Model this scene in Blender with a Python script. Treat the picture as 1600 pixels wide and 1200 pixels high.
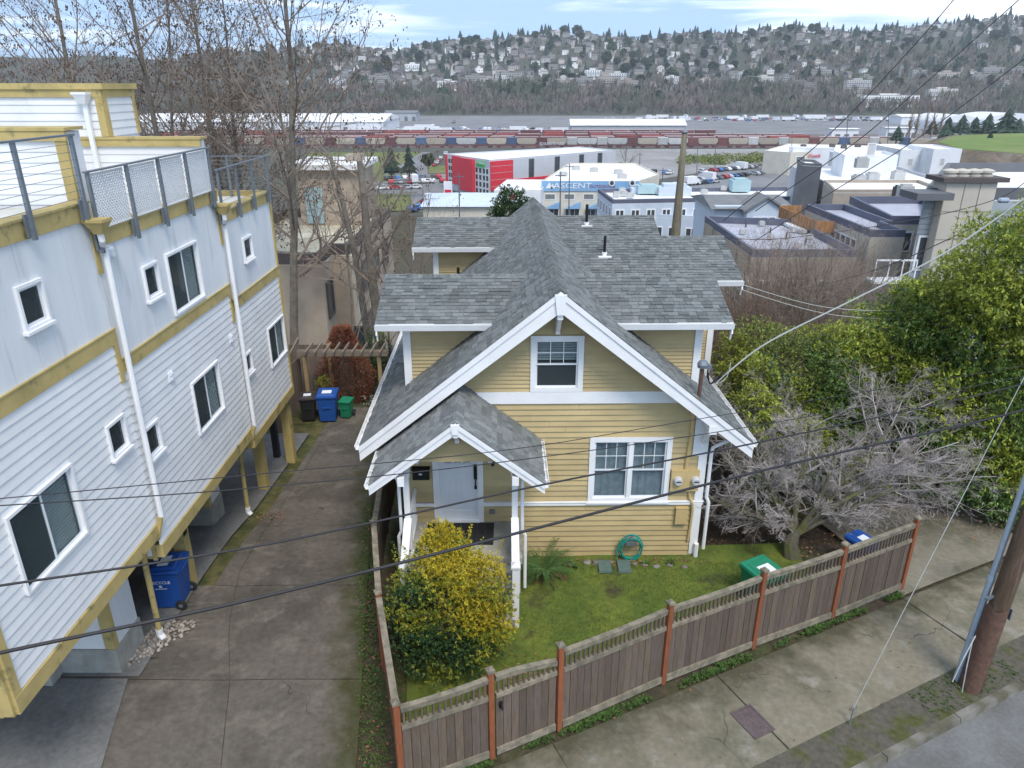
import bpy, math, random
from math import sin, cos, pi, radians, sqrt
from mathutils import Vector, Matrix
R = random.Random(7)
for o in list(bpy.data.objects): bpy.data.objects.remove(o, do_unlink=True)
SC = bpy.context.scene
COL = SC.collection
# ---------------------------------------------------------------- camera
CAMH = 11.1; PITCH = radians(22.2); FPX = 1141.0
cam = bpy.data.cameras.new('camera'); cam.sensor_fit = 'HORIZONTAL'; cam.sensor_width = 36.0
cam.lens = 36.0 * FPX / 1600.0; cam.clip_start = 0.1; cam.clip_end = 12000
camo = bpy.data.objects.new('camera', cam); COL.objects.link(camo)
camo.location = (0, 0, CAMH); camo.rotation_euler = (pi/2 - PITCH, 0, 0)
SC.camera = camo
# ---------------------------------------------------------------- sky, sun, exposure
SUN_EL, SUN_AZ = radians(56), radians(158)      # azimuth measured from +Y towards +X
world = bpy.data.worlds.new('World'); SC.world = world; world.use_nodes = True
nt = world.node_tree; nt.nodes.clear()
wo = nt.nodes.new('ShaderNodeOutputWorld'); bg = nt.nodes.new('ShaderNodeBackground')
sky = nt.nodes.new('ShaderNodeTexSky'); sky.sky_type = 'NISHITA'; sky.sun_disc = False
sky.sun_elevation = SUN_EL; sky.sun_rotation = SUN_AZ; sky.air_density = 1.0; sky.dust_density = 0.3; sky.ozone_density = 1.2
tc = nt.nodes.new('ShaderNodeTexCoord'); mp = nt.nodes.new('ShaderNodeMapping')
mp.inputs['Scale'].default_value = (1.1, 1.1, 15.0)
no = nt.nodes.new('ShaderNodeTexNoise'); no.inputs['Scale'].default_value = 2.6; no.inputs['Detail'].default_value = 7; no.inputs['Roughness'].default_value = .55
no.inputs['Distortion'].default_value = .3
rp = nt.nodes.new('ShaderNodeValToRGB')
rp.color_ramp.elements[0].position = .48; rp.color_ramp.elements[0].color = (.14, .14, .14, 1)
rp.color_ramp.elements[1].position = .76; rp.color_ramp.elements[1].color = (.97, .97, .97, 1)
mx = nt.nodes.new('ShaderNodeMix'); mx.data_type = 'RGBA'
mx.inputs['B'].default_value = (8.4, 8.6, 8.7, 1)          # thin cloud, about as bright as the sky round it
nt.links.new(tc.outputs['Generated'], mp.inputs['Vector']); nt.links.new(mp.outputs['Vector'], no.inputs['Vector'])
nt.links.new(no.outputs['Fac'], rp.inputs['Fac']); nt.links.new(rp.outputs['Color'], mx.inputs['Factor'])
lift = nt.nodes.new('ShaderNodeVectorMath'); lift.operation = 'ADD'; lift.inputs[1].default_value = (0,0,.30); nrm = nt.nodes.new('ShaderNodeVectorMath'); nrm.operation = 'NORMALIZE'
nt.links.new(tc.outputs['Generated'], lift.inputs[0]); nt.links.new(lift.outputs[0], nrm.inputs[0]); nt.links.new(nrm.outputs[0], sky.inputs['Vector'])
tint = nt.nodes.new('ShaderNodeVectorMath'); tint.operation = 'MULTIPLY'; tint.inputs[1].default_value = (.86, 1.04, 1.08)
nt.links.new(sky.outputs['Color'], tint.inputs[0]); nt.links.new(tint.outputs[0], mx.inputs['A']); nt.links.new(mx.outputs['Result'], bg.inputs['Color'])
bg.inputs['Strength'].default_value = 0.128
nt.links.new(bg.outputs['Background'], wo.inputs['Surface'])
sun = bpy.data.lights.new('sun', 'SUN'); sun.energy = 1.5; sun.angle = radians(20); sun.color = (1, .93, .83)
suno = bpy.data.objects.new('sun', sun); COL.objects.link(suno)
_sd = Vector((sin(SUN_AZ)*cos(SUN_EL), cos(SUN_AZ)*cos(SUN_EL), sin(SUN_EL)))
suno.rotation_euler = _sd.to_track_quat('Z', 'Y').to_euler(); suno.location = (-20, -20, 60)
SC.view_settings.view_transform = 'Standard'; SC.view_settings.look = 'None'
SC.view_settings.exposure = 0.92; SC.view_settings.gamma = 1.0; SC.view_settings.use_curve_mapping = False
SC.render.engine = 'CYCLES'
SC.cycles.max_bounces = 5; SC.cycles.transparent_max_bounces = 12; SC.cycles.volume_bounces = 0

# ---------------------------------------------------------------- measuring helpers
CP, SP = cos(PITCH), sin(PITCH)
def ray(x, y):
    u = (x-800)/FPX; v = (600-y)/FPX
    return Vector((u, CP+v*SP, -SP+v*CP))
def onY(x, y, Y):
    d = ray(x, y); t = Y/d.y; return Vector((t*d.x, Y, CAMH+t*d.z))
def onX(x, y, X):
    d = ray(x, y); t = X/d.x; return Vector((X, t*d.y, CAMH+t*d.z))
def onZ(x, y, Z):
    d = ray(x, y); t = (Z-CAMH)/d.z; return Vector((t*d.x, t*d.y, Z))
def interp(tab, v):
    if v <= tab[0][0]: return tab[0][1]
    for (a, b), (c, d) in zip(tab, tab[1:]):
        if v <= c: return b + (d-b)*(v-a)/(c-a)
    return tab[-1][1]
def smooth(a, b, v):
    t = max(0, min(1, (v-a)/(b-a))); return t*t*(3-2*t)

# ---------------------------------------------------------------- mesh building helpers
class MB:
    def __init__(s): s.v = []; s.f = []; s.m = []; s.mi = 0
    def mat(s, i): s.mi = i; return s
    def add(s, vs, fs):
        b = len(s.v); s.v += [tuple(p) for p in vs]
        for f in fs: s.f.append(tuple(b+i for i in f)); s.m.append(s.mi)
        return s
    def poly(s, *p): return s.add(p, [tuple(range(len(p)))])
    def box(s, x0, x1, y0, y1, z0, z1):
        if x0 > x1: x0, x1 = x1, x0
        if y0 > y1: y0, y1 = y1, y0
        if z0 > z1: z0, z1 = z1, z0
        return s.hexa([(x0,y0,z0),(x1,y0,z0),(x1,y1,z0),(x0,y1,z0),(x0,y0,z1),(x1,y0,z1),(x1,y1,z1),(x0,y1,z1)])
    def hexa(s, p):
        return s.add(p, [(3,2,1,0),(4,5,6,7),(0,1,5,4),(1,2,6,5),(2,3,7,6),(3,0,4,7)])
    def obox(s, c, a, b, d):          # centre and three half axes
        c, a, b, d = Vector(c), Vector(a), Vector(b), Vector(d)
        if a.cross(b).dot(d) < 0: a = -a
        return s.hexa([c-a-b-d, c+a-b-d, c+a+b-d, c-a+b-d, c-a-b+d, c+a-b+d, c+a+b+d, c-a+b+d])
    def beam(s, p, q, w, h, up=(0,0,1)):
        p, q = Vector(p), Vector(q); d = (q-p); L = d.length; d /= L
        u = Vector(up); sd = d.cross(u)
        if sd.length < 1e-4: sd = d.cross(Vector((1,0,0)))
        sd.normalize(); u = sd.cross(d)
        return s.obox((p+q)/2, d*L/2, sd*w/2, u*h/2)
    def tube(s, pts, rad, n=6, cap=True):
        pts = [Vector(p) for p in pts]; k = len(pts)
        if not hasattr(rad, '__len__'): rad = [rad]*k
        b = len(s.v); px = None
        for i, p in enumerate(pts):
            t = (pts[min(i+1,k-1)] - pts[max(i-1,0)])
            if t.length < 1e-6: t = Vector((0,0,1))
            t.normalize()
            if px is None: px = t.orthogonal().normalized()
            else:
                px = px - t*px.dot(t)
                px = px.normalized() if px.length > 1e-5 else t.orthogonal().normalized()
            py = t.cross(px)
            for j in range(n):
                a = 2*pi*j/n; s.v.append(tuple(p + (px*cos(a)+py*sin(a))*rad[i]))
        for i in range(k-1):
            for j in range(n):
                s.f.append((b+i*n+j, b+i*n+(j+1)%n, b+(i+1)*n+(j+1)%n, b+(i+1)*n+j)); s.m.append(s.mi)
        if cap and n > 2:
            s.f.append(tuple(b+j for j in range(n))[::-1]); s.m.append(s.mi)
            s.f.append(tuple(b+(k-1)*n+j for j in range(n))); s.m.append(s.mi)
        return s
    def prism(s, poly, d):            # planar polygon extruded along vector d
        poly = [Vector(p) for p in poly]; d = Vector(d); n = len(poly)
        nn = Vector((0,0,0))
        for i in range(n): nn += poly[i].cross(poly[(i+1)%n])
        if nn.dot(d) > 0: poly = poly[::-1]
        vs = poly + [p+d for p in poly]
        fs = [tuple(range(n)), tuple(range(2*n-1, n-1, -1))] + [(i, i+n, (i+1)%n+n, (i+1)%n)for i in range(n)]
        return s.add(vs, fs)
    def lathe(s, prof, n=16, c=(0,0,0), axis='z'):
        b = len(s.v)
        for r, h in prof:
            for j in range(n):
                a = 2*pi*j/n
                p = (r*cos(a), r*sin(a), h) if axis == 'z' else ((h, r*cos(a), r*sin(a)) if axis == 'x' else (r*sin(a), h, r*cos(a)))
                s.v.append((p[0]+c[0], p[1]+c[1], p[2]+c[2]))
        for i in range(len(prof)-1):
            for j in range(n):
                s.f.append((b+i*n+j, b+i*n+(j+1)%n, b+(i+1)*n+(j+1)%n, b+(i+1)*n+j)); s.m.append(s.mi)
        s.f.append(tuple(b+j for j in range(n))[::-1]); s.m.append(s.mi)
        s.f.append(tuple(b+(len(prof)-1)*n+j for j in range(n))); s.m.append(s.mi)
        return s
    def mesh(s, name, mats, org=(0,0,0), sm=False):
        me = bpy.data.meshes.new(name)
        ox, oy, oz = org
        vs = s.v if org == (0,0,0) else [(x-ox, y-oy, z-oz) for x, y, z in s.v]
        me.from_pydata(vs, [], s.f)
        if not isinstance(mats, (list, tuple)): mats = [mats]
        for m in mats: me.materials.append(m)
        if len(mats) > 1: me.polygons.foreach_set('material_index', s.m)
        if sm: me.polygons.foreach_set('use_smooth', [True]*len(me.polygons))
        me.update(); return me
    def build(s, name, mats, parent=None, sm=False, **kw):
        org = (0,0,0)
        if parent is not None: org = tuple(parent['_org']) if '_org' in parent else (0,0,0)
        o = bpy.data.objects.new(name, s.mesh(name, mats, org, sm)); COL.objects.link(o)
        if parent is not None:
            o.parent = parent
            if '_org' in parent: o['_org'] = parent['_org']
        return tag(o, **kw)
def tag(o, label=None, cat=None, group=None, kind=None):
    if label: o['label'] = label
    if cat: o['category'] = cat
    if group: o['group'] = group
    if kind: o['kind'] = kind
    return o
def thing(name, label, cat, loc=(0,0,0), group=None, rotz=0):
    o = bpy.data.objects.new(name, None); COL.objects.link(o); o.empty_display_size = .2
    o.location = loc; o['_org'] = tuple(float(v) for v in loc); o.rotation_euler = (0,0,rotz)
    return tag(o, label, cat, group)
def solo(mb, name, mats, loc, label, cat, group=None, kind=None, sm=False):   # a one-mesh thing, origin at its base
    me = mb.mesh(name, mats, tuple(loc), sm); o = bpy.data.objects.new(name, me); COL.objects.link(o); o.location = loc
    return tag(o, label, cat, group, kind)
def inst(me, name, loc, rotz=0, scale=1, parent=None, **kw):
    o = bpy.data.objects.new(name, me); COL.objects.link(o)
    if parent is not None:
        o.parent = parent; g = parent.get('_org', (0,0,0)); loc = (loc[0]-g[0], loc[1]-g[1], loc[2]-g[2])
    o.location = loc; o.rotation_euler = (0,0,rotz)
    o.scale = (scale,)*3 if not hasattr(scale, '__len__') else scale
    return tag(o, **kw)
def copy_tree(o, parent=None):
    c = o.copy(); COL.objects.link(c)
    if parent is not None: c.parent = parent
    for ch in o.children: copy_tree(ch, c)
    return c
def text_part(txt, size, mat, parent, loc, rot, depth=.004, name='lettering', xs=1.0, shear=0, sp=1.0):
    cu = bpy.data.curves.new(name, 'FONT'); cu.body = txt; cu.size = size; cu.extrude = depth
    cu.align_x = 'CENTER'; cu.align_y = 'CENTER'; cu.shear = shear; cu.space_character = sp; cu.resolution_u = 2
    t = bpy.data.objects.new('tmp', cu); COL.objects.link(t)
    bpy.context.view_layer.update()
    me = bpy.data.meshes.new_from_object(t); bpy.data.objects.remove(t); me.materials.clear(); me.materials.append(mat)
    o = bpy.data.objects.new(name, me); COL.objects.link(o)
    g = parent.get('_org', (0,0,0)) if parent else (0,0,0)
    o.parent = parent; o.location = (loc[0]-g[0], loc[1]-g[1], loc[2]-g[2]); o.rotation_euler = rot; o.scale = (xs,1,1)
    return o

# ---------------------------------------------------------------- materials
MATS = {}
def mat(name, col, rough=.75, namt=.12, nscale=4., bump=0., bscale=60., rnd=0., island=0., col2=None, c2lo=.45, c2hi=.6, c2scale=1.2,
        spec=.35, metal=0., stretch=(1,1,1), col3=None, c3lo=.5, c3hi=.62, c3scale=6., speck=None, trans=0., stains=(), crack=None):
    """procedural surface: base colour, second and third colour in patches, noise in value, tint per object or per piece, fine relief"""
    if name in MATS: return MATS[name]
    m = bpy.data.materials.new(name); m.use_nodes = True; t = m.node_tree; N = t.nodes; L = t.links
    bs = N['Principled BSDF']; bs.inputs['Roughness'].default_value = rough; bs.inputs['Metallic'].default_value = metal
    bs.inputs['Specular IOR Level'].default_value = spec
    geo = N.new('ShaderNodeNewGeometry'); mp = N.new('ShaderNodeMapping'); mp.inputs['Scale'].default_value = stretch
    L.new(geo.outputs['Position'], mp.inputs['Vector'])
    def noise(sc, det=4, ro=.55):
        n = N.new('ShaderNodeTexNoise'); n.inputs['Scale'].default_value = sc; n.inputs['Detail'].default_value = det; n.inputs['Roughness'].default_value = ro
        L.new(mp.outputs['Vector'], n.inputs['Vector']); return n.outputs['Fac']
    def mapr(v, a, b, c, d):
        n = N.new('ShaderNodeMapRange'); n.inputs[1].default_value = a; n.inputs[2].default_value = b; n.inputs[3].default_value = c; n.inputs[4].default_value = d
        L.new(v, n.inputs[0]); return n.outputs[0]
    def mixc(f, A, B, mode='MIX'):
        n = N.new('ShaderNodeMix'); n.data_type = 'RGBA'; n.blend_type = mode
        if hasattr(f, 'is_linked'): L.new(f, n.inputs['Factor'])
        else: n.inputs['Factor'].default_value = f
        for k, v in (('A', A), ('B', B)):
            if hasattr(v, 'is_linked'): L.new(v, n.inputs[k])
            else: n.inputs[k].default_value = (*v, 1)
        return n.outputs['Result']
    c = N.new('ShaderNodeRGB'); c.outputs[0].default_value = (*col, 1); c = c.outputs[0]
    if col2: c = mixc(mapr(noise(c2scale, 6), c2lo, c2hi, 0, 1), c, col2)
    if col3: c = mixc(mapr(noise(c3scale, 5, .6), c3lo, c3hi, 0, 1), c, col3)
    for (dv, k0, lo, hi, sc_, amp, scl) in stains:     # dirt or moss that follows a line on the ground
        dt = N.new('ShaderNodeVectorMath'); dt.operation = 'DOT_PRODUCT'; L.new(geo.outputs['Position'], dt.inputs[0]); dt.inputs[1].default_value = dv
        nz = mapr(noise(scl, 5, .6), .3, .7, k0-amp, k0+amp); ad = N.new('ShaderNodeMath'); ad.operation = 'ADD'; L.new(dt.outputs['Value'], ad.inputs[0]); L.new(nz, ad.inputs[1])
        c = mixc(mapr(ad.outputs[0], lo, hi, 1, 0), c, sc_)
    if crack:                                    # (scale, width) hairline cracks here and there
        wp = N.new('ShaderNodeTexNoise'); wp.inputs['Scale'].default_value = 1.7; L.new(mp.outputs['Vector'], wp.inputs['Vector'])
        ws_ = N.new('ShaderNodeVectorMath'); ws_.operation = 'MULTIPLY_ADD'; ws_.inputs[1].default_value = (.9,.9,0); L.new(wp.outputs['Color'], ws_.inputs[0]); L.new(mp.outputs['Vector'], ws_.inputs[2])
        vo = N.new('ShaderNodeTexVoronoi'); vo.feature = 'DISTANCE_TO_EDGE'; vo.inputs['Scale'].default_value = crack[0]; L.new(ws_.outputs[0], vo.inputs['Vector'])
        cm = N.new('ShaderNodeMath'); cm.operation = 'MULTIPLY'; L.new(mapr(vo.outputs['Distance'], 0, crack[1], 1, 0), cm.inputs[0]); L.new(mapr(noise(.35, 2), .56, .62, 0, .8), cm.inputs[1])
        c = mixc(cm.outputs[0], c, (.03,.027,.02))
    if speck:                                    # (colour, scale, amount) small flecks
        c = mixc(mapr(noise(speck[1], 2), speck[2], speck[2]+.04, 0, .8), c, speck[0])
    val = None
    if namt: val = mapr(noise(nscale, 6, .6), .3, .7, 1-namt, 1+namt)
    if rnd or island:
        srcs = []
        if rnd:
            oi = N.new('ShaderNodeObjectInfo'); srcs.append((oi.outputs['Random'], rnd))
        if island: srcs.append((geo.outputs['Random Per Island'], island))
        for sv, amt in srcs:
            r2 = mapr(sv, 0, 1, 1-amt, 1+amt)
            if val is None: val = r2
            else:
                mu = N.new('ShaderNodeMath'); mu.operation = 'MULTIPLY'; L.new(val, mu.inputs[0]); L.new(r2, mu.inputs[1]); val = mu.outputs[0]
    if val is not None:
        vm = N.new('ShaderNodeVectorMath'); vm.operation = 'SCALE'; L.new(c, vm.inputs[0]); L.new(val, vm.inputs['Scale']); c = vm.outputs[0]
    L.new(c, bs.inputs['Base Color'])
    if bump:
        b = N.new('ShaderNodeBump'); b.inputs['Strength'].default_value = bump; b.inputs['Distance'].default_value = .02
        L.new(noise(bscale, 4, .65), b.inputs['Height']); L.new(b.outputs['Normal'], bs.inputs['Normal'])
    if trans:
        tr = N.new('ShaderNodeBsdfTranslucent'); L.new(c, tr.inputs['Color']); ms = N.new('ShaderNodeMixShader'); ms.inputs[0].default_value = trans
        L.new(bs.outputs[0], ms.inputs[1]); L.new(tr.outputs[0], ms.inputs[2]); L.new(ms.outputs[0], N['Material Output'].inputs['Surface'])
    MATS[name] = m; return m
def pane_mat(name, tint=(.5,.56,.56), tr=.6, rough=.03, base=(.05,.06,.06)):
    m = bpy.data.materials.new(name); m.use_nodes = True; t = m.node_tree; N = t.nodes; L = t.links
    bs = N['Principled BSDF']; bs.inputs['Base Color'].default_value = (*base,1); bs.inputs['Roughness'].default_value = rough; bs.inputs['Specular IOR Level'].default_value = .6
    tp = N.new('ShaderNodeBsdfTransparent'); tp.inputs[0].default_value = (*tint,1)
    ms = N.new('ShaderNodeMixShader'); ms.inputs[0].default_value = tr
    L.new(bs.outputs[0], ms.inputs[1]); L.new(tp.outputs[0], ms.inputs[2]); L.new(ms.outputs[0], N['Material Output'].inputs['Surface'])
    MATS[name] = m; return m
mat('yellow', (.465,.36,.182), .6, .10, 3, .08, 90, rnd=.05, stretch=(.5,1,1), col2=(.42,.32,.155), c2lo=.5, c2hi=.75, c2scale=.9)
mat('trim', (.78,.775,.77), .55, .05, 2, .03, 80, speck=((.45,.45,.42), 35, .70))
mat('shingle', (.18,.19,.188), .9, .16, 18, .5, 160, rnd=.27, island=.27, spec=.2, col2=(.145,.16,.158), c2lo=.45, c2hi=.7, c2scale=.6, speck=((.26,.275,.275), 45, .60))
mat('ridgecap', (.16,.168,.165), .9, .2, 12, .5, 150, rnd=.12, island=.12, spec=.2)
mat('panel', (.70,.71,.715), .6, .05, 1.2, .02, 60, col2=(.60,.61,.62), c2lo=.5, c2hi=.75, c2scale=.5, stretch=(2.2,2.2,.28), col3=(.40,.41,.40), c3lo=.60, c3hi=.82, c3scale=1.5)
mat('whiteboard', (.74,.735,.72), .6, .05, 1.5, .05, 70, rnd=.04)
mat('mustard', (.465,.355,.14), .65, .12, 2, .05, 60, col2=(.38,.295,.12), c2lo=.5, c2hi=.7, c2scale=1.5, col3=(.14,.13,.06), c3lo=.57, c3hi=.72, c3scale=2.6)
mat('galv', (.20,.225,.25), .5, .12, 6, 0, rnd=.05, metal=.5)
mat('asphaltroof', (.5,.5,.46), .9, .15, 2)
mat('black', (.012,.012,.013), .5, .1, 5)
mat('dark', (.03,.032,.035), .6, .15, 5)
mat('blind', (.62,.66,.64), .7, .05, 5)
mat('curtain', (.47,.52,.56), .9, .2, 6)
mat('room', (.05,.06,.06), .9, .2, 2)
mat('vinyl', (.72,.74,.76), .45, .04, 4)
pane_mat('glass', (.86,.90,.91), .82); pane_mat('glass_dark', (.55,.60,.61), .6, base=(.08,.10,.105))
mat('fencewood', (.125,.092,.066), .85, .2, 7, .35, 50, rnd=.20, stretch=(4,4,.5), col2=(.13,.10,.085), c2lo=.45, c2hi=.7, c2scale=2, speck=((.34,.30,.26), 22, .71))
mat('fencerail', (.255,.215,.155), .85, .22, 9, .4, 60, rnd=.12, col2=(.155,.14,.10), c2lo=.42, c2hi=.62, c2scale=5)
mat('redwood', (.25,.08,.034), .8, .18, 8, .3, 50, rnd=.1, stretch=(3,3,.5))
mat('oldwood', (.16,.12,.09), .9, .25, 5, .4, 40, rnd=.15, stretch=(3,3,.4))
mat('pergola', (.22,.18,.14), .85, .2, 5, .3, 40, rnd=.1)
mat('postwood', (.33,.24,.13), .8, .15, 6, .2, 40)
mat('concrete', (.36,.35,.31), .9, .15, 4, .3, 90, col2=(.27,.26,.22), c2lo=.45, c2hi=.65, c2scale=1.3)
mat('polewood', (.09,.058,.036), .85, .3, 6, .5, 30, stretch=(4,4,.3), col2=(.13,.09,.065), c2lo=.5, c2hi=.65, c2scale=4)
mat('greypole', (.16,.14,.10), .9, .3, 4, .4, 25, stretch=(3,3,.3), col2=(.17,.15,.05), c2lo=.5, c2hi=.65, c2scale=2)
mat('rust', (.12,.066,.046), .8, .3, 10, .3, 50)
mat('conduit', (.33,.39,.45), .45, .1, 6, metal=.2)
mat('wire', (.022,.021,.024), .6, .1, 5)
mat('wirepale', (.42,.43,.40), .6, .1, 5)
mat('binblue', (.014,.075,.30), .45, .08, 4, 0, spec=.4)
mat('bingreen', (.012,.20,.10), .45, .1, 4, 0, spec=.4)
mat('binblack', (.022,.022,.024), .5, .1, 4)
mat('binbrown', (.05,.036,.034), .5, .1, 4)
mat('sticker', (.75,.77,.78), .5, .05, 9)
mat('hosegreen', (.01,.27,.21), .4, .1, 9)
mat('rubber', (.02,.02,.021), .85, .2, 9)
mat('slate', (.10,.15,.13), .85, .15, 8, .2, 60)
mat('rock', (.20,.19,.165), .9, .25, 6, .5, 30, rnd=.25)
mat('meterpaint', (.52,.385,.18), .5, .05, 4)
mat('ironlid', (.115,.085,.085), .7, .25, 14, .6, 70)
mat('stem', (.12,.09,.06), .9, .3, 6)
# ================================================================ ground and terrain
ZV = CAMH - 42.0                                   # valley floor
PROF = [(-80,0),(14.5,0),(16.5,-.12),(18.5,-.45),(22,-.75),(27.5,-1.1),(36,-3.2),(50,-7),(70,-12),(100,-19),(140,-25),(190,-30),(215,ZV),
        (1190,ZV),(1230,ZV+6),(1290,-9),(1340,4),(1420,20),(1560,48),(1700,76),(1820,96),(1960,106),(2300,108),(4300,70)]
HX = [(-1500,.72),(-700,.80),(-350,.92),(-100,1.0),(150,1.12),(450,1.10),(800,1.18),(1100,1.32),(1800,1.36)]
def gz(x, y):
    z = interp(PROF, y)
    if y > 1190:
        k = interp(HX, x); z = ZV + (z-ZV)*k
        z += 6*sin(x*.011+1.3)*smooth(1400,1700,y) + 5*sin(x*.023+y*.006)*smooth(1300,1600,y)
    return z
def grid_sheet(name, xs, ys, zf, m, kind='structure', **kw):
    mb = MB(); nx, ny = len(xs), len(ys)
    vs = [(x, y, zf(x, y)) for y in ys for x in xs]
    fs = [(j*nx+i, j*nx+i+1, (j+1)*nx+i+1, (j+1)*nx+i) for j in range(ny-1) for i in range(nx-1)]
    mb.add(vs, fs); return mb.build(name, m, kind=kind, sm=kw.pop('sm', False), **kw)
def lin(a, b, n): return [a+(b-a)*i/n for i in range(n+1)]
def quad_sheet(mb, c, n, m, zf):                   # bilinear sheet over four corners (x, y)
    a, b, cc, d = [Vector((*p, 0)) for p in c]; base = len(mb.v)
    for j in range(m+1):
        for i in range(n+1):
            u, v = i/n, j/m
            p = (a*(1-u)+b*u)*(1-v) + (d*(1-u)+cc*u)*v
            mb.v.append((p.x, p.y, zf(p.x, p.y)))
    for j in range(m):
        for i in range(n):
            k = base+j*(n+1)+i; mb.f.append((k, k+1, k+n+2, k+n+1)); mb.m.append(mb.mi)
    return mb
mat('soil', (.060,.045,.030), .95, .3, 5, .6, 30, col2=(.050,.060,.022), c2lo=.45, c2hi=.6, c2scale=.5, col3=(.10,.07,.045), c3lo=.5, c3hi=.7, c3scale=9)
mat('hillground', (.085,.085,.07), .95, .25, .02, 0, col2=(.06,.068,.045), c2lo=.4, c2hi=.6, c2scale=.01)
mat('moss', (.090,.130,.022), .95, .25, 6, .7, 45, col2=(.135,.165,.026), c2lo=.42, c2hi=.62, c2scale=1.1, col3=(.060,.052,.026), c3lo=.56, c3hi=.68, c3scale=1.0)
mat('drive', (.122,.105,.084), .9, .2, 7, .35, 70, col2=(.062,.053,.042), c2lo=.45, c2hi=.68, c2scale=.45, col3=(.15,.131,.104), c3lo=.52, c3hi=.66, c3scale=1.4, speck=((.30,.28,.24), 55, .70), rnd=.05, stains=[((-.988,-.152,0), -2.73*.988+9.5*.152, .05, .75, (.055,.056,.020), .35, 2.2)], crack=(.42,.006))
mat('drivemoss', (.105,.095,.035), .95, .3, 5, .4, 40, col2=(.055,.060,.018), c2lo=.42, c2hi=.58, c2scale=1.6)
mat('carportslab', (.175,.172,.165), .9, .18, 10, .3, 90, col2=(.13,.127,.12), c2lo=.45, c2hi=.65, c2scale=1)
mat('walk', (.205,.180,.128), .9, .16, 9, .35, 80, col2=(.115,.110,.072), c2lo=.46, c2hi=.66, c2scale=.55, col3=(.245,.225,.18), c3lo=.52, c3hi=.68, c3scale=1.7, speck=((.38,.36,.31), 60, .70), rnd=.06, stains=[((.4345,-.9007,0), 1.86*.4345+8.89*.9007, .25, 1.0, (.075,.07,.040), .45, 1.6)], crack=(.45,.006))
mat('padconcrete', (.225,.20,.15), .9, .16, 9, .35, 80, col2=(.115,.110,.072), c2lo=.46, c2hi=.66, c2scale=.55, col3=(.245,.225,.18), c3lo=.52, c3hi=.68, c3scale=1.7, speck=((.38,.36,.31), 60, .70), rnd=.06)
mat('strip', (.095,.085,.065), .95, .3, 8, .6, 35, col2=(.07,.075,.022), c2lo=.5, c2hi=.62, c2scale=1.6)
mat('road', (.165,.165,.16), .85, .15, 12, .3, 90, col2=(.125,.12,.11), c2lo=.45, c2hi=.65, c2scale=.6, speck=((.30,.30,.29), 70, .70))
mat('gravel', (.30,.295,.29), .95, .15, .3, 0, col2=(.235,.225,.215), c2lo=.42, c2hi=.62, c2scale=.03)
mat('lotasphalt', (.215,.215,.22), .9, .12, .3, 0, col2=(.17,.17,.175), c2lo=.42, c2hi=.62, c2scale=.04)
mat('fargrass', (.12,.15,.035), .95, .2, .2, 0, col2=(.165,.15,.06), c2lo=.45, c2hi=.65, c2scale=.05)
mat('golf', (.13,.195,.04), .95, .2, .08, 0, col2=(.17,.205,.055), c2lo=.45, c2hi=.6, c2scale=.03)
mat('bank', (.13,.10,.07), .95, .3, .3, 0, col2=(.17,.14,.105), c2lo=.45, c2hi=.6, c2scale=.12, stretch=(1,1,.3))
mat('ballast', (.155,.13,.12), .95, .2, .4, 0)
# street frame: s along the fence, n towards the road
SO = Vector((-1.86, 8.89, 0)); SD = Vector((.9007, .4345, 0)); SN = Vector((.4345, -.9007, 0))
xs = [-2600,-1900,-1400,-1000,-750,-550,-400,-300,-200,-140,-90,-60,-40,-25] + lin(-16,26,21) + [34,45,60,90,140,200,300,400,550,750,1000,1300,1700,2200,2700]
ys = [-60,-20,-5] + lin(2,30,28) + [33,36,40,45,50,60,70,85,100,120,140,165,190,215,260,400,600,900,1190,1210,1230,1260,1290,1315,1340,1380,1420,1490,1560,1630,1700,1760,1820,1890,1960,2100,2300,2900,4300]
nearys = [y for y in ys if y <= 300]; farys = [y for y in ys if y >= 260]
farxs = lin(-2600,2600,80)
grid_sheet('ground', xs, [y for y in ys if y <= 260], lambda x,y: gz(x,y)-.05-(.45 if (Vector((x,y,0))-SO).dot(SN) > 1.7 else 0), MATS['soil'])
grid_sheet('hillside', farxs, farys, lambda x,y: gz(x,y)-.05, MATS['hillground'], sm=True)
def ST(s, n, z=0): p = SO+SD*s+SN*n; return Vector((p.x, p.y, z))
def st_xy(s, n): p = SO+SD*s+SN*n; return (p.x, p.y)
def slab(mb, c, zt, th, bev=.012):                  # one paving slab with a worn rounded rim; c anticlockwise corners
    c = [Vector((*p[:2], 0)) for p in c]; ctr = sum(c, Vector())/4
    rings = []
    for k, z in ((0, zt-th), (0, zt-bev), (bev, zt)):
        rings.append([(lambda q: (q.x, q.y, z+ (gz(q.x,q.y))))(p+(ctr-p).normalized()*k) for p in c])
    vs = [v for r in rings for v in r]
    mb.add(vs, [(8,9,10,11)] + [(i, (i+1)%4, (i+1)%4+4, i+4) for i in range(4)] + [(i+4, (i+1)%4+4, (i+1)%4+8, i+8) for i in range(4)])
walk = MB(); quad_sheet(walk, [st_xy(-16,2.24), st_xy(34,2.24), st_xy(34,.28), st_xy(-16,.28)], 20, 1, lambda x,y: -.012).build('sidewalk', MATS['soil'], kind='structure')
walk = [o for o in COL.objects if o.name == 'sidewalk'][0]
ed = [-16,-12,-8.3,-4.6,-.9,2.75,6.55,10.2,12.05,15.7,19.4,23.1,26.8,30.5,34]
for a, b in zip(ed, ed[1:]):
    m = MB(); j = .006
    tw = R.uniform(-.08,.08)
    slab(m, [st_xy(a+j+tw,2.24), st_xy(b-j+tw*.4,2.24), st_xy(b-j,.28), st_xy(a+j,.28)], .03+R.uniform(-.006,.006), .06)
    m.build('sidewalk_slab', MATS['walk'], walk)
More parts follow.
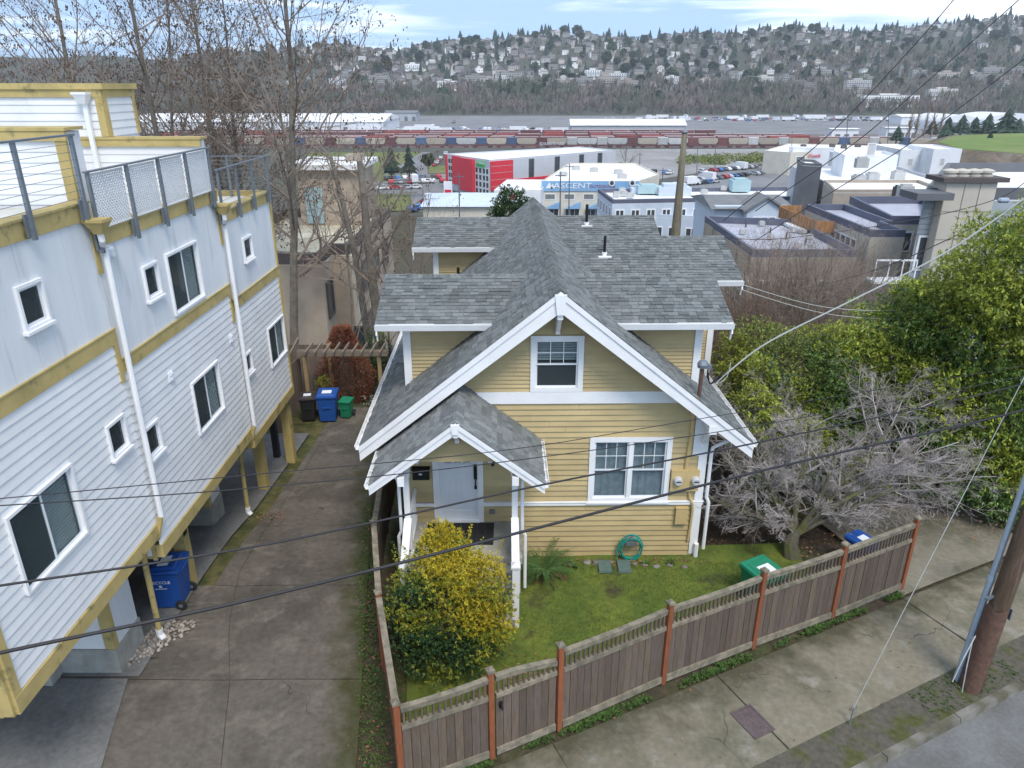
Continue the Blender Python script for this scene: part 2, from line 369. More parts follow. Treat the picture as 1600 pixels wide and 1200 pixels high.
m = MB(); quad_sheet(m, [st_xy(-16,3.0), st_xy(34,3.0), st_xy(34,2.24), st_xy(-16,2.24)], 60, 4, lambda x,y: .004+.018*sin(x*3.1+y*2.3)*sin(y*4.7)+.006); m.build('planting_strip', MATS['strip'], kind='structure')
m = MB()
for k in range(25): m.hexa([ST(-16+2*k,3.16,-.16), ST(-14.02+2*k,3.16,-.16), ST(-14.02+2*k,3.0,-.16), ST(-16+2*k,3.0,-.16), ST(-16+2*k,3.13,.012), ST(-14.02+2*k,3.13,.012), ST(-14.02+2*k,3.0,.016), ST(-16+2*k,3.0,.016)])
mat('kerbstone', (.20,.19,.165), .95, .3, 5, .5, 30, col2=(.10,.09,.06), c2lo=.42, c2hi=.58, c2scale=2.5)
m.build('kerb', MATS['kerbstone'], kind='structure')
m = MB(); quad_sheet(m, [st_xy(-16,14), st_xy(34,14), st_xy(34,3.13), st_xy(-16,3.13)], 30, 6, lambda x,y: -.11); m.build('road', MATS['road'], kind='structure')
# the driveway between the two buildings, slab by slab
dr = MB(); 
def dxr(y): return interp([(0,-1.9),(9.5,-2.75),(15.3,-3.6),(26.5,-5.5),(28,-5.7)], y)
quad_sheet(dr, [(-13,-4),(dxr(0),-4),(dxr(27.4),27.4),(-13,27.4)], 8, 40, lambda x,y: gz(x,y)-.035)
drv = dr.build('driveway', MATS['drivemoss'], kind='structure')
rows = [-4,-.5,3.2,7.3,11.4,14.4,17.4,20.4,23.5,27.3]
def gut(y): return interp([(0,-4.4),(8,-4.75),(11.4,-5.7),(13,-6.3),(15,-6.75),(20,-6.9),(28,-7.0)], y)
for a, b in zip(rows, rows[1:]):
    j = .007
    for L_, R_ in ((lambda y: -12.9 if y < 12 else -7.15, gut), (gut, dxr)):
        m = MB(); n = 5
        ysq = lin(a+j, b-j, n)
        for y0, y1 in zip(ysq, ysq[1:]):
            quad_sheet(m, [(L_(a+.1 if L_ is not gut and L_ is not dxr else y0)+j if L_ is not gut else L_(y0)+j, y0), (R_(y0)-j, y0), (R_(y1)-j, y1), (L_(b-.1)+j if L_ is not gut else L_(y1)+j, y1)], 3, 1,
                       lambda x,y: gz(x,y)+.012 - .03*max(0, 1-abs(x-gut(y))/.5))
        m.build('driveway_slab', MATS['drive'], drv)
m = MB(); quad_sheet(m, [(-13,11.45),(-7.55,11.45),(-7.55,24.5),(-13,24.5)], 4, 20, lambda x,y: gz(x,y)+.035); m.build('carport_floor', MATS['carportslab'], kind='structure')
m = MB(); quad_sheet(m, [(-13,2),(-6.4,6.2),(-7.75,11.4),(-13,11.4)], 4, 12, lambda x,y: gz(x,y)+.03); m.build('parking_apron', MATS['carportslab'], kind='structure')
# parking pad beyond the fence and the mossy lawn
m = MB(); quad_sheet(m, [st_xy(12.15,.2), st_xy(17.0,.2), (13.6,19.4), (8.6,17.6)], 8, 8, lambda x,y: min(.03, gz(x,y)+.03+max(0,(y-16)*.02))); m.build('parking_pad', MATS['padconcrete'], kind='structure')
m = MB(); quad_sheet(m, [st_xy(.06,-.08), st_xy(10.6,-.08), (7.2,16.2), (-2.6,15.5)], 40, 24, lambda x,y: gz(x,y)*.2+.012+.02*sin(x*2.1)*sin(y*2.7)); lawn = m.build('lawn', MATS['moss'], kind='structure', sm=True)
# far sheets: golf terrace, yards, lots
def flat(name, pts, z, m, th=.0):
    b = MB(); b.prism([(x,y,z-3) for x,y in pts], (0,0,3)); return b.build(name, m, kind='structure')
def fz(x, y, z=ZV+.15): p = onZ(x, y, z); return (p.x, p.y)
flat('rail_yard', [(-700,560),(900,560),(900,720),(-700,720)], ZV+.10, MATS['ballast'])
flat('freight_lot', [(-760,722),(1000,722),(1000,1185),(-760,1185)], ZV+.12, MATS['lotasphalt'])
flat('gravel_field', [fz(960,290),fz(1290,240),fz(1290,233),fz(960,233)], ZV+.2, MATS['gravel'])
flat('parking_lot', [fz(1050,320),fz(1420,300),fz(1330,256),fz(1100,262)], ZV+.28, MATS['lotasphalt'])
flat('street_lot', [fz(470,330),fz(700,330),fz(700,272),fz(470,272)], ZV+.22, MATS['lotasphalt'])
flat('verge_lawn', [fz(560,330),fz(648,330),fz(640,303),fz(560,303)], ZV+.34, MATS['fargrass'])
flat('park_lawn', [fz(480,284),fz(632,284),fz(664,238),fz(480,238)], ZV+.30, MATS['fargrass'])
flat('corner_lawn', [fz(662,271),fz(700,271),fz(700,259),fz(668,259)], ZV+.32, MATS['fargrass'])
flat('side_street', [fz(600,273),fz(668,273),fz(672,238),fz(660,238)], ZV+.40, MATS['lotasphalt'])
gp = [onZ(1440,222,-13), onZ(1490,218,-13), onZ(1700,205,-13)]
ga, gb = onZ(1475,228,-14), onZ(1720,244,-14)
b = MB(); tz = -14.0
top = [onZ(1466,222,tz), onZ(1500,233,tz), onZ(1760,252,tz), onZ(1900,232,tz), onZ(1760,205,tz), onZ(1560,209,tz), onZ(1492,212,tz)]
flat('golf_lawn', [(p.x,p.y) for p in top], tz+.1, MATS['golf'])
cx = sum((p for p in top), Vector())/len(top)
bm_ = MB(); rt = []; rb = []
for p in top:
    d = (p-cx); d.z = 0; dn = d.normalized(); rt.append(p+dn*3); q = p+dn*45; q.z = ZV-1; rb.append(q)
n = len(top)
for i in range(n):
    a0, a1, b0, b1 = rt[i], rt[(i+1)%n], rb[i], rb[(i+1)%n]
    for u0, u1 in zip(lin(0,1,8), lin(0,1,8)[1:]):
        for v0, v1 in zip(lin(0,1,5), lin(0,1,5)[1:]):
            def P(u,v): 
                q = (a0*(1-u)+a1*u)*(1-v)+(b0*(1-u)+b1*u)*v
                w = 0 if v in (0,1) else 1.2
                return q+Vector((sin(q.x*.9+q.y*.5)*w, cos(q.y*.7)*w, sin(q.x*.6)*w))
            bm_.poly(P(u0,v0), P(u1,v0), P(u1,v1), P(u0,v1))
bm_.prism([(p.x,p.y,tz-3) for p in rt], (0,0,2.95))
bm_.build('golf_bank', MATS['bank'], kind='structure')
# ================================================================ building helpers
class Pl:                                            # a vertical wall plane: origin, direction along it, outward normal
    def __init__(s, o, u, n): s.o, s.u, s.n = Vector(o), Vector(u), Vector(n)
    def p(s, a, z, d): return s.o + s.u*a + s.n*d + Vector((0,0,z))
    def box(s, mb, u0, u1, z0, z1, d0, d1):
        c = s.p((u0+u1)/2, (z0+z1)/2, (d0+d1)/2)
        return mb.obox(c, s.u*(u1-u0)/2, s.n*(d1-d0)/2, Vector((0,0,(z1-z0)/2)))
def siding(parent, pl, z0, z1, ex, lr, m, holes=(), name='clapboard', t=.042, split=None, joined=False):
    n = max(1, round((z1-z0)/ex)); ex = (z1-z0)/n; out = []; J = MB() if joined else None
    for k in range(n):
        a, b = z0+k*ex, z0+(k+1)*ex
        l0, r0 = lr(a); l1, r1 = lr(b)
        segs = [(l0, r0, l1, r1)]
        for (hu0, hu1, hz0, hz1) in holes:
            if b <= hz0+.002 or a >= hz1-.002: continue
            ns = []
            for (p0, q0, p1, q1) in segs:
                if q0 <= hu0 or p0 >= hu1: ns.append((p0,q0,p1,q1)); continue
                if p0 < hu0: ns.append((p0, hu0, min(p1,hu0), hu0))
                if q0 > hu1: ns.append((hu1, q0, hu1, max(q1,hu1)))
            segs = ns
        fin = []
        for sg in segs:
            if split and sg[1]-sg[0] > split*1.4:
                c = R.uniform(sg[0]+.3*(sg[1]-sg[0]), sg[1]-.3*(sg[1]-sg[0]))
                fin += [(sg[0], c-.002, sg[2], c-.002), (c+.002, sg[1], c+.002, sg[3])]
            else: fin.append(sg)
        for (hu0, hu1, hz0, hz1) in holes:                 # slivers of a course above or below an opening
            for (a_, b_) in ((a, min(b,hz0)), (max(a,hz1), b)):
                if a < hz1-.002 and b > hz0+.002 and b_-a_ > .012 and max(l0,hu0) < min(r0,hu1):
                    mb = J or MB(); h0, h1 = max(l0,hu0), min(r0,hu1)
                    mb.hexa([pl.p(h0,a_,t), pl.p(h1,a_,t), pl.p(h1,a_,.001), pl.p(h0,a_,.001), pl.p(h0,b_,.006), pl.p(h1,b_,.006), pl.p(h1,b_,.001), pl.p(h0,b_,.001)])
                    if not joined: out.append(mb.build(name, m, parent))
        for (p0, q0, p1, q1) in fin:
            if q0-p0 < .03 or q1-p1 < -.05: continue
            if q1 <= p1: q1 = p1+.005
            mb = J or MB(); T = b+.012
            mb.hexa([pl.p(p0,a,t), pl.p(q0,a,t), pl.p(q0,a,.001), pl.p(p0,a,.001), pl.p(p1,T,.004), pl.p(q1,T,.004), pl.p(q1,T,.001), pl.p(p1,T,.001)])
            if not joined: out.append(mb.build(name, m, parent))
    if joined: out.append(J.build(name, m, parent, kind='stuff'))
    return out
def window(parent, pl, u0, u1, z0, z1, lights=1, grille=None, trim=.11, frame='trim', back='curtain', hung=False, glass='glass', sill=True, slider=False, blind=0, d=.0, name='window'):
    """window with casing; lights side by side; grille=(cols, rows) in the upper sash"""
    c = MB(); T = .068+d
    pl.box(c, u0, u0+trim, z0, z1, -.02, T); pl.box(c, u1-trim, u1, z0, z1, -.02, T)
    pl.box(c, u0, u1, z1, z1+trim*.0+.001, -.02, T); pl.box(c, u0+trim, u1-trim, z1-trim, z1-.001, -.02, T)
    pl.box(c, u0+trim, u1-trim, z0, z0+trim*.8, -.02, T)
    if sill: pl.box(c, u0-.03, u1+.03, z0-.045, z0-.001, -.02, T+.04)
    w = c.build(name, MATS[frame], parent)
    a, b, lo, hi = u0+trim, u1-trim, z0+trim*.8, z1-trim
    wd = (b-a-(lights-1)*.09)/lights
    rm = MB(); pl.box(rm, a+.001, b-.001, lo+.001, hi-.001, -.14, -.13); rm.build('room_shade', MATS['room'], w)
    for k in range(lights):
        x0 = a+k*(wd+.09); x1 = x0+wd
        if k < lights-1:
            mu = MB(); pl.box(mu, x1, x1+.09, lo, hi, -.02, T-.008); mu.build('mullion', MATS[frame], w)
        mid = lo+(hi-lo)*.50
        parts = [(x0,x1,mid-.02,hi,.0,True),(x0,x1,lo,mid+.02,-.022,False)] if hung else ([(x0,(x0+x1)/2+.02,lo,hi,.0,False),((x0+x1)/2-.02,x1,lo,hi,-.02,True)] if slider else [(x0,x1,lo,hi,0,True)])
        for (s0,s1,q0,q1,dd,up) in parts:
            sh = MB(); f = .038 if (hung or slider) else .045
            pl.box(sh, s0, s0+f, q0, q1, dd-.015, dd+.018); pl.box(sh, s1-f, s1, q0, q1, dd-.015, dd+.018)
            pl.box(sh, s0+f, s1-f, q0, q0+f, dd-.015, dd+.018); pl.box(sh, s0+f, s1-f, q1-f, q1, dd-.015, dd+.018)
            sh.build('sash', MATS['vinyl'], w)
            gl = MB(); pl.box(gl, s0+f, s1-f, q0+f, q1-f, dd-.004, dd+.004); gl.build('pane', MATS[glass if not isinstance(glass, dict) else glass[up]], w)
            if grille and up:
                gx, gy = grille; g = MB()
                for i in range(1, gx): xx = s0+f+(s1-s0-2*f)*i/gx; pl.box(g, xx-.008, xx+.008, q0+f, q1-f, dd+.005, dd+.014)
                for i in range(1, gy): zz = q0+f+(q1-q0-2*f)*i/gy; pl.box(g, s0+f, s1-f, zz-.008, zz+.008, dd+.005, dd+.0135)
                g.build('muntins', MATS['vinyl'], w)
        if back == 'curtain':
            cu = MB(); n = 14
            for i in range(n):
                q0 = x0+(x1-x0)*i/n; q1 = x0+(x1-x0)*(i+1)/n; e0, e1 = -.08+.018*sin(i*1.9), -.08+.018*sin((i+1)*1.9)
                cu.poly(pl.p(q0,lo,e0), pl.p(q1,lo,e1), pl.p(q1,hi,e1), pl.p(q0,hi,e0))
            cu.build('curtain', MATS['curtain'], w)
        if blind:
            bl = MB(); ns = int((hi-lo)*blind/.06)
            for i in range(ns): zz = hi-.03-i*.06; pl.box(bl, x0+.02, x1-.02, zz-.05, zz, -.085, -.075)
            bl.build('blind', MATS['blind'], w)
    return w
SHN = [0]
def shingle_plane(o, u, v, poly, parent, single=0, ex=.145, wlo=.12, whi=.29, jn=None, th=.018):
    """shingle courses on the plane o+u*a+v*b inside a convex polygon; the first `single` become parts, the rest go into jn"""
    o, u, v = Vector(o), Vector(u).normalized(), Vector(v).normalized(); n = u.cross(v)
    if n.z < 0: n = -n
    def span(b):
        xs = []
        for (x0,y0), (x1,y1) in zip(poly, poly[1:]+poly[:1]):
            if y0 == y1: continue
            if min(y0,y1)-1e-6 <= b <= max(y0,y1)+1e-6: xs.append(x0+(x1-x0)*(b-y0)/(y1-y0))
        return (min(xs), max(xs)) if len(xs) > 1 else None
    b0 = min(p[1] for p in poly); b1 = max(p[1] for p in poly); k = 0; b = b0
    while b < b1-.02:
        t = min(b+ex, b1)
        s0, s1 = span(b+.001), span(t-.001)
        if s0 and s1:
            lo, hi = min(s0[0],s1[0]), max(s0[1],s1[1]); a = lo - R.uniform(0,.3)
            while a < hi:
                w = R.uniform(wlo, whi)
                def cl(x, s): return max(s[0], min(s[1], x))
                A0, A1, B0, B1 = cl(a,s0), cl(a+w-.006,s0), cl(a,s1), cl(a+w-.006,s1)
                if A1-A0 > .015 or B1-B0 > .015:
                    l = th*R.choice((1,1,1.7,.75)); dip = R.choice((0,0,0,.012)); T = t+.02
                    q = [o+u*A0+v*(b-dip)+n*l, o+u*A1+v*(b-dip)+n*l, o+u*B1+v*T+n*.002, o+u*B0+v*T+n*.002, o+u*A0+v*(b-dip), o+u*A1+v*(b-dip)]
                    if single > SHN[0] or not jn:
                        mb = MB()
                    else: mb = jn
                    mb.add(q, [(0,1,2,3),(4,5,1,0),(4,0,3),(5,2,1)])
                    if mb is not jn: mb.build('shingle', MATS['shingle'], parent); SHN[0] += 1
                a += w
        b = t
def ridge_caps(p, q, sl, parent, jn, w=.16, st=.14):
    p, q = Vector(p), Vector(q); d = (q-p).normalized(); L = (q-p).length; sd = Vector((d.y,-d.x,0)).normalized(); k = 0
    while k*st < L:
        a = p+d*(k*st); b = p+d*min(L, k*st+st+.03); h = .022
        A = [a+Vector((0,0,h)), a+sd*w+Vector((0,0,h-sl*w)), a-sd*w+Vector((0,0,h-sl*w))]; B = [b+Vector((0,0,.008)), b+sd*w+Vector((0,0,.008-sl*w)), b-sd*w+Vector((0,0,.008-sl*w))]
        Z = Vector((0,0,-.014))
        jn.add(A+B+[A[1]+Z, A[2]+Z, A[0]+Z], [(0,1,4,3),(2,0,3,5),(1,0,8,6),(0,2,7,8)]); k += 1
def gutter(mb, p, q, out, w=.11, h=.10, wall=.012):       # open trough from p to q
    p, q, out = Vector(p), Vector(q), Vector(out).normalized(); up = Vector((0,0,1)); d = (q-p)
    prof = [(0,0),(0,-h),(w*.7,-h),(w,0),(w-wall,0),(w*.7-wall,-h+wall),(wall,-h+wall),(wall,0)]
    A = [p+out*a+up*b for a, b in prof]; B = [x+d for x in A]; n = len(prof)
    mb.add(A+B, [(i, (i+1)%n, (i+1)%n+n, i+n) for i in range(n)] + [(0,1,6,7),(1,2,5,6),(2,3,4,5)] + [(n+7,n+6,n+1,n),(n+6,n+5,n+2,n+1),(n+5,n+4,n+3,n+2)])
    return mb

# ================================================================ the yellow house
HX0, HX1, HY, HC = -2.6, 4.64, 15.6, 1.02
RZ, SL, HW = 7.1, .8, 4.47
house = thing('yellow_house', 'yellow clapboard gabled house with white trim, dormers and front porch', 'house', (HC, HY, 0), rotz=radians(.9))
YB = 28.9
def roofz(x): return RZ - SL*abs(x-HC)
w = MB()
prof = [(HX0+.03,HY+.24,-.6),(HX1-.03,HY+.24,-.6),(HX1-.03,HY+.24,roofz(HX1)-.2),(HC,HY+.24,RZ-.2),(HX0+.03,HY+.24,roofz(HX0)-.2)]
w.prism([(x,y,z) for x,y,z in prof], (0,YB-.5-HY-.24,0))
wall = w.build('wall', MATS['yellow'], house)
FW = Pl((0,HY+.03,0), (1,0,0), (0,-1,0))
UW = (.42,1.63,4.55,5.91); LW = (1.86,3.84,1.60,3.36); DR = (-1.92,-.70,1.05,3.28)
lrw = lambda z: (HX0, HX1)
siding(wall, FW, .0, 1.50, .15, lrw, MATS['yellow'], [DR], split=3.2)
siding(wall, FW, 1.62, 4.24, .146, lambda z: (max(HX0, HC-(RZ-.2-z)/SL), min(HX1, HC+(RZ-.2-z)/SL)), MATS['yellow'], [DR, LW], split=3.2)
siding(wall, FW, 4.55, RZ-.25, .1, lambda z: (HC-(RZ-.2-z)/SL, HC+(RZ-.2-z)/SL), MATS['yellow'], [UW], split=3.6)
for X, nx in ((HX0+.03,-1), (HX1-.03,1)):
    siding(wall, Pl((X,HY+.1,0), (0,1,0), (nx,0,0)), -.5, 3.9, .15, lambda z: (0, YB-.6-HY), MATS['yellow'], joined=True, name='side_clapboards')
t = MB(); FW.box(t, -2.1, 4.12, 4.25, 4.545, .0, .062); t.build('belt_board', MATS['trim'], house)
t = MB(); FW.box(t, HX0, DR[0], 1.505, 1.585, .0, .075); t.build('water_table', MATS['trim'], house)
t = MB(); FW.box(t, DR[1], 4.72, 1.505, 1.585, .0, .075); t.hexa([FW.p(DR[1],1.586,.09),FW.p(4.74,1.586,.09),FW.p(4.74,1.585,0),FW.p(DR[1],1.585,0),FW.p(DR[1],1.60,.09),FW.p(4.74,1.60,.09),FW.p(4.74,1.615,0),FW.p(DR[1],1.615,0)]); t.build('water_table', MATS['trim'], house)
t = MB(); FW.box(t, 4.50, 4.70, .05, 1.50, .0, .065); FW.box(t, 4.50, 4.70, 1.62, 3.95, .0, .065); t.build('corner_board', MATS['trim'], house)
t = MB(); FW.box(t, 4.34, 4.499, 2.85, 4.05, .0, .06); t.build('corner_board', MATS['trim'], house)
window(house, FW, *UW, grille=(3,2), hung=True, back='none', trim=.12, sill=False, glass={True:'glass', False:'glass_dark'}, blind=.45)
window(house, FW, *LW, lights=2, grille=(3,2), hung=True, trim=.12, sill=True)
# front door with its three small lights
d = MB(); FW.box(d, DR[0], DR[0]+.16, 1.05, 3.28, -.02, .068); FW.box(d, DR[1]-.14, DR[1], 1.05, 3.28, -.02, .068); FW.box(d, DR[0]+.16, DR[1]-.14, 3.15, 3.28, -.02, .068); FW.box(d, DR[0]+.1, DR[1]-.1, 1.05, 1.10, -.02, .12)
door = d.build('door', MATS['trim'], house)
d = MB(); a, b = DR[0]+.16, DR[1]-.14
FW.box(d, a, b, 1.10, 3.15, -.03, .0); FW.box(d, a, a+.1, 1.10, 3.15, .0, .018); FW.box(d, b-.1, b, 1.10, 3.15, .0, .018); FW.box(d, a+.1, b-.1, 1.10, 1.36, .0, .018); FW.box(d, a+.1, b-.1, 2.55, 2.66, .0, .018); FW.box(d, a+.1, b-.1, 2.98, 3.15, .0, .018)
for k in range(1, 5): x = a+.1+(b-a-.2)*k/5; FW.box(d, x-.007, x+.007, 1.36, 2.55, .0, .01)
d.build('door_leaf', MATS['vinyl'], door)
for k in range(3): d = MB(); x = a+.14+k*.22; FW.box(d, x, x+.17, 2.70, 2.94, .0, .012); d.build('door_light', MATS['dark'], door)
d = MB(); FW.box(d, b-.09, b-.01, 2.25, 2.65, .018, .05); d.tube([FW.p(b-.05,2.27,.06), FW.p(b-.05,2.16,.10), FW.p(b-.05,2.04,.07)], .018, 8); FW.box(d, b-.08, b-.02, 1.98, 2.06, .018, .06); d.build('door_handle', MATS['black'], door)
# porch: deck, mat, steps, posts, rails, little gable roof
PX0, PX1, PYF, PRX, PRZ, PSL, PHW = -2.62, .22, 14.05, -1.19, 4.78, .78, 1.83
d = MB(); d.box(PX0, PX1, PYF, HY, .88, 1.05); d.build('porch_deck', MATS['concrete'], house)
d = MB(); d.box(PX0+.05, PX1-.05, PYF+.06, HY, -.3, .875); d.build('porch_base', MATS['whiteboard'], house)
for k in range(4): d = MB(); d.box(-2.35, .02, PYF-.28*(k+1), PYF-.28*k-.003, -.05, .86-.21*k); d.build('step', MATS['concrete'], house)
mats = MB(); n = 8
for i in range(n):
    for j in range(4):
        x0, x1 = -2.08+1.64*i/n, -2.08+1.64*(i+1)/n; y0, y1 = 14.55+.93*j/4, 14.55+.93*(j+1)/4
        mats.box(x0, x1-.004, y0, y1-.004, 1.052, 1.068)
mto = mats; solo(mto, 'door_mat', MATS['rubber'], (-1.26,15.0,1.052), 'wide black rubber mat on the porch floor before the front door', 'mat')
for x in (-2.36, .04):
    d = MB(); d.box(x-.065, x+.065, 14.08, 14.21, 1.05, 3.5); d.box(x-.085, x+.085, 14.06, 14.23, 3.18, 3.34); d.box(x-.085, x+.085, 14.06, 14.23, 1.05, 1.2)
    d.build('porch_post', MATS['trim'], house)
    d = MB(); d.box(x-.075, x+.075, 12.93, 13.08, -.05, 1.58); d.box(x-.10, x+.10, 12.90, 13.11, 1.58, 1.63); d.hexa([(x-.1,12.9,1.632),(x+.1,12.9,1.632),(x+.1,13.11,1.632),(x-.1,13.11,1.632),(x-.02,12.98,1.68),(x+.02,12.98,1.68),(x+.02,13.03,1.68),(x-.02,13.03,1.68)]); d.build('newel_post', MATS['trim'], house)
    d = MB(); d.hexa([(x-.085,13.08,1.46),(x+.085,13.08,1.46),(x+.085,14.08,2.02),(x-.085,14.08,2.02),(x-.085,13.08,1.56),(x+.085,13.08,1.56),(x+.085,14.08,2.12),(x-.085,14.08,2.12)]); d.build('stair_rail', MATS['trim'], house)
    d = MB()
    for k in range(6): yy = 13.2+k*.155; d.box(x-.02, x+.02, yy-.02, yy+.02, .3+.19*k*.9, 1.52+(yy-13.08)*.56-.02)
    d.build('balusters', MATS['trim'], house)
    d = MB(); d.box(x-.03, x+.03, 14.22, HY-.02, 1.95, 2.03); d.box(x-.025, x+.025, 14.22, HY-.02, 1.18, 1.25)
    for k in range(8): yy = 14.35+k*.15; d.box(x-.015, x+.015, yy-.015, yy+.015, 1.25, 1.95)
    d.build('side_rail', MATS['trim'], house)
# porch roof
proof = MB()
for sgn in (-1, 1):
    e = PRX+sgn*PHW; ez = PRZ-PSL*PHW
    proof.hexa([(PRX,13.45,PRZ-.10),(e,13.45,ez-.10),(e,HY,ez-.10),(PRX,HY,PRZ-.10),(PRX,13.45,PRZ),(e,13.45,ez),(e,HY,ez),(PRX,HY,PRZ)] if sgn > 0 else [(e,13.45,ez-.10),(PRX,13.45,PRZ-.10),(PRX,HY,PRZ-.10),(e,HY,ez-.10),(e,13.45,ez),(PRX,13.45,PRZ),(PRX,HY,PRZ),(e,HY,ez)])
pr = proof.build('porch_roof', MATS['ridgecap'], house)
jp = MB(); cp = sqrt(1+PSL*PSL)
for sgn in (-1, 1):
    shingle_plane((PRX+sgn*(PHW+.03), 13.43, PRZ-PSL*(PHW+.03)+.004), (0,1,0), (-sgn,0,PSL), [(0,0),(HY-13.43,0),(HY-13.43,(PHW+.03)*cp),(0,(PHW+.03)*cp)], pr, single=300, jn=jp)
ridge_caps((PRX,13.43,PRZ+.012), (PRX,HY,PRZ+.012), PSL, pr, jp)
jp.build('shingles', MATS['shingle'], pr, kind='stuff')
for sgn in (-1, 1):
    e = PRX+sgn*(PHW+.02); ez = PRZ-PSL*(PHW+.02)
    d = MB(); d.hexa([(PRX,13.41,PRZ-.26),(e,13.41,ez-.22),(e,13.46,ez-.22),(PRX,13.46,PRZ-.26),(PRX,13.41,PRZ-.01),(e,13.41,ez-.01),(e,13.46,ez-.01),(PRX,13.46,PRZ-.01)] if sgn > 0 else [(e,13.41,ez-.22),(PRX,13.41,PRZ-.26),(PRX,13.46,PRZ-.26),(e,13.46,ez-.22),(e,13.41,ez-.01),(PRX,13.41,PRZ-.01),(PRX,13.46,PRZ-.01),(e,13.46,ez-.01)])
    d.hexa([(PRX,13.385,PRZ-.10),(e,13.385,ez-.10),(e,13.41,ez-.10),(PRX,13.41,PRZ-.10),(PRX,13.385,PRZ-.008),(e,13.385,ez-.008),(e,13.41,ez-.008),(PRX,13.41,PRZ-.008)] if sgn > 0 else [(e,13.385,ez-.10),(PRX,13.385,PRZ-.10),(PRX,13.41,PRZ-.10),(e,13.41,ez-.10),(e,13.385,ez-.008),(PRX,13.385,PRZ-.008),(PRX,13.41,PRZ-.008),(e,13.41,ez-.008)])
    d.build('rake_board', MATS['trim'], house)
    d = MB(); gutter(d, (e,13.42,ez+.01), (e,HY-.02,ez+.01), (sgn,0,0), .10, .09)
    for k in range(5): yy = 13.6+k*.45; d.box(min(e,e+sgn*.1), max(e,e+sgn*.1), yy-.012, yy+.012, ez+.011, ez+.017)
    d.build('gutter', MATS['trim'], house)
    bx = .04 if sgn > 0 else -2.36
    d = MB(); d.box(bx-.06, bx+.06, 13.50, 14.3, 3.36, 3.50); d.box(bx-.07, bx+.07, 13.395, 13.50, 3.33, 3.52); d.build('beam_end', MATS['trim'], house)
    d = MB(); q = bx+sgn*.17; d.tube([(e+sgn*.05,14.0,ez-.09),(e-sgn*.15,14.05,ez-.17),(q+sgn*.05,14.15,ez-.20),(q,14.15,ez-.36),(q,14.15,1.75),(q+sgn*.07,14.15,1.6),(q+sgn*.07,14.15,.15)], .04, 8); d.build('downspout', MATS['trim'], house)
GP = Pl((0,13.98,0), (1,0,0), (0,-1,0))
d = MB(); d.prism([(PRX-1.42,14.0,3.62),(PRX+1.42,14.0,3.62),(PRX,14.0,PRZ-.14)], (0,.1,0)); gp = d.build('porch_gable', MATS['yellow'], house)
siding(gp, GP, 3.62, PRZ-.2, .145, lambda z: (PRX-(PRZ-.13-z)/PSL*.98, PRX+(PRZ-.13-z)/PSL*.98), MATS['yellow'])
d = MB(); d.prism([(PRX-.09,13.36,PRZ-.03),(PRX+.09,13.36,PRZ-.03),(PRX+.06,13.36,PRZ-.24),(PRX-.06,13.36,PRZ-.24)], (0,.07,0)); d.box(PRX-.05,PRX+.05,13.4,14.0,PRZ-.33,PRZ-.24); d.box(PRX-.045,PRX+.045,13.86,13.98,PRZ-.68,PRZ-.33); d.hexa([(PRX-.04,13.84,PRZ-.60),(PRX+.04,13.84,PRZ-.60),(PRX+.04,13.92,PRZ-.60),(PRX-.04,13.92,PRZ-.60),(PRX-.04,13.5,PRZ-.335),(PRX+.04,13.5,PRZ-.335),(PRX+.04,13.6,PRZ-.335),(PRX-.04,13.6,PRZ-.335)]); d.build('gable_bracket', MATS['trim'], house)
# main roof
mr = MB()
for sgn in (-1, 1):
    e = HC+sgn*HW; ez = RZ-SL*HW; A = (HC, e) if sgn > 0 else (e, HC); Z = (RZ, ez) if sgn > 0 else (ez, RZ)
    mr.hexa([(A[0],15.02,Z[0]-.16),(A[1],15.02,Z[1]-.16),(A[1],YB,Z[1]-.16),(A[0],YB,Z[0]-.16),(A[0],15.02,Z[0]-.01),(A[1],15.02,Z[1]-.01),(A[1],YB,Z[1]-.01),(A[0],YB,Z[0]-.01)])
roof = mr.build('roof', MATS['ridgecap'], house)
js = MB(); c8 = sqrt(1+SL*SL)
for sgn in (-1, 1):
    shingle_plane((HC+sgn*(HW+.04), 14.98, RZ-SL*(HW+.04)+.003), (0,1,0), (-sgn,0,SL), [(0,0),(YB-14.98,0),(YB-14.98,(HW+.04)*c8),(0,(HW+.04)*c8)], roof, jn=js)
ridge_caps((HC,14.98,RZ+.014), (HC,YB,RZ+.014), SL, roof, js)
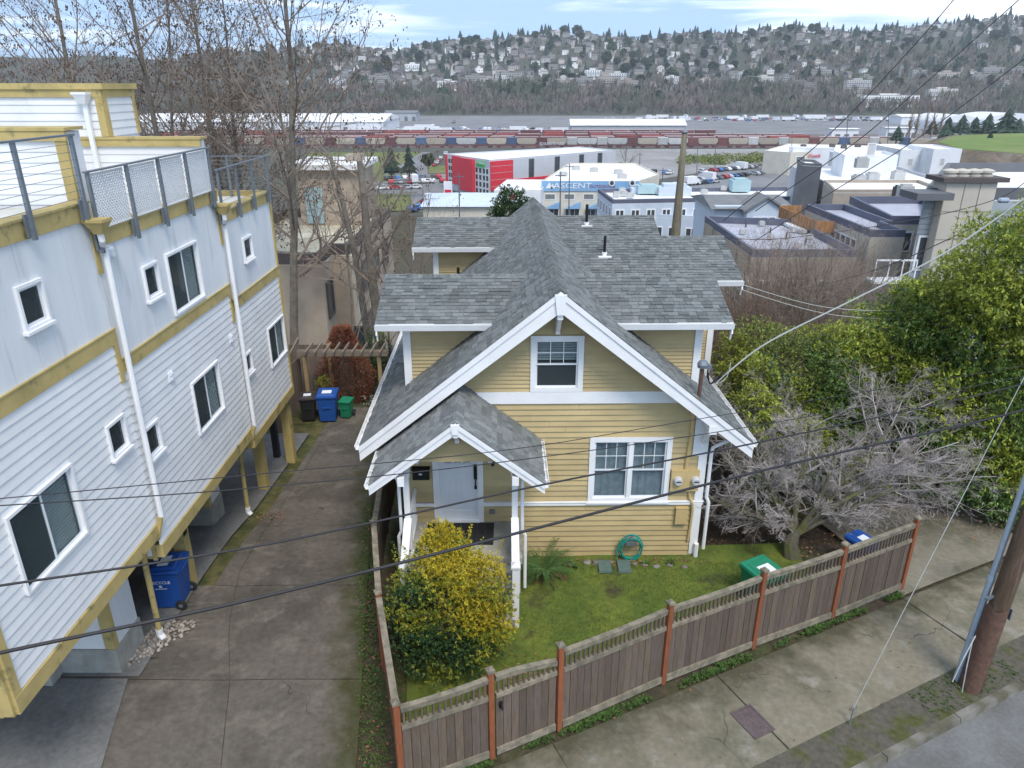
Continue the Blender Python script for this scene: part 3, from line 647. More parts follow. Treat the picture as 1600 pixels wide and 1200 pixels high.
for sgn in (-1, 1):                                            # rakes
    e = HC+sgn*(HW+.05); ez = RZ-SL*(HW+.05); A = (HC, e) if sgn > 0 else (e, HC); Z = (RZ, ez) if sgn > 0 else (ez, RZ); dz = (.46,.36) if sgn > 0 else (.36,.46)
    for yy in (14.93, YB):
        d = MB(); d.hexa([(A[0],yy,Z[0]-dz[0]),(A[1],yy,Z[1]-dz[1]),(A[1],yy+.08,Z[1]-dz[1]),(A[0],yy+.08,Z[0]-dz[0]),(A[0],yy,Z[0]-.012),(A[1],yy,Z[1]-.012),(A[1],yy+.08,Z[1]-.012),(A[0],yy+.08,Z[0]-.012)])
        if yy < 20: d.hexa([(A[0],yy-.03,Z[0]-.13),(A[1],yy-.03,Z[1]-.13),(A[1],yy,Z[1]-.13),(A[0],yy,Z[0]-.13),(A[0],yy-.03,Z[0]-.01),(A[1],yy-.03,Z[1]-.01),(A[1],yy,Z[1]-.01),(A[0],yy,Z[0]-.01)])
        d.build('rake_board', MATS['trim'], house)
    d = MB(); gutter(d, (e,14.95,ez+.015), (e,YB,ez+.015), (sgn,0,0), .11, .10)
    for k in range(24): yy = 15.2+k*.58; d.box(min(e,e+sgn*.1), max(e,e+sgn*.1), yy-.012, yy+.012, ez+.016, ez+.022)
    d.build('gutter', MATS['trim'], house)
d = MB(); d.prism([(HC-.13,14.87,RZ-.06),(HC+.13,14.87,RZ-.06),(HC+.075,14.87,RZ-.50),(HC-.075,14.87,RZ-.50)], (0,.06,0)); d.box(HC-.06,HC+.06,14.93,HY,RZ-.62,RZ-.5)
d.box(HC-.05,HC+.05,15.46,15.6,RZ-1.12,RZ-.62); d.hexa([(HC-.045,15.42,RZ-1.05),(HC+.045,15.42,RZ-1.05),(HC+.045,15.52,RZ-1.05),(HC-.045,15.52,RZ-1.05),(HC-.045,15.02,RZ-.625),(HC+.045,15.02,RZ-.625),(HC+.045,15.14,RZ-.625),(HC-.045,15.14,RZ-.625)]); d.build('gable_bracket', MATS['trim'], house)
d = MB(); d.box(4.50,4.62,14.98,15.6,3.78,3.92); d.box(4.47,4.65,14.92,14.98,3.74,3.95); d.hexa([(4.51,15.45,3.25),(4.61,15.45,3.25),(4.61,15.56,3.25),(4.51,15.56,3.25),(4.51,15.05,3.78),(4.61,15.05,3.78),(4.61,15.18,3.78),(4.51,15.18,3.78)]); d.build('eave_bracket', MATS['trim'], house)
# dormers
def dormer(sgn, xw, xr, yw, ye, ze, yr, zr, yb, post=False):
    """cross gable: wall at yw out to xw, front eave (ye, ze), ridge (yr, zr), rake end xr; sgn -1 left, 1 right"""
    def xm(z): return HC+sgn*(RZ-z)/SL                       # where the main roof reaches height z
    d = MB(); X0, X1 = sorted((xw-sgn*.03, HC+sgn*.5))
    d.box(X0, X1, yw+.03, yb-(yw-ye), 3.6 if abs(xw) < 5.2 else 1.5, ze-.02); dw = d.build('dormer_wall', MATS['yellow'], house)
    dp = Pl((0,yw+.03,0), (1,0,0), (0,-1,0)); zb = roofz(xw) if abs(xw) < 5.2 else 2.5
    siding(dw, dp, zb, ze-.1, .095, lambda z: tuple(sorted((xw, xm(z)-sgn*.05))) if sgn*xm(z) < sgn*xw else (xw-.001, xw), MATS['yellow'])
    for q in (yw+.03, yb-(yw-ye)):
        ds = Pl((xw-sgn*.03, q, 0), (0,1,0), (sgn,0,0))
    siding(dw, Pl((xw-sgn*.03, yw+.03, 0), (0,1,0), (sgn,0,0)), zb-.1, ze-.05, .095, lambda z: (0, yb-(yw-ye)-yw-.03), MATS['yellow'], joined=True, name='side_clapboards')
    d = MB(); x0, x1 = sorted((xw+sgn*.03, xw-sgn*.155)); d.box(x0, x1, yw-.034, yw+.03, zb-.12, ze-.04); d.build('corner_board', MATS['trim'], house)
    a, b = sorted((xw+sgn*.031, xw-sgn*.02)); d = MB(); d.box(a, b, yw+.031, yw+.17, zb-.1, ze-.04); d.build('corner_board', MATS['trim'], house)
    sl = (zr-ze)/(yr-ye)
    d = MB(); xi = HC+sgn*.05
    for (y0, z0, y1, z1) in ((ye,ze,yr,zr), (yr,zr,yb,ze)):
        A = sorted((xr, xi)); d.hexa([(A[0],y0,z0-.11),(A[1],y0,z0-.11),(A[1],y1,z1-.11),(A[0],y1,z1-.11),(A[0],y0,z0-.008),(A[1],y0,z0-.008),(A[1],y1,z1-.008),(A[0],y1,z1-.008)])
    dr_ = d.build('dormer_roof', MATS['ridgecap'], house)
    cs = sqrt(1+sl*sl); L = (yr-ye)*cs
    # front plane, up slope = +Y
    if sgn < 0: poly = [(0,0),(xm(ze)-xr+.12,0),(xm(zr)-xr+.12,L),(0,L)]; shingle_plane((xr,ye-.03,ze+.004), (1,0,0), (0,1,sl), poly, dr_, jn=js)
    else: poly = [(0,0),(0,L),(-(xr-xm(zr)+.12),L),(-(xr-xm(ze)+.12),0)]; shingle_plane((xr,ye-.03,ze+.004), (1,0,0), (0,1,sl), poly, dr_, jn=js)
    if sgn < 0: shingle_plane((xr,yb+.03,ze+.004), (1,0,0), (0,-1,sl), poly, dr_, jn=js)
    else: shingle_plane((xr,yb+.03,ze+.004), (1,0,0), (0,-1,sl), poly, dr_, jn=js)
    ridge_caps((xr,yr,zr+.012), (xm(zr)-sgn*.05,yr,zr+.012), sl, dr_, js)
    d = MB(); gutter(d, (xr,ye-.03,ze+.012), (xm(ze),ye-.03,ze+.012), (0,-1,0), .13, .15); d.build('gutter', MATS['trim'], house)
    x0, x1 = sorted((xr-sgn*.02, xr-sgn*.055))
    d = MB(); d.hexa([(x0,ye-.14,ze-.24),(x1,ye-.14,ze-.24),(x1,yr,zr-.24),(x0,yr,zr-.24),(x0,ye-.10,ze-.112),(x1,ye-.10,ze-.112),(x1,yr,zr-.112),(x0,yr,zr-.112)])
    d.hexa([(x0,yr+.001,zr-.24),(x1,yr+.001,zr-.24),(x1,yb+.1,ze-.24),(x0,yb+.1,ze-.24),(x0,yr+.001,zr-.112),(x1,yr+.001,zr-.112),(x1,yb+.1,ze-.112),(x0,yb+.1,ze-.112)])
    d.prism([(x0,ye-.15,ze-.02),(x0,ye+.06,ze-.02),(x0,ye-.02,ze-.42)], (x1-x0,0,0)); d.build('rake_board', MATS['trim'], house)
dormer(-1, HX0, -3.2, 16.88, 16.45, 5.93, 18.40, 6.62, 20.35)
dormer(1, HX1, 5.24, 16.88, 16.45, 5.93, 18.40, 6.62, 20.35)
dormer(-1, HX0, -3.3, 25.6, 25.2, 5.93, 27.15, 6.62, 29.1)
dormer(1, 6.26, 6.88, 21.35, 20.95, 5.80, 23.35, 6.64, 25.75)
dormer(1, HX1, 5.45, 25.9, 25.5, 5.93, 27.5, 6.62, 29.4)
js.build('shingles', MATS['shingle'], roof, kind='stuff')
for p, h, r, fl in (((2.95,22.3,6.25), .62, .045, True), ((2.9,26.9,6.38), .75, .055, True), ((-1.72,25.0,4.85), .42, .05, False)):
    d = MB(); d.tube([p, (p[0],p[1],p[2]+h)], r, 10); 
    v = d.build('vent_pipe', MATS['black'], house)
    if fl: d = MB(); d.box(p[0]-.2,p[0]+.2,p[1]-.2,p[1]+.2,p[2]-.10,p[2]+.02); d.tube([p,(p[0],p[1],p[2]+.12)], r*1.8, 8); d.build('flashing', MATS['trim'], v)
mat('hvac_grey', (.50,.51,.51), .4, .06, 8)
# fittings on the front wall
d = MB(); FW.box(d, 3.86, 4.54, 1.93, 2.50, .02, .15); meter = d.build('meter_box', MATS['meterpaint'], house)
for x in (4.02, 4.45):
    d = MB(); q = FW.p(x, 2.24, .15); d.lathe([(.11,0),(.11,-.04),(.098,-.05),(.098,-.10),(.08,-.12)], 16, q, 'y'); d.build('meter', MATS['hvac_grey'], meter)
    d = MB(); d.obox(FW.p(x,2.25,.273), (.06,0,0), (0,.004,0), (0,0,.015)); d.build('meter_dial', MATS['dark'], meter)
d = MB(); FW.box(d, 4.06, 4.36, .98, 1.42, .02, .14); FW.box(d, 4.05, 4.37, 1.42, 1.44, .02, .15); d.build('junction_box', MATS['meterpaint'], house)
d = MB(); d.tube([FW.p(4.22,2.5,.06), FW.p(4.27,3.4,.06), FW.p(4.27,4.25,.06)], .055, 8); d.build('conduit', MATS['meterpaint'], house)
d = MB(); d.tube([FW.p(4.35,1.93,.06), FW.p(4.38,1.7,.07), FW.p(4.46,1.55,.10), FW.p(4.48,1.3,.08), FW.p(4.47,.75,.06), FW.p(4.45,.45,.06)], .035, 8); d.build('conduit', MATS['meterpaint'], house)
d = MB(); mp_ = Vector((4.28,15.35,roofz(4.28))); d.tube([mp_-Vector((0,0,.1)), mp_+Vector((.02,0,.75))], .045, 8); mast = d.build('service_mast', MATS['rust'], house)
d = MB(); q = mp_+Vector((.02,0,.75)); d.lathe([(.05,-.05),(.12,-.02),(.13,.06),(.09,.13),(.02,.16)], 12, q); d.obox(q+Vector((.1,-.02,.02)), (.08,0,-.03), (0,.07,0), (.01,0,.05)); d.build('weatherhead', MATS['galv'], mast)
for k in range(3):
    d = MB(); d.tube([q+Vector((.12,-.02+k*.02,0)), q+Vector((.10+.03*k,-.05,-.22-.05*k)), q+Vector((.2,-.02,-.42)), q+Vector((.38,0,-.38+.06*k)), q+Vector((.50,.02,-.1))], .012, 5); d.build('service_lead', MATS['black'], mast)
d = MB(); d.tube([(5.42,15.5,3.42),(4.95,15.5,3.20),(4.80,15.52,3.10),(4.78,15.52,2.9),(4.78,15.52,1.75),(4.84,15.5,1.6),(4.84,15.5,.25)], .045, 8); d.build('downspout', MATS['trim'], house)
d = MB(); d.tube([(4.66,15.5,.40),(4.66,15.5,.02)], .06, 8); d.build('downspout', MATS['trim'], house)
d = MB(); FW.box(d, -2.40, -2.0, 2.28, 2.56, .02, .12); d.hexa([FW.p(-2.42,2.56,.14),FW.p(-1.98,2.56,.14),FW.p(-1.98,2.56,.02),FW.p(-2.42,2.56,.02),FW.p(-2.42,2.58,.14),FW.p(-1.98,2.58,.14),FW.p(-1.98,2.61,.02),FW.p(-2.42,2.61,.02)]); mb_ = d.build('mailbox', MATS['black'], house)
d = MB(); FW.box(d, -2.25, -2.17, 2.42, 2.46, .12, .124); d.build('house_number_plate', MATS['sticker'], mb_)
d = MB(); FW.box(d, -.50, -.43, 2.62, 2.74, .02, .07); d.build('doorbell', MATS['black'], house)
d = MB(); FW.box(d, -.56, -.42, 1.27, 1.40, .02, .06); d.build('outlet_cover', MATS['rock'], house)
for x in (-2.1, -.5): d = MB(); d.lathe([(.05,0),(.06,-.04),(.03,-.08)], 10, (x,14.2,3.52)); d.build('porch_light', MATS['vinyl'], house)
# ================================================================ the white townhouses on the left
TX = -7.2; TB = -15.0
town = thing('white_townhouse', 'three storey white and mustard trimmed townhouse row stepping down the driveway', 'townhouse', (TX, 15.0, 0))
FACE = Pl((TX-.03,0,0), (0,1,0), (1,0,0))
units = [  # y0, y1, z0 (soffit), zm0, zm1 (belt), zp0 (parapet bottom), zp1 (top), deck
    (8.05, 12.62, 2.60, 6.76, 7.03, 9.00, 9.30), (12.625, 18.20, 2.08, 6.18, 6.43, 8.50, 8.78), (18.205, 22.20, 1.74, 5.70, 5.97, 7.93, 8.22)]
holes_up = [[(10.28,10.93,7.72,8.40)], [(13.98,14.62,7.15,7.84),(15.01,16.62,6.54,7.86)], [(19.47,20.17,6.70,7.33)]]
holes_lo = [[(11.66,12.30,4.85,5.51),(8.85,10.52,4.09,5.42)], [(12.81,13.46,4.20,4.87),(15.14,16.72,3.63,4.92)], [(18.46,18.97,3.81,4.39),(20.46,22.03,3.25,4.48)]]
for k, (y0,y1,z0,m0,m1,p0,p1) in enumerate(units):
    d = MB(); d.box(TB, TX-.22, y0+.0, y1, z0+.02, p0+.1); wl = d.build('wall', MATS['panel'], town)
    # lower storey: lap siding, upper storey: flat panels with thin joints
    siding(wl, FACE, z0+.30, m0, .172, lambda z: (y0+(.1 if k == 0 else 0), y1), MATS['whiteboard'], holes_lo[k], split=2.6, t=.025)
    seams = [y0] + [y0+1.22*i for i in range(1,9) if y0+1.22*i < y1-.3] + [y1]
    for a, b in zip(seams, seams[1:]):
        cuts = [h for h in holes_up[k] if h[0] < b and h[1] > a]
        cells = [(a+.004, b-.004, m1, p0)]
        for h in cuts:
            nc = []
            for (q0,q1,r0,r1) in cells:
                u0, u1 = max(q0,h[0]), min(q1,h[1])
                if u0 >= u1: nc.append((q0,q1,r0,r1)); continue
                if q0 < u0: nc.append((q0,u0,r0,r1))
                if u1 < q1: nc.append((u1,q1,r0,r1))
                nc += [(u0,u1,r0,h[2]),(u0,u1,h[3],r1)]
            cells = [c for c in nc if c[1]-c[0] > .01 and c[3]-c[2] > .01]
        for c in cells: d = MB(); FACE.box(d, *c, .001, .016); d.build('panel', MATS['panel'], wl)
    d = MB(); FACE.box(d, y0, y1-.0, m0, m1, .0, .045); FACE.box(d, y0, y1, m1, m1+.025, .0, .06); d.build('belt_board', MATS['mustard'], town)
    d = MB(); FACE.box(d, y0, y1, z0, z0+.29, -.1, .055); d.box(TB, TX-.14, y0+.01, y1-.01, z0-.05, z0+.018); d.build('soffit_beam', MATS['mustard'], town)
    if k < 2: d = MB(); FACE.box(d, y1-.13, y1-.002, m0-.75, m0-.001, .0, .044); d.build('corner_board', MATS['mustard'], town)
    for i, yy in enumerate(lin(y0, y1, 4)[:-1]):               # parapet fascia in lengths with a cap
        d = MB(); L = (y1-y0)/4; FACE.box(d, yy+.003, yy+L-.003, p0, p1-.03, -.2, .05); d.build('parapet_fascia', MATS['mustard'], town)
        d = MB(); FACE.box(d, yy+.003, yy+L-.003, p1-.028, p1+R.uniform(.0,.012), -.24, .075); d.build('parapet_cap', MATS['mustard'], town)
    d = MB(); d.box(TB, TX-.24, y0+.02, y1-.02, p0+.11, p1-.12); d.build('roof_deck', MATS['asphaltroof'], town)
    for h in holes_up[k]+holes_lo[k]:
        wide = h[1]-h[0] > 1
        window(town, FACE, *h, trim=.05, frame='trim', back='none', slider=wide, sill=not wide, glass='glass_dark' if not wide else {False:'glass_dark', True:'glass'}, blind=1.0 if wide else 0, d=.0)
d = MB(); FACE.box(d, 8.05, 8.20, 2.89, 6.76, .0, .05); d.box(TX-.2, TX-.031, 8.0, 8.05, 2.6, 9.0); d.build('corner_board', MATS['mustard'], town)
d = MB(); d.box(TB, TX-.201, 8.0, 8.05, 2.58, 2.88); d.build('soffit_beam', MATS['mustard'], town)
siding(town, Pl((0,8.05,0),(1,0,0),(0,-1,0)), 2.9, 9.0, .172, lambda z: (TB, TX-.2), MATS['whiteboard'], joined=True, name='side_clapboards')
d = MB(); FACE.box(d, 22.08, 22.2, 2.03, 7.93, .0, .05); d.box(TX-.2, TX-.031, 22.2, 22.24, 1.74, 8.2); d.build('corner_board', MATS['mustard'], town)
# walls on the roof: front faces of the next unit and the tall stair block
def roofwall(x0, x1, y, z0, z1, depth, endtrim=True):
    d = MB(); d.box(x0, x1-.02, y+.03, y+depth, z0-.4, z1-.02); wl = d.build('roof_wall', MATS['whiteboard'], town)
    siding(wl, Pl((0,y+.03,0),(1,0,0),(0,-1,0)), z0, z1-.16, .185, lambda z: (x0, x1-.17), MATS['whiteboard'], t=.02, split=3)
    d = MB(); d.box(x0, x1+.03, y-.03, y+.03, z1-.16, z1); d.box(x0, x1+.05, y-.05, y+depth+.03, z1, z1+.05); d.build('coping', MATS['mustard'], town)
    if endtrim: d = MB(); d.box(x1-.17, x1+.012, y-.012, y+.05, z0-.1, z1-.161); d.build('corner_board', MATS['mustard'], town)
    return wl
roofwall(TB, -7.38, 12.68, 9.05, 10.42, .5)
roofwall(TB, -7.42, 18.2, 8.5, 9.93, .35, False)
d = MB(); d.box(TB, -9.55, 18.24, 19.74, 8.5, 11.02); blk = d.build('stair_block', MATS['whiteboard'], town)
siding(blk, Pl((0,18.24,0),(1,0,0),(0,-1,0)), 9.99, 10.87, .175, lambda z: (TB, -9.68), MATS['whiteboard'], t=.024, split=3)
siding(blk, Pl((-9.55,18.24,0),(0,1,0),(1,0,0)), 9.99, 10.87, .175, lambda z: (.14, 1.40), MATS['whiteboard'], t=.022)
d = MB(); d.box(TB, -9.52, 18.18, 18.22, 10.86, 11.03); d.box(-9.55, -9.50, 18.22, 19.78, 10.86, 11.03); d.box(TB, -9.44, 18.14, 19.84, 11.03, 11.16); d.build('coping', MATS['mustard'], town)
d = MB(); d.box(-9.69, -9.52, 18.185, 18.24, 9.99, 10.86); d.box(-9.55, -9.505, 18.241, 18.38, 9.99, 10.86); d.box(-9.55, -9.50, 19.64, 19.76, 9.99, 10.86); d.build('corner_board', MATS['mustard'], town)
def leader(x, y, z, zb, X=TX, m='trim', hd='trim', front=False):
    d = MB(); a, b = .16, .07
    d.hexa([(x-b,y-b,z-.2),(x+b,y-b,z-.2),(x+b,y+b,z-.2),(x-b,y+b,z-.2),(x-a,y-a,z),(x+a,y-a,z),(x+a,y+a,z),(x-a,y+a,z)]); d.box(x-a-.01,x+a+.01,y-a-.01,y+a+.01,z,z+.05); d.build('leader_head', MATS[hd], town)
leader(-9.9, 18.08, 10.92, 0)
d = MB(); d.beam((-9.9,18.12,10.75), (-9.9,18.12,8.55), .10, .08, (0,1,0)); d.build('downspout', MATS['trim'], town)
for y, z, zb, zs in ((12.45, 8.98, 3.0, 8.4), (17.98, 8.42, 2.4, 7.9)):
    leader(TX+.20, y, z, 0, hd='mustard')
    d = MB(); x = TX+.10
    d.tube([(TX+.2,y,z-.18),(TX+.2,y+.02,z-.32),(x+.03,y+.13,z-.42),(x,y+.22,z-.48),(x,y+.22,z-.7),(x,y+.22,zb)], .055, 8, True); d.build('downspout', MATS['trim'], town)
for y, z in ((12.62,8.9),(18.16,8.3)):
    d = MB(); FACE.box(d, y-.1, y+.04, z-.85, z-.0, .0, .04); d.build('corner_board', MATS['mustard'], town)
for y, z0, z1 in ((12.66,3.05,-.02),(18.2,2.45,-.4)):
    d = MB(); d.tube([(TX+.10,y,z0),(TX-.05,y-.02,z0-.5),(TX-.33,y-.05,z0-.75),(TX-.40,y-.06,z0-1.0),(TX-.42,y-.06,z1+.25)], .06, 8); d.build('downspout', MATS['mustard'], town)
    d = MB(); d.tube([(TX-.42,y-.06,z1+.27),(TX-.42,y-.06,z1+.12),(TX-.33,y-.10,z1+.03)], .075, 8); d.build('downspout_boot', MATS['trim'], town)
for y, z in ((14.33,5.43),(17.76,5.11),(13.02,8.34)):
    d = MB(); FACE.box(d, y-.09, y+.09, z-.1, z+.1, .01, .05); FACE.box(d, y-.06, y+.06, z-.07, z-.01, .05, .085); FACE.box(d, y-.06, y+.06, z+.02, z+.07, .05, .075); d.build('vent_hood', MATS['vinyl'], town)
# railings
def railing(ys, zb, zt, x=TX+.12, mid=True, cables=True):
    for y in ys:
        d = MB(); d.box(x-.025, x+.025, y-.035, y+.035, zb, zt); d.box(x-.06, x-.026, y-.09, y-.036, zb+.05, zb+.38); d.build('rail_post', MATS['galv'], town)
    d = MB(); d.box(x-.035, x+.035, ys[0]-.08, ys[-1]+.08, zt, zt+.03); d.build('top_rail', MATS['galv'], town)
    if cables:
        for i in range(8): d = MB(); zz = zt-.12*(i+1); d.tube([(x,ys[0],zz),(x,ys[-1],zz)], .005, 4); d.build('cable', MATS['galv'], town)
railing([8.2,9.55,10.86,12.33], 8.98, 10.36)
railing([12.58,13.9,15.18,16.48,17.76], 8.42, 9.76, cables=False)
railing([18.14,19.36,20.54,21.85], 7.92, 9.22)
for ya, yb in ((18.14,21.85),):
    for x in (-9.3,):
        d = MB()
        for y in (18.7,20.3,21.85): d.box(x-.03, x+.03, y-.03, y+.03, 8.15, 9.3)
        d.box(x-.035, x+.035, 18.6, 21.9, 9.3, 9.33)
        for i in range(8): d.box(x-.004, x+.004, 18.6, 21.9, 9.2-.12*i, 9.208-.12*i)
        d.build('inner_railing', MATS['galv'], town)
    d = MB(); d.box(-12, TX+.1, 21.85, 21.89, 9.22, 9.25)
    for i in range(8): d.box(-12, TX+.1, 21.865, 21.873, 9.12-.12*i, 9.128-.12*i)
    for x in (-8.2,-9.2,-10.4): d.box(x-.03, x+.03, 21.84, 21.9, 8.0, 9.22)
    d.build('back_railing', MATS['galv'], town)
    d = MB(); d.box(-12, TX-.2, 22.0, 22.2, 8.1, 8.25); d.build('coping', MATS['mustard'], town)
# lattice screens behind the middle railing: real diagonal slats
ly = [12.58,13.9,15.18,16.48,17.76]
for a, b in zip(ly, ly[1:]):
    d = MB(); x = TX+.06; z0, z1 = 8.80, 9.73
    d.box(x-.01, x+.01, a+.04, b-.04, z0, z0+.03); d.box(x-.01, x+.01, a+.04, b-.04, z1-.03, z1)
    W = b-a-.08; Hh = z1-z0; k = -Hh
    for sgn, dx in ((1,-.008),(-1,.004)):
        k = -Hh
        while k < W:
            p0u, p1u = k, k+Hh; q0, q1 = 0., Hh
            if p0u < 0: q0 = -p0u; p0u = 0
            if p1u > W: q1 = Hh-(p1u-W); p1u = W
            if q1-q0 > .05:
                if sgn > 0: A, B = (x+dx, a+.04+p0u, z0+q0), (x+dx, a+.04+p1u, z0+q1)
                else: A, B = (x+dx, a+.04+p0u, z1-q0), (x+dx, a+.04+p1u, z1-q1)
                d.beam(A, B, .034, .006, (1,0,0))
            k += .088
    d.build('lattice_panel', MATS['trim'], town)
# carport: stem walls, posts, doors in the shade
def stem(x0, x1, y0, y1, zt, panel=True):
    g = gz(0, y0)
    d = MB(); d.box(x0, x1, y0, y1, g-.3, g+.62); d.build('stem_wall', MATS['concrete'], town)
    d = MB(); d.box(x0+.03, x1-.03, y0+.03, y1-.03, g+.62, zt); pw = d.build('carport_wall', MATS['panel'], town)
    siding(pw, Pl((0,y0+.03,0),(1,0,0),(0,-1,0)), g+.64, zt, .172, lambda z: (x0+.06, x1-.2), MATS['whiteboard'], t=.02)
    d = MB(); d.box(x1-.2, x1+.0, y0+.0, y0+.15, g+.63, zt-.01); d.build('corner_board', MATS['mustard'], town)
stem(-14.5, -7.95, 11.55, 12.55, 2.56); stem(-14.5, -8.3, 17.3, 18.15, 2.05)
d = MB(); d.box(-9.45,-9.25,11.35,11.54,.55,2.56); d.build('carport_post', MATS['mustard'], town)
d = MB(); d.box(-9.55,-9.15,11.2,11.54,-.2,.55); d.build('post_footing', MATS['concrete'], town)
for y, x, z in ((14.45,-7.75,2.05),(19.95,-7.75,1.7),(22.05,-7.5,1.7)):
    g = gz(0,y); d = MB(); d.box(x-.14, x+.14, y-.14, y+.14, g, z); d.build('carport_post', MATS['mustard'], town)
d = MB(); d.box(TX-.22, TX-.14, 12.62, 12.7, 2.0, 2.6); d.build('corner_board', MATS['mustard'], town)
d = MB(); d.box(-14.4,-13.9,12.0,22,-1.2,2.0); d.build('carport_back_wall', MATS['panel'], town)
d = MB(); d.box(-8.2,-8.0,22.3,22.5,-1.0,1.0); d.build('carport_post', MATS['dark'], town)
g = gz(0,14.3); d = MB(); d.box(-7.67,-7.60,14.33,14.5,1.42,1.75); d.box(-7.60,-7.58,14.36,14.47,1.47,1.7); d.build('wall_lamp', MATS['black'], town)
peb = MB()
for i in range(420):
    a = R.random(); x = -7.95+R.uniform(0,.95); y = 11.75+R.uniform(0,1.35)
    if x > -7.95+.9*(y-11.55)/1.2: continue
    s = R.uniform(.02,.05); g = gz(x,y)+.035
    peb.add([(x+s,y,g),(x,y+s,g),(x-s,y,g),(x,y-s,g),(x+s*.4,y+s*.3,g+s),(x-s*.4,y-s*.2,g+s*.9)], [(0,1,4),(1,2,5),(2,3,5),(3,0,4),(4,1,5),(4,5,3)])
mat('pebble', (.26,.225,.19), .9, .2, 9, 0, island=.5)
solo(peb, 'gravel_bed', MATS['pebble'], (-7.7,12.3,0), 'small river pebbles at the foot of the carport wall', 'gravel', kind='stuff')
R.seed(51)
# ================================================================ fences, gate
POSTS = [(-1.86,8.89),(-.36,9.55),(.865,10.16),(3.01,11.30),(5.12,12.30),(7.17,13.22),(9.24,14.25)]
fence = thing('wooden_fence', 'weathered board fence with red brown posts and picket top along the sidewalk', 'fence', (3.0,11.4,0))
def post(parent, x, y, h, w=.10, cap=True, m='redwood', z=0):
    d = MB(); a = math.atan2(SD.y, SD.x); u = Vector((cos(a),sin(a),0)); v = Vector((-sin(a),cos(a),0)); c = Vector((x,y,0))
    lean = Vector((R.uniform(-.015,.015), R.uniform(-.015,.015), 0))
    d.hexa([c-u*w/2-v*w/2+Vector((0,0,z)), c+u*w/2-v*w/2+Vector((0,0,z)), c+u*w/2+v*w/2+Vector((0,0,z)), c-u*w/2+v*w/2+Vector((0,0,z))] + [lean+Vector((0,0,h))+q for q in (c-u*w/2-v*w/2, c+u*w/2-v*w/2, c+u*w/2+v*w/2, c-u*w/2+v*w/2)])
    d.build('post', MATS[m], parent)
    if cap:
        d = MB(); k = w*.68; q = c+lean+Vector((0,0,h))
        d.hexa([q-u*k-v*k, q+u*k-v*k, q+u*k+v*k, q-u*k+v*k] + [q+Vector((0,0,.045))+s for s in (-u*k-v*k, u*k-v*k, u*k+v*k, -u*k+v*k)]); 
        d.hexa([q+Vector((0,0,.046))+s*.8 for s in (-u*k-v*k, u*k-v*k, u*k+v*k, -u*k+v*k)] + [q+Vector((0,0,.085))+s*.25 for s in (-u*k-v*k, u*k-v*k, u*k+v*k, -u*k+v*k)])
        d.build('post_cap', MATS['fencerail'], parent)
def panel(parent, A, B, zt=1.86, zm=1.42, zb=.06, arch=0., bow=.0, n_=None, inset=.06, upper=True):
    """rail, pickets, mid rail, boards and kickboard between two posts"""
    A, B = Vector((*A,0)), Vector((*B,0)); L = (B-A).length; u = (B-A)/L; v = Vector((-u.y,u.x,0)); g = Vector((0,0,1))
    A = A+u*inset; B = B-u*inset; L -= 2*inset
    def top(t): return zt - arch*(1-math.sin(pi*(.5+.5*t))) if arch else zt - bow*sin(pi*t)
    k = 8; d = MB()
    for i in range(k):
        t0, t1 = i/k, (i+1)/k
        p, q = A+u*L*t0, A+u*L*t1
        d.hexa([p-v*.035+g*(top(t0)-.11), q-v*.035+g*(top(t1)-.11), q+v*.035+g*(top(t1)-.11), p+v*.035+g*(top(t0)-.11), p-v*.05+g*top(t0), q-v*.05+g*top(t1), q+v*.05+g*top(t1), p+v*.05+g*top(t0)])
    d.build('top_rail', MATS['fencerail'], parent)
    d = MB(); d.beam(A+g*zm, B+g*zm, .085, .09); d.build('mid_rail', MATS['fencerail'], parent)
    d = MB(); d.beam(A+g*(zb+.08)-v*.03, B+g*(zb+.08)-v*.03, .04, .15); d.build('kickboard', MATS['fencerail'], parent)
    n = int(L/.098)
    for i in range(n):
        t = (i+.5)/n; d = MB(); p = A+u*L*t; z1 = top(t)-.11
        d.obox(p+g*((zm+.045+z1)/2), u*.018, v*.016, g*((z1-zm-.045)/2)); d.build('picket', MATS['fencewood'], parent)
    n = int(L/.145); w = L/n
    for i in range(n):
        d = MB(); p = A+u*(w*(i+.5)); z0 = zb+.02+R.uniform(-.01,.01)
        d.obox(p+g*((z0+zm-.045)/2)+v*R.uniform(-.006,.006), u*(w/2-.004), v*.010, g*((zm-.045-z0)/2)); d.build('board', MATS['fencewood'], parent)
for i, p in enumerate(POSTS): post(fence, *p, 1.97 if i not in (0,) else 1.95)
for i in (0,2,3,4,5): panel(fence, POSTS[i], POSTS[i+1], bow=R.uniform(.0,.03))
gate = thing('garden_gate', 'arched picket top garden gate between two red posts left of centre', 'gate', (.25,9.86,0))
panel(gate, POSTS[1], POSTS[2], arch=.16, inset=.085)
d = MB(); gp0 = Vector((-.22,9.60,1.25)); d.obox(gp0+Vector((.03,-.06,0)), SD*.03, SN*.015, Vector((0,0,.07))); d.tube([gp0+Vector((.05,-.08,.04)), gp0+Vector((.06,-.12,0)), gp0+Vector((.05,-.08,-.1))], .012, 6); d.build('gate_latch', MATS['black'], gate)
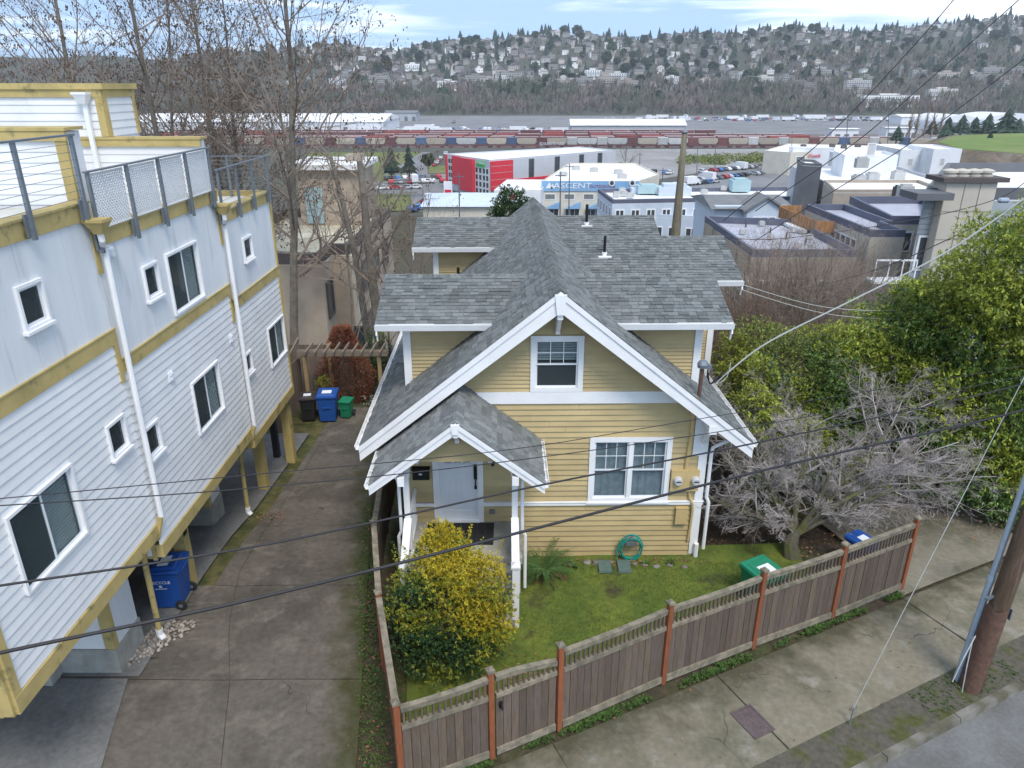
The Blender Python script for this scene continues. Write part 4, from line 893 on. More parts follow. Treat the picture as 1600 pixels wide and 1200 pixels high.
# side fence between driveway and porch
side = thing('side_fence', 'narrow weathered fence running from the corner post back past the porch', 'fence', (-2.4,11.5,0))
SP_ = [(-1.86,8.89),(-2.62,11.7),(-3.15,14.2),(-3.35,16.6),(-3.45,19.0)]
for i, p in enumerate(SP_[1:]): post(side, *p, 1.9, m='redwood' if i < 1 else 'oldwood')
for i, (A, B) in enumerate(zip(SP_, SP_[1:])):
    A3, B3 = Vector((*A,0)), Vector((*B,0)); u = (B3-A3).normalized(); L = (B3-A3).length-.12; v = Vector((-u.y,u.x,0)); g = Vector((0,0,1)); A3 = A3+u*.06
    d = MB(); d.beam(A3+g*1.82, A3+u*L+g*1.82, .12, .05); d.beam(A3+g*1.74, A3+u*L+g*1.74, .045, .10); d.build('top_rail', MATS['fencerail'], side)
    d = MB(); d.beam(A3+g*1.3, A3+u*L+g*1.3, .05, .09); d.build('mid_rail', MATS['fencerail'], side)
    n = int(L/.15)
    for k in range(n):
        d = MB(); d.obox(A3+u*(L*(k+.5)/n)+g*.86, u*(L/n/2-.004), v*.01, g*.83); d.build('board', MATS['redwood' if i < 1 else 'oldwood'], side)
# ================================================================ wheeled bins
def bin_(label, x, y, z, rot, w, dp, h, body, lid, cat='bin', wheels=True, sticker=True, txt=None, name='wheeled_bin', group=None):
    t = thing(name, label, cat, (x,y,z), group)
    d = MB(); a, b, c, e = w*.40, dp*.40, w*.5, dp*.5
    d.hexa([(x-a,y-b,z+.04),(x+a,y-b,z+.04),(x+a,y+b,z+.04),(x-a,y+b,z+.04),(x-c,y-e,z+h*.86),(x+c,y-e,z+h*.86),(x+c,y+e,z+h*.86),(x-c,y+e,z+h*.86)]); d.build('body', MATS[body], t)
    d = MB(); d.hexa([(x-c-.02,y-e-.02,z+h*.84),(x+c+.02,y-e-.02,z+h*.84),(x+c+.02,y+e+.02,z+h*.84),(x-c-.02,y+e+.02,z+h*.84),(x-c-.035,y-e-.035,z+h*.885),(x+c+.035,y-e-.035,z+h*.885),(x+c+.035,y+e+.02,z+h*.885),(x-c-.035,y+e+.02,z+h*.885)]); d.build('rim', MATS[body], t)
    d = MB(); q = [(x-c-.03,y-e-.045,z+h*.89),(x+c+.03,y-e-.045,z+h*.89),(x+c+.03,y+e+.04,z+h*.91),(x-c-.03,y+e+.04,z+h*.91)]
    d.hexa(q+[(x-c-.015,y-e-.03,z+h*.935),(x+c+.015,y-e-.03,z+h*.935),(x+c+.015,y+e+.03,z+h*.965),(x-c-.015,y+e+.03,z+h*.965)])
    d.hexa([(x-c*.8,y-e*.8,z+h*.937),(x+c*.8,y-e*.8,z+h*.937),(x+c*.8,y+e*.8,z+h*.958),(x-c*.8,y+e*.8,z+h*.958),(x-c*.7,y-e*.7,z+h*.97),(x+c*.7,y-e*.7,z+h*.97),(x+c*.7,y+e*.7,z+h*.99),(x-c*.7,y+e*.7,z+h*.99)])
    ld = d.build('lid', MATS[lid], t)
    if sticker:
        d = MB(); d.hexa([(x-c*.5,y-e*.45,z+h*.978),(x+c*.5,y-e*.45,z+h*.978),(x+c*.5,y+e*.25,z+h*.990),(x-c*.5,y+e*.25,z+h*.990),(x-c*.5,y-e*.45,z+h*.981),(x+c*.5,y-e*.45,z+h*.981),(x+c*.5,y+e*.25,z+h*.993),(x-c*.5,y+e*.25,z+h*.993)]); d.build('lid_sticker', MATS['sticker'], ld)
    d = MB(); d.tube([(x-c*.75,y+e+.07,z+h*.90),(x+c*.75,y+e+.07,z+h*.90)], .018, 8)
    for s in (-1,1): d.beam((x+s*c*.75,y+e,z+h*.87), (x+s*c*.75,y+e+.07,z+h*.90), .03, .03)
    d.build('handle', MATS[body], t)
    d = MB(); yf = y-b-(e-b)*.55; d.box(x-c*.42, x+c*.42, y-e-.012, y-b, z+h*.50, z+h*.56); d.build('lift_bar', MATS[body], t)
    if wheels:
        for s in (-1,1):
            d = MB(); d.lathe([(.11,-.03),(.125,-.015),(.125,.015),(.11,.03)], 18, (x+s*(a+.05),y+b+.02,z+.125), 'x'); wh = d.build('wheel', MATS['rubber'], t)
            d = MB(); d.lathe([(.05,-.034),(.05,.034)], 10, (x+s*(a+.05),y+b+.02,z+.125), 'x'); d.build('hub', MATS['galv'], wh)
    if txt:
        sl = math.atan2((c-a), h*.82); ax = lambda k: x+a+(c-a)*k+.006
        text_part(txt, dp*.17, MATS['sticker'], t, (ax(.78), y-.08, z+h*.68), (pi/2+sl, 0, pi/2), .003)
        d = MB(); d.obox((ax(.66), y-.08, z+h*.585), (.003,0,0), (0,dp*.05,0), (.008,0,.035)); d.build('recycling_mark', MATS['sticker'], t)
        d = MB(); d.obox((ax(.58), y-.08, z+h*.525), (.003,0,0), (0,dp*.20,0), (.002,0,.010)); d.build('number_strip', MATS['sticker'], t)
    t.rotation_euler = (0,0,rot); return t
bin_('large blue recycling bin lettered RECYCLE under the carport edge', -7.84, 13.82, gz(0,13.7)+.03, radians(-86), .74, .66, 1.12, 'binblue', 'binblue', txt='RECYCLE', name='recycling_bin')
gb = gz(0,25.9)+.02
bin_('black bin with brown lid at the end of the driveway', -7.92, 26.0, gb, radians(8), .56, .62, 1.05, 'binblack', 'binbrown')
bin_('blue recycling bin between the black and the small green bin', -7.15, 26.0, gb, radians(4), .72, .78, 1.18, 'binblue', 'binblue', name='recycling_bin')
bin_('small green bin at the right end of the bin row', -6.5, 26.2, gb, radians(-10), .42, .46, .78, 'bingreen', 'bingreen', sticker=False)
bin_('green yard waste bin behind the front fence beside the bare tree', 5.78, 13.85, 0, radians(28), .70, .78, .94, 'bingreen', 'bingreen', name='yard_waste_bin')
bin_('blue recycling bin lid just above the fence near its right end', 8.62, 15.2, 0, radians(30), .50, .54, .84, 'binblue', 'binblue', name='recycling_bin')
# ================================================================ utility pole, guy wire, lines
pole = thing('utility_pole', 'leaning dark wooden utility pole with metal conduit beside the kerb', 'utility pole', (9.1,11.15,0))
pb = Vector((9.12,11.18,-.1)); lean = Vector((.075,.045,1.0))
d = MB(); d.tube([pb+lean*z for z in (0,1.5,3,5,8,11.5)], [.19,.18,.172,.165,.155,.14], 16); d.build('shaft', MATS['polewood'], pole, sm=True)
d = MB(); cb = pb+Vector((-.17,.20,0)); d.tube([cb+lean*z for z in (0,1.2,2.5)], .062, 10); d.tube([cb+lean*z for z in (2.45,2.55)], .072, 10); d.tube([cb+lean*z for z in (2.5,9)], .055, 10); d.build('conduit', MATS['conduit'], pole)
d = MB(); n = 10
for i in range(n):
    a0, a1 = radians(150+i*14), radians(150+(i+1)*14); r = .203
    q = lambda a, z: pb+lean*z+Vector((cos(a)*r, sin(a)*r, 0))
    d.poly(q(a0,.12), q(a1,.12), q(a1,2.05+.05*sin(i)), q(a0,2.05+.05*sin(i-1)))
d.build('metal_guard', MATS['rust'], pole)
d = MB(); q = pb+lean*2.05; d.obox(q+Vector((-.2,0,.2)), SD*.16, SN*.03, Vector((0,0,.02))); d.build('standoff_bracket', MATS['galv'], pole)
d = MB(); q = pb+lean*1.9; d.obox(q+Vector((.21,-.05,0)), Vector((.012,0,0)), Vector((0,.05,0)), Vector((0,0,.12))); d.build('pole_tag', MATS['galv'], pole)
for A, B in (((-.24,-.05,1.45),(-.62,-.30,.55)), ((-.26,-.03,1.40),(-.22,-.12,.02))):
    d = MB(); d.tube([pb+Vector(A), pb+(Vector(A)+Vector(B))/2+Vector((-.05,-.05,.06)), pb+Vector(B)], .012, 6); d.build('loose_cable', MATS['wirepale'], pole)
d = MB()
for s in (-1,1): d.beam(pb+lean*9.5-SN*1.2, pb+lean*9.5+SN*1.2, .1, .12)
d.build('crossarm', MATS['polewood'], pole)
def wire(name, label, pts, r=.012, m='wire', sag=.0, group='overhead wires'):
    P_ = [Vector(p) for p in pts]; out = []
    if len(P_) == 2:
        n = 14
        for i in range(n+1):
            t = i/n; out.append(P_[0]*(1-t)+P_[1]*t-Vector((0,0,sag*4*t*(1-t))))
    else:
        n = 8
        for i in range(len(P_)-1):
            p0, p1, p2, p3 = P_[max(i-1,0)], P_[i], P_[i+1], P_[min(i+2,len(P_)-1)]
            for k in range(n):
                t = k/n; out.append(.5*((2*p1)+(-p0+p2)*t+(2*p0-5*p1+4*p2-p3)*t*t+(-p0+3*p1-3*p2+p3)*t**3))
        out.append(P_[-1])
    d = MB(); d.tube(out, r, 6); loc = tuple(out[0]); return solo(d, name, MATS[m], loc, label, 'wire', group)
def onS(x, y, n):                                   # pixel on the vertical plane n metres from the fence line
    D = ray(x,y); o = Vector((0,0,CAMH))-SO; t = (n-o.dot(SN))/D.dot(SN); return Vector((0,0,CAMH))+D*t
NW = 2.6
wire('overhead_cable', 'thick black twisted cable lowest across the whole picture', [onS(*p,NW) for p in ((-260,1078),(0,1020),(400,935),(800,835),(1200,733),(1600,640))]+[pb+lean*6.6], .017)
wire('overhead_cable', 'second lowest black cable crossing in front of the porch and lower window', [onS(*p,NW) for p in ((-260,950),(0,915),(430,848),(850,757),(1200,688),(1600,600))]+[pb+lean*7.0], .011)
wire('overhead_wire', 'thin wire crossing the porch gable, upper of the thin pair', [onS(*p,NW-.5) for p in ((-260,800),(0,779),(400,741),(800,702),(1120,650),(1600,572))], .005)
wire('overhead_wire', 'thin wire crossing the porch gable, lower of the thin pair', [onS(*p,NW+.5) for p in ((-260,803),(0,790),(400,762),(800,720),(1200,662),(1600,588))], .005)
wh = Vector((4.85,15.42,5.05))
wire('service_drop', 'pale twisted service cable from the roof mast up to the right edge', [(wh.x+.0,wh.y,wh.z), onY(1200,535,15.3), onY(1330,470,15.0), onY(1480,393,14.6), onY(1620,296,14.2)], .018, 'wirepale')
wire('service_drop', 'slack pale cable loop hanging below the service cable near the mast', [wh, onY(1118,600,15.3), onY(1135,590,15.2), onY(1142,566,15.2)], .010, 'wirepale')
for i, (lb, pts, Yd) in enumerate((('leftmost dark wire slanting down over the far hillside from the top edge', ((1500,-12),(1420,80),(1290,215),(1130,345)), 45),
        ('middle dark wire slanting down over the far hillside from the top edge', ((1605,-12),(1400,170),(1310,242),(1180,330)), 45),
        ('right dark wire slanting down across the golf lawn to the roofs', ((1640,62),(1440,212),(1300,300),(1180,376)), 45),
        ('dark wire sagging from the right edge across the beige chimney', ((1620,268),(1560,310),(1420,345),(1230,372),(1150,373)), 40),
        ('dark wire from the right edge over the laurel top with a grey splice box', ((1640,285),(1580,325),(1400,410),(1260,450),(1170,455)), 30),
        ('pale wire crossing level before the leafy hedge, upper', ((1640,488),(1440,486),(1290,480),(1160,445)), 21),
        ('pale wire crossing level before the leafy hedge, lower', ((1640,520),(1440,502),(1290,490),(1150,450)), 21))):
    wire('overhead_wire', lb, [onY(*p,Yd-6*k*(1 if Yd > 22 else 0)*0) for k, p in enumerate(pts)], (.028 if i < 3 else .022 if i < 5 else .01), 'wire' if i < 5 else 'wirepale')
sb = onY(1568,313,39); d = MB(); d.lathe([(.05,-.3),(.14,-.22),(.14,.22),(.05,.3)], 10, sb, 'x'); solo(d, 'splice_box', MATS['conduit'], tuple(sb), 'small grey splice box hanging on the wire over the laurel', 'splice box')
ga_ = ST(8.02,2.30,.0)
guy = thing('guy_wire', 'taut pale guy wire slanting down to an anchor in the planting strip', 'guy wire', tuple(ga_))
gt = onS(1600,590,2.45)
d = MB(); d.tube([ga_+Vector((0,0,.42)), gt, gt+(gt-ga_)*.5], .007, 6); d.build('strand', MATS['wirepale'], guy)
d = MB(); d.tube([ga_+Vector((-.05,-.05,-.05)), ga_+Vector((0,0,.38))], .014, 6); d.build('anchor_rod', MATS['galv'], guy)
d = MB(); d.tube([ga_+Vector((.05*cos(a),0,.40+.05*sin(a))) for a in lin(0,2*pi,10)], .009, 5); d.build('anchor_eye', MATS['galv'], guy)
bp = thing('grey_pole', 'tall bare grey wooden pole behind the house roof', 'utility pole', tuple(onY(1057,362,32.0)-Vector((0,0,9))))
d = MB(); q0, q1 = onY(1056,362,32.0), onY(1070,207,32.4); dv = (q0-q1)/((q1-q0).length); d.tube([q1, q1+dv*2, q0, q0+dv*9], [.11,.15,.20,.24], 14); d.build('shaft', MATS['greypole'], bp, sm=True)
d = MB(); d.lathe([(.14,-.02),(.15,.02),(.02,.14)], 12, q1); d.build('pole_cap', MATS['galv'], bp)
# ================================================================ small things by the house wall
hose = thing('garden_hose', 'coiled green garden hose hung on the yellow front wall', 'hose', (2.98,15.35,.3))
c0 = Vector((2.98,15.50,.40))
for k in range(7):
    d = MB(); rx, rz = R.uniform(.25,.33), R.uniform(.28,.37); off = Vector((R.uniform(-.03,.03), -.02*k, R.uniform(-.03,.02)))
    d.tube([c0+off+Vector((rx*cos(a), .0, rz*sin(a)-.05)) for a in lin(0, 2*pi, 26)], .014, 6); d.build('hose_loop', MATS['hosegreen'], hose)
d = MB(); d.tube([c0+Vector((-.25,-.1,.1)), c0+Vector((-.36,-.12,-.1)), c0+Vector((-.33,-.15,-.36)), c0+Vector((-.05,-.2,-.40)), c0+Vector((.12,-.3,-.40))], .014, 6); d.build('hose_end', MATS['hosegreen'], hose)
d = MB(); d.tube([c0+Vector((-.14,-.10,.17)), c0+Vector((-.11,-.10,.24)), c0+Vector((0,-.11,.31)), c0+Vector((.11,-.10,.24)), c0+Vector((.14,-.10,.17))], .025, 6); d.box(c0.x-.13,c0.x+.13,15.37,15.55,c0.z+.06,c0.z+.16); d.build('hanger', MATS['galv'], hose)
for x, lb in ((2.30,'left green slate stepping stone below the coiled hose'), (2.78,'right green slate stepping stone below the coiled hose')):
    d = MB(); d.hexa([(x-.17,14.86,.02),(x+.17,14.84,.02),(x+.18,15.33,.02),(x-.16,15.35,.02),(x-.155,14.875,.075),(x+.155,14.855,.075),(x+.165,15.31,.075),(x-.145,15.33,.075)]); solo(d, 'stepping_stone', MATS['slate'], (x,15.1,.02), lb, 'stone')
def rock(x, y, s, lb, z=0, gr='edging stones along the front wall', fl=.55):
    d = MB(); vs = []; n = 8
    for k, (rr, zz) in enumerate(((.9,0),(1,.3),(.75,.8),(.0,1))):
        for j in range(n): a = 2*pi*j/n; q = R.uniform(.82,1.12)*rr; vs.append((x+s*q*cos(a), y+s*q*.8*sin(a), z+s*fl*zz*R.uniform(.85,1.1)))
    d.add(vs, [(k*n+j, k*n+(j+1)%n, (k+1)*n+(j+1)%n, (k+1)*n+j) for k in range(3) for j in range(n)]); solo(d, 'rock', MATS['rock'], (x,y,z), lb, 'stone', gr, sm=True)
for i in range(11): rock(1.2+i*.31+R.uniform(-.08,.08), 15.22+R.uniform(-.1,.12), R.uniform(.08,.13), 'small grey edging stone in the bed along the yellow wall', .0)
for x, y, s, lb in ((5.4,13.35,.28,'flat pale stepping stone inside the fence, nearest the right'),(4.7,12.75,.25,'flat pale stepping stone inside the fence, second from right'),(4.1,12.42,.22,'flat pale stepping stone inside the fence, leftmost')): rock(x, y, s, lb, .0, 'stepping stones inside the fence', .16)
mh = thing('utility_cover', 'rusty rectangular metal utility cover set in the sidewalk', 'utility cover', tuple(ST(6.37,1.48,.03)))
d = MB(); 
for a,b,c,e in ((6.12,6.16,1.15,1.82),(6.58,6.62,1.15,1.82),(6.16,6.58,1.15,1.19),(6.16,6.58,1.78,1.82)):
    d.hexa([ST(a,e,.02),ST(b,e,.02),ST(b,c,.02),ST(a,c,.02),ST(a,e,.046),ST(b,e,.046),ST(b,c,.046),ST(a,c,.046)])
d.build('frame', MATS['ironlid'], mh)
d = MB(); d.hexa([ST(6.165,1.775,.02),ST(6.575,1.775,.02),ST(6.575,1.195,.02),ST(6.165,1.195,.02),ST(6.165,1.775,.040),ST(6.575,1.775,.040),ST(6.575,1.195,.040),ST(6.165,1.195,.040)])
for i in range(9):
    n = 1.22+i*.062; d.hexa([ST(6.19,n+.02,.0402),ST(6.55,n+.02,.0402),ST(6.55,n,.0402),ST(6.19,n,.0402),ST(6.19,n+.016,.045),ST(6.55,n+.016,.045),ST(6.55,n+.004,.045),ST(6.19,n+.004,.045)])
d.build('lid', MATS['ironlid'], mh)
# pergola and old fence at the end of the driveway
pg = thing('pergola', 'weathered wooden pergola gateway at the end of the driveway', 'pergola', (-6.5,27.6,gb))
gp1 = gz(0,27.6)
for x, y in ((-5.35,27.6),(-8.35,27.6),(-7.6,28.6)):
    d = MB(); d.box(x-.07,x+.07,y-.07,y+.07,gp1-.2,gp1+2.35); d.build('post', MATS['postwood'], pg)
d = MB(); d.box(-8.6,-5.0,27.50,27.56,gp1+2.2,gp1+2.42); d.build('beam', MATS['pergola'], pg)
d = MB(); d.box(-8.6,-5.0,27.64,27.70,gp1+2.2,gp1+2.42); d.build('beam', MATS['pergola'], pg)
for k in range(9): x = -8.2+k*.37; d = MB(); d.beam((x,27.2,gp1+2.43),(x+.1,28.1,gp1+2.55),.05,.10); d.build('rafter', MATS['pergola'], pg)
of = thing('old_fence', 'tall weathered board fence beside the bins behind the townhouse', 'fence', (-8.6,26.5,gb))
for i in range(13):
    y = 24.2+i*.30; d = MB(); d.box(-8.72,-8.69,y,y+.285,gz(0,y)-.2,gz(0,y)+2.0+R.uniform(-.02,.02)); d.build('board', MATS['oldwood'], of)
d = MB(); d.beam((-8.66,24.1,gb+1.95),(-8.66,28.1,gb+2.6),.06,.12); d.build('rail', MATS['pergola'], of)
for i in range(16):
    x = -9.9+i*.2; d = MB(); d.box(x,x+.19,28.9,28.93,gp1-.3,gp1+2.2); d.build('board', MATS['oldwood'], of)
bf = thing('back_fence', 'dark weathered fence behind the red conifer with ivy on it', 'fence', (-4.5,31,-2))
for i in range(22):
    x = -6.4+i*.2; d = MB(); g = gz(x,31.0); d.box(x,x+.19,31.0,31.03,g-.2,g+1.9+R.uniform(-.03,.03)); d.build('board', MATS['oldwood'], bf)
d = MB(); d.box(-6.5,-1.9,30.94,31.0,gz(0,31)+1.5,gz(0,31)+1.62); d.build('rail', MATS['oldwood'], bf)
R.seed(64)
# ================================================================ vegetation
def rv(s=1.): return Vector((R.gauss(0,1), R.gauss(0,1), R.gauss(0,1))).normalized()*s
def leaf(mb, p, d, n, L, W):                        # a pointed leaf, slightly folded
    s = d.cross(n)
    if s.length < 1e-4: s = d.orthogonal()
    s.normalize(); u = s.cross(d)
    a = p; b = p+d*L*.5+s*W*.5+u*W*.12; c = p+d*L; e = p+d*L*.5-s*W*.5+u*W*.12
    k = len(mb.v); mb.v += [tuple(a),tuple(b),tuple(c),tuple(e)]; mb.f.append((k,k+1,k+2,k+3)); mb.m.append(mb.mi)
def lobes_leaves(mb, lobes, dens, L, W, shell=.35, droop=.3, keep=None, matf=None, spray=5, up=.35):
    """leaf sprays through the outer shell of lumpy ellipsoids; lobes = (centre, (rx,ry,rz))"""
    for c, r in lobes:
        c = Vector(c); area = 4*pi*((r[0]*r[1]+r[1]*r[2]+r[0]*r[2])/3); n = int(area*dens/spray); ph = [R.uniform(0,6) for _ in range(6)]
        for i in range(n):
            w = rv(); 
            if w.z < -.75 and R.random() < .7: continue
            lump = 1+.16*sin(w.x*5+ph[0])*sin(w.y*5+ph[1])+.12*sin(w.z*7+ph[2]+w.x*4)+.08*sin(w.x*13+ph[3])*sin(w.z*12+ph[4])
            k = lump*(1-shell*R.random()**1.6)
            p = c+Vector((w.x*r[0]*k, w.y*r[1]*k, w.z*r[2]*k))
            if keep and not keep(p): continue
            if matf: mb.mi = matf(p, w)
            base = (w+rv(.7)+Vector((0,0,up))).normalized()
            for j in range(spray):
                d = (base+rv(.75)-Vector((0,0,droop*R.random()))).normalized()
                leaf(mb, p+rv(L*.35), d, (Vector((0,0,1))+rv(.5)).normalized(), L*R.uniform(.5,1.35), W*R.uniform(.6,1.25))
def branch(mb, p, d, L, r, lv, P, tips=None):
    """recursive branch; P[lv] = dict(seg, n, ratio, ang, up, wig, sides, rr)"""
    q = P[lv]; n = q['seg']; pts = [p.copy()]; rad = [r]; dd = d.normalized(); cur = p.copy()
    for i in range(n):
        dd = (dd+rv(q['wig'])+Vector((0,0,q['up']))).normalized(); cur = cur+dd*(L/n); pts.append(cur.copy()); rad.append(max(.0025, r*(1-(1-q['taper'])*(i+1)/n)))
    mb_ = mb[min(lv, len(mb)-1)]; mb_.tube(pts, rad, q['sides'], False)
    if lv+1 >= len(P):
        if tips is not None: tips.append((pts[-1], dd))
        return
    k = q['n'] if isinstance(q['n'], int) else R.randint(*q['n'])
    for i in range(k):
        t = q['from']+(1-q['from'])*(i+R.random())/k; f = t*n; a = min(int(f), n-1); w = f-a
        o = pts[a]*(1-w)+pts[a+1]*w; ax = (pts[a+1]-pts[a]).normalized()
        sd = ax.orthogonal().normalized(); sd = Matrix.Rotation(R.uniform(0,2*pi), 3, ax) @ sd
        an = radians(R.uniform(*q['ang'])); nd = ax*cos(an)+sd*sin(an)
        rr = (rad[a]*(1-w)+rad[a+1]*w)*q['rr']
        branch(mb, o, nd, L*q['ratio']*R.uniform(.7,1.2)*(1-.45*t*q.get('tl',1)), max(rr,.003), lv+1, P, tips)
    if tips is not None: tips.append((pts[-1], dd))
def lv(seg=4, n=4, ratio=.5, ang=(30,60), up=.05, wig=.12, sides=4, rr=.6, taper=.4, frm=.3, tl=1): return {'seg':seg,'n':n,'ratio':ratio,'ang':ang,'up':up,'wig':wig,'sides':sides,'rr':rr,'taper':taper,'from':frm,'tl':tl}
mat('bark', (.175,.15,.122), .95, .3, 3, .4, 20, col2=(.19,.17,.135), c2lo=.45, c2hi=.6, c2scale=2.5)
mat('twig', (.25,.20,.16), .95, .2, 3)
mat('twigred', (.19,.125,.10), .95, .2, 3)
mat('twigpale', (.41,.365,.35), .95, .3, 2.0, col2=(.22,.195,.165), c2lo=.45, c2hi=.62, c2scale=1.5)
mat('lichenbark', (.105,.095,.07), .95, .3, 5, .4, 30, col2=(.10,.105,.035), c2lo=.48, c2hi=.6, c2scale=3)
mat('catkin', (.105,.07,.048), .95, .2, 3)
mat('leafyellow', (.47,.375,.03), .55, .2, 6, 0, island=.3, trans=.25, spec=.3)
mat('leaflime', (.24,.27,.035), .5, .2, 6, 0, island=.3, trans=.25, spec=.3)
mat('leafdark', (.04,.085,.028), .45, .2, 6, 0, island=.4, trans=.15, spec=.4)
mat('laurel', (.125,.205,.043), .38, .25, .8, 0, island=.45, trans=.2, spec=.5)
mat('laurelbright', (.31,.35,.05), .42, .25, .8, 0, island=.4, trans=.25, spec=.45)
mat('olive', (.18,.215,.05), .5, .25, .9, 0, island=.5, trans=.2, spec=.4)
mat('redconifer', (.21,.075,.04), .9, .3, 3, 0, island=.45)
mat('fernleaf', (.085,.16,.045), .6, .2, 5, 0, island=.3, trans=.2)
mat('ferndead', (.15,.075,.035), .8, .2, 5, 0, island=.3)
mat('grass', (.115,.165,.03), .8, .2, 3, 0, island=.35, trans=.2)
mat('weed', (.075,.14,.028), .7, .2, 3, 0, island=.4, trans=.2)
mat('deadleaf', (.22,.115,.055), .8, .2, 5, 0, island=.6)
mat('paleleaf', (.33,.33,.29), .8, .2, 5, 0, island=.4)
# yellow-green bush by the porch
yb_ = thing('yellow_bush', 'tall yellow and green small leaved bush in front of the porch', 'bush', (-1.25,11.7,0))
m = MB()
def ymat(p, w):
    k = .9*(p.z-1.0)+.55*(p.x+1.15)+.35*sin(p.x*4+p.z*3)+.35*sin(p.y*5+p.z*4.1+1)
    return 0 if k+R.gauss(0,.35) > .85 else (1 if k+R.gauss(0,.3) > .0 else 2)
ybl = [((-1.25,12.0,1.25),(1.12,1.0,1.15)), ((-1.45,12.3,2.0),(.75,.7,.80)), ((-.75,12.1,1.75),(.72,.65,.75)), ((-1.95,11.9,1.35),(.62,.6,.7)), ((-.55,11.8,1.1),(.62,.6,.65)), ((-1.3,11.5,.75),(.95,.7,.7)), ((-1.5,12.55,2.55),(.32,.32,.42)), ((-1.15,12.5,2.35),(.35,.3,.4))]
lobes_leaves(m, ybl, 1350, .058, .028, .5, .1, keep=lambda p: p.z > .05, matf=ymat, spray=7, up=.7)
for k in range(26):                                   # upright shoots
    a = R.uniform(0,2*pi); b = Vector((-1.3+.9*cos(a)*R.random(), 12.1+.8*sin(a)*R.random(), R.uniform(1.8,2.3))); d_ = (Vector((cos(a)*.35,sin(a)*.35,1))+rv(.15)).normalized()
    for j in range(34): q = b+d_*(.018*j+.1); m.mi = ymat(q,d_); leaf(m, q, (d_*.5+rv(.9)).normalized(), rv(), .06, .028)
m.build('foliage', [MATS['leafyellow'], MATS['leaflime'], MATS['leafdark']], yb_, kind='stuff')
m = MB(); PB = [lv(4,6,.6,(15,40),.15,.1,5,.6,.5,.2), lv(3,6,.6,(20,50),.1,.15,4,.6,.4,.2), lv(3,0,.5,(20,50),.1,.15,3)]
for k in range(9): branch([m], Vector((-1.25+R.uniform(-.2,.2),11.85+R.uniform(-.2,.2),0)), Vector((R.uniform(-.6,.6),R.uniform(-.5,.5),1)), 1.6, .028, 0, PB)
m.build('stems', MATS['stem'], yb_, kind='stuff')
# laurels and mixed evergreen hedge on the right
def hedge(name, label, cat, specs, mats, dens, L, W, mixf=None, spray=5, group='evergreen hedge on the right', droop=.5):
    lob = []
    for (px, py, Y, rx, ry, rz) in specs: c = onY(px, py, Y); lob.append((tuple(c), (rx,ry,rz)))
    c = lob[0][0]; base = (c[0], c[1], gz(c[0],c[1])); t = thing(name, label, cat, base, group); m = MB()
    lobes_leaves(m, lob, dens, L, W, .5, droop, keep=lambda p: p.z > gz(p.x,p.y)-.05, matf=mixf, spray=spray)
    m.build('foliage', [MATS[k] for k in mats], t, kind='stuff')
    m = MB()
    for (c, r) in lob:
        g = gz(c[0],c[1])
        for k in range(3): q = Vector((c[0]+R.uniform(-.3,.3)*r[0], c[1]+R.uniform(-.3,.3)*r[1], g-.1)); m.tube([q, (q+Vector(c))/2+rv(.15), Vector(c)+rv(.3)+Vector((0,0,r[2]*.4))], [.07,.05,.02], 6)
    m.build('stems', MATS['stem'], t, kind='stuff'); return t
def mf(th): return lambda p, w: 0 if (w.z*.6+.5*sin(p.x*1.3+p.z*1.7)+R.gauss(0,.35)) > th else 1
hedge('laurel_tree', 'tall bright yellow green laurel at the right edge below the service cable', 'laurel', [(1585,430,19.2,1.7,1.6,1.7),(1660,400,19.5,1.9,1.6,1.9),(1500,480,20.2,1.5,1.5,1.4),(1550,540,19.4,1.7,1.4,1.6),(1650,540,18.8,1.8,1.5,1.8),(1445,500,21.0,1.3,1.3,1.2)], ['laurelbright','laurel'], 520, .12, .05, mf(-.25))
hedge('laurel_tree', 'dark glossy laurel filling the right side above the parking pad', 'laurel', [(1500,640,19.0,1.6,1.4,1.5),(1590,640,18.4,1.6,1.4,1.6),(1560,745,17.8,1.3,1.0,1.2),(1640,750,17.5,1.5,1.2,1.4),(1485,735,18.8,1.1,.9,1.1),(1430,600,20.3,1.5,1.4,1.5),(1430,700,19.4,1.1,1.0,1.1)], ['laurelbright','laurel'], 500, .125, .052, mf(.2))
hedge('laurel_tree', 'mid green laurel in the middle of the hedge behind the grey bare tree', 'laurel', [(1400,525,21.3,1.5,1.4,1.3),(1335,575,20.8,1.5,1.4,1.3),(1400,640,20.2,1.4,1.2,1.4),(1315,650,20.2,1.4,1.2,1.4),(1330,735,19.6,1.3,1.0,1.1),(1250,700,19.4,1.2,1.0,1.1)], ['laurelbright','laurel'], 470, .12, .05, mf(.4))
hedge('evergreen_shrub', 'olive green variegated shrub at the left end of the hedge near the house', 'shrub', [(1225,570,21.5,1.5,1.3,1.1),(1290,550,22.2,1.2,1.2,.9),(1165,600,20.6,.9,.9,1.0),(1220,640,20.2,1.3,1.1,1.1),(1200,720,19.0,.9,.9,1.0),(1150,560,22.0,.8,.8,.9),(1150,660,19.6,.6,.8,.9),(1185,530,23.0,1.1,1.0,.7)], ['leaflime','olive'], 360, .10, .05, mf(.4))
hedge('rhododendron', 'green leafy shrub close against the right side of the house', 'shrub', [(1180,640,18.6,.6,.7,.8),(1165,700,17.6,.5,.5,.7),(1195,590,19.5,.6,.6,.7),(1175,775,16.6,.45,.45,.55)], ['laurelbright','leafdark'], 450, .11, .045, mf(.2), group=None)
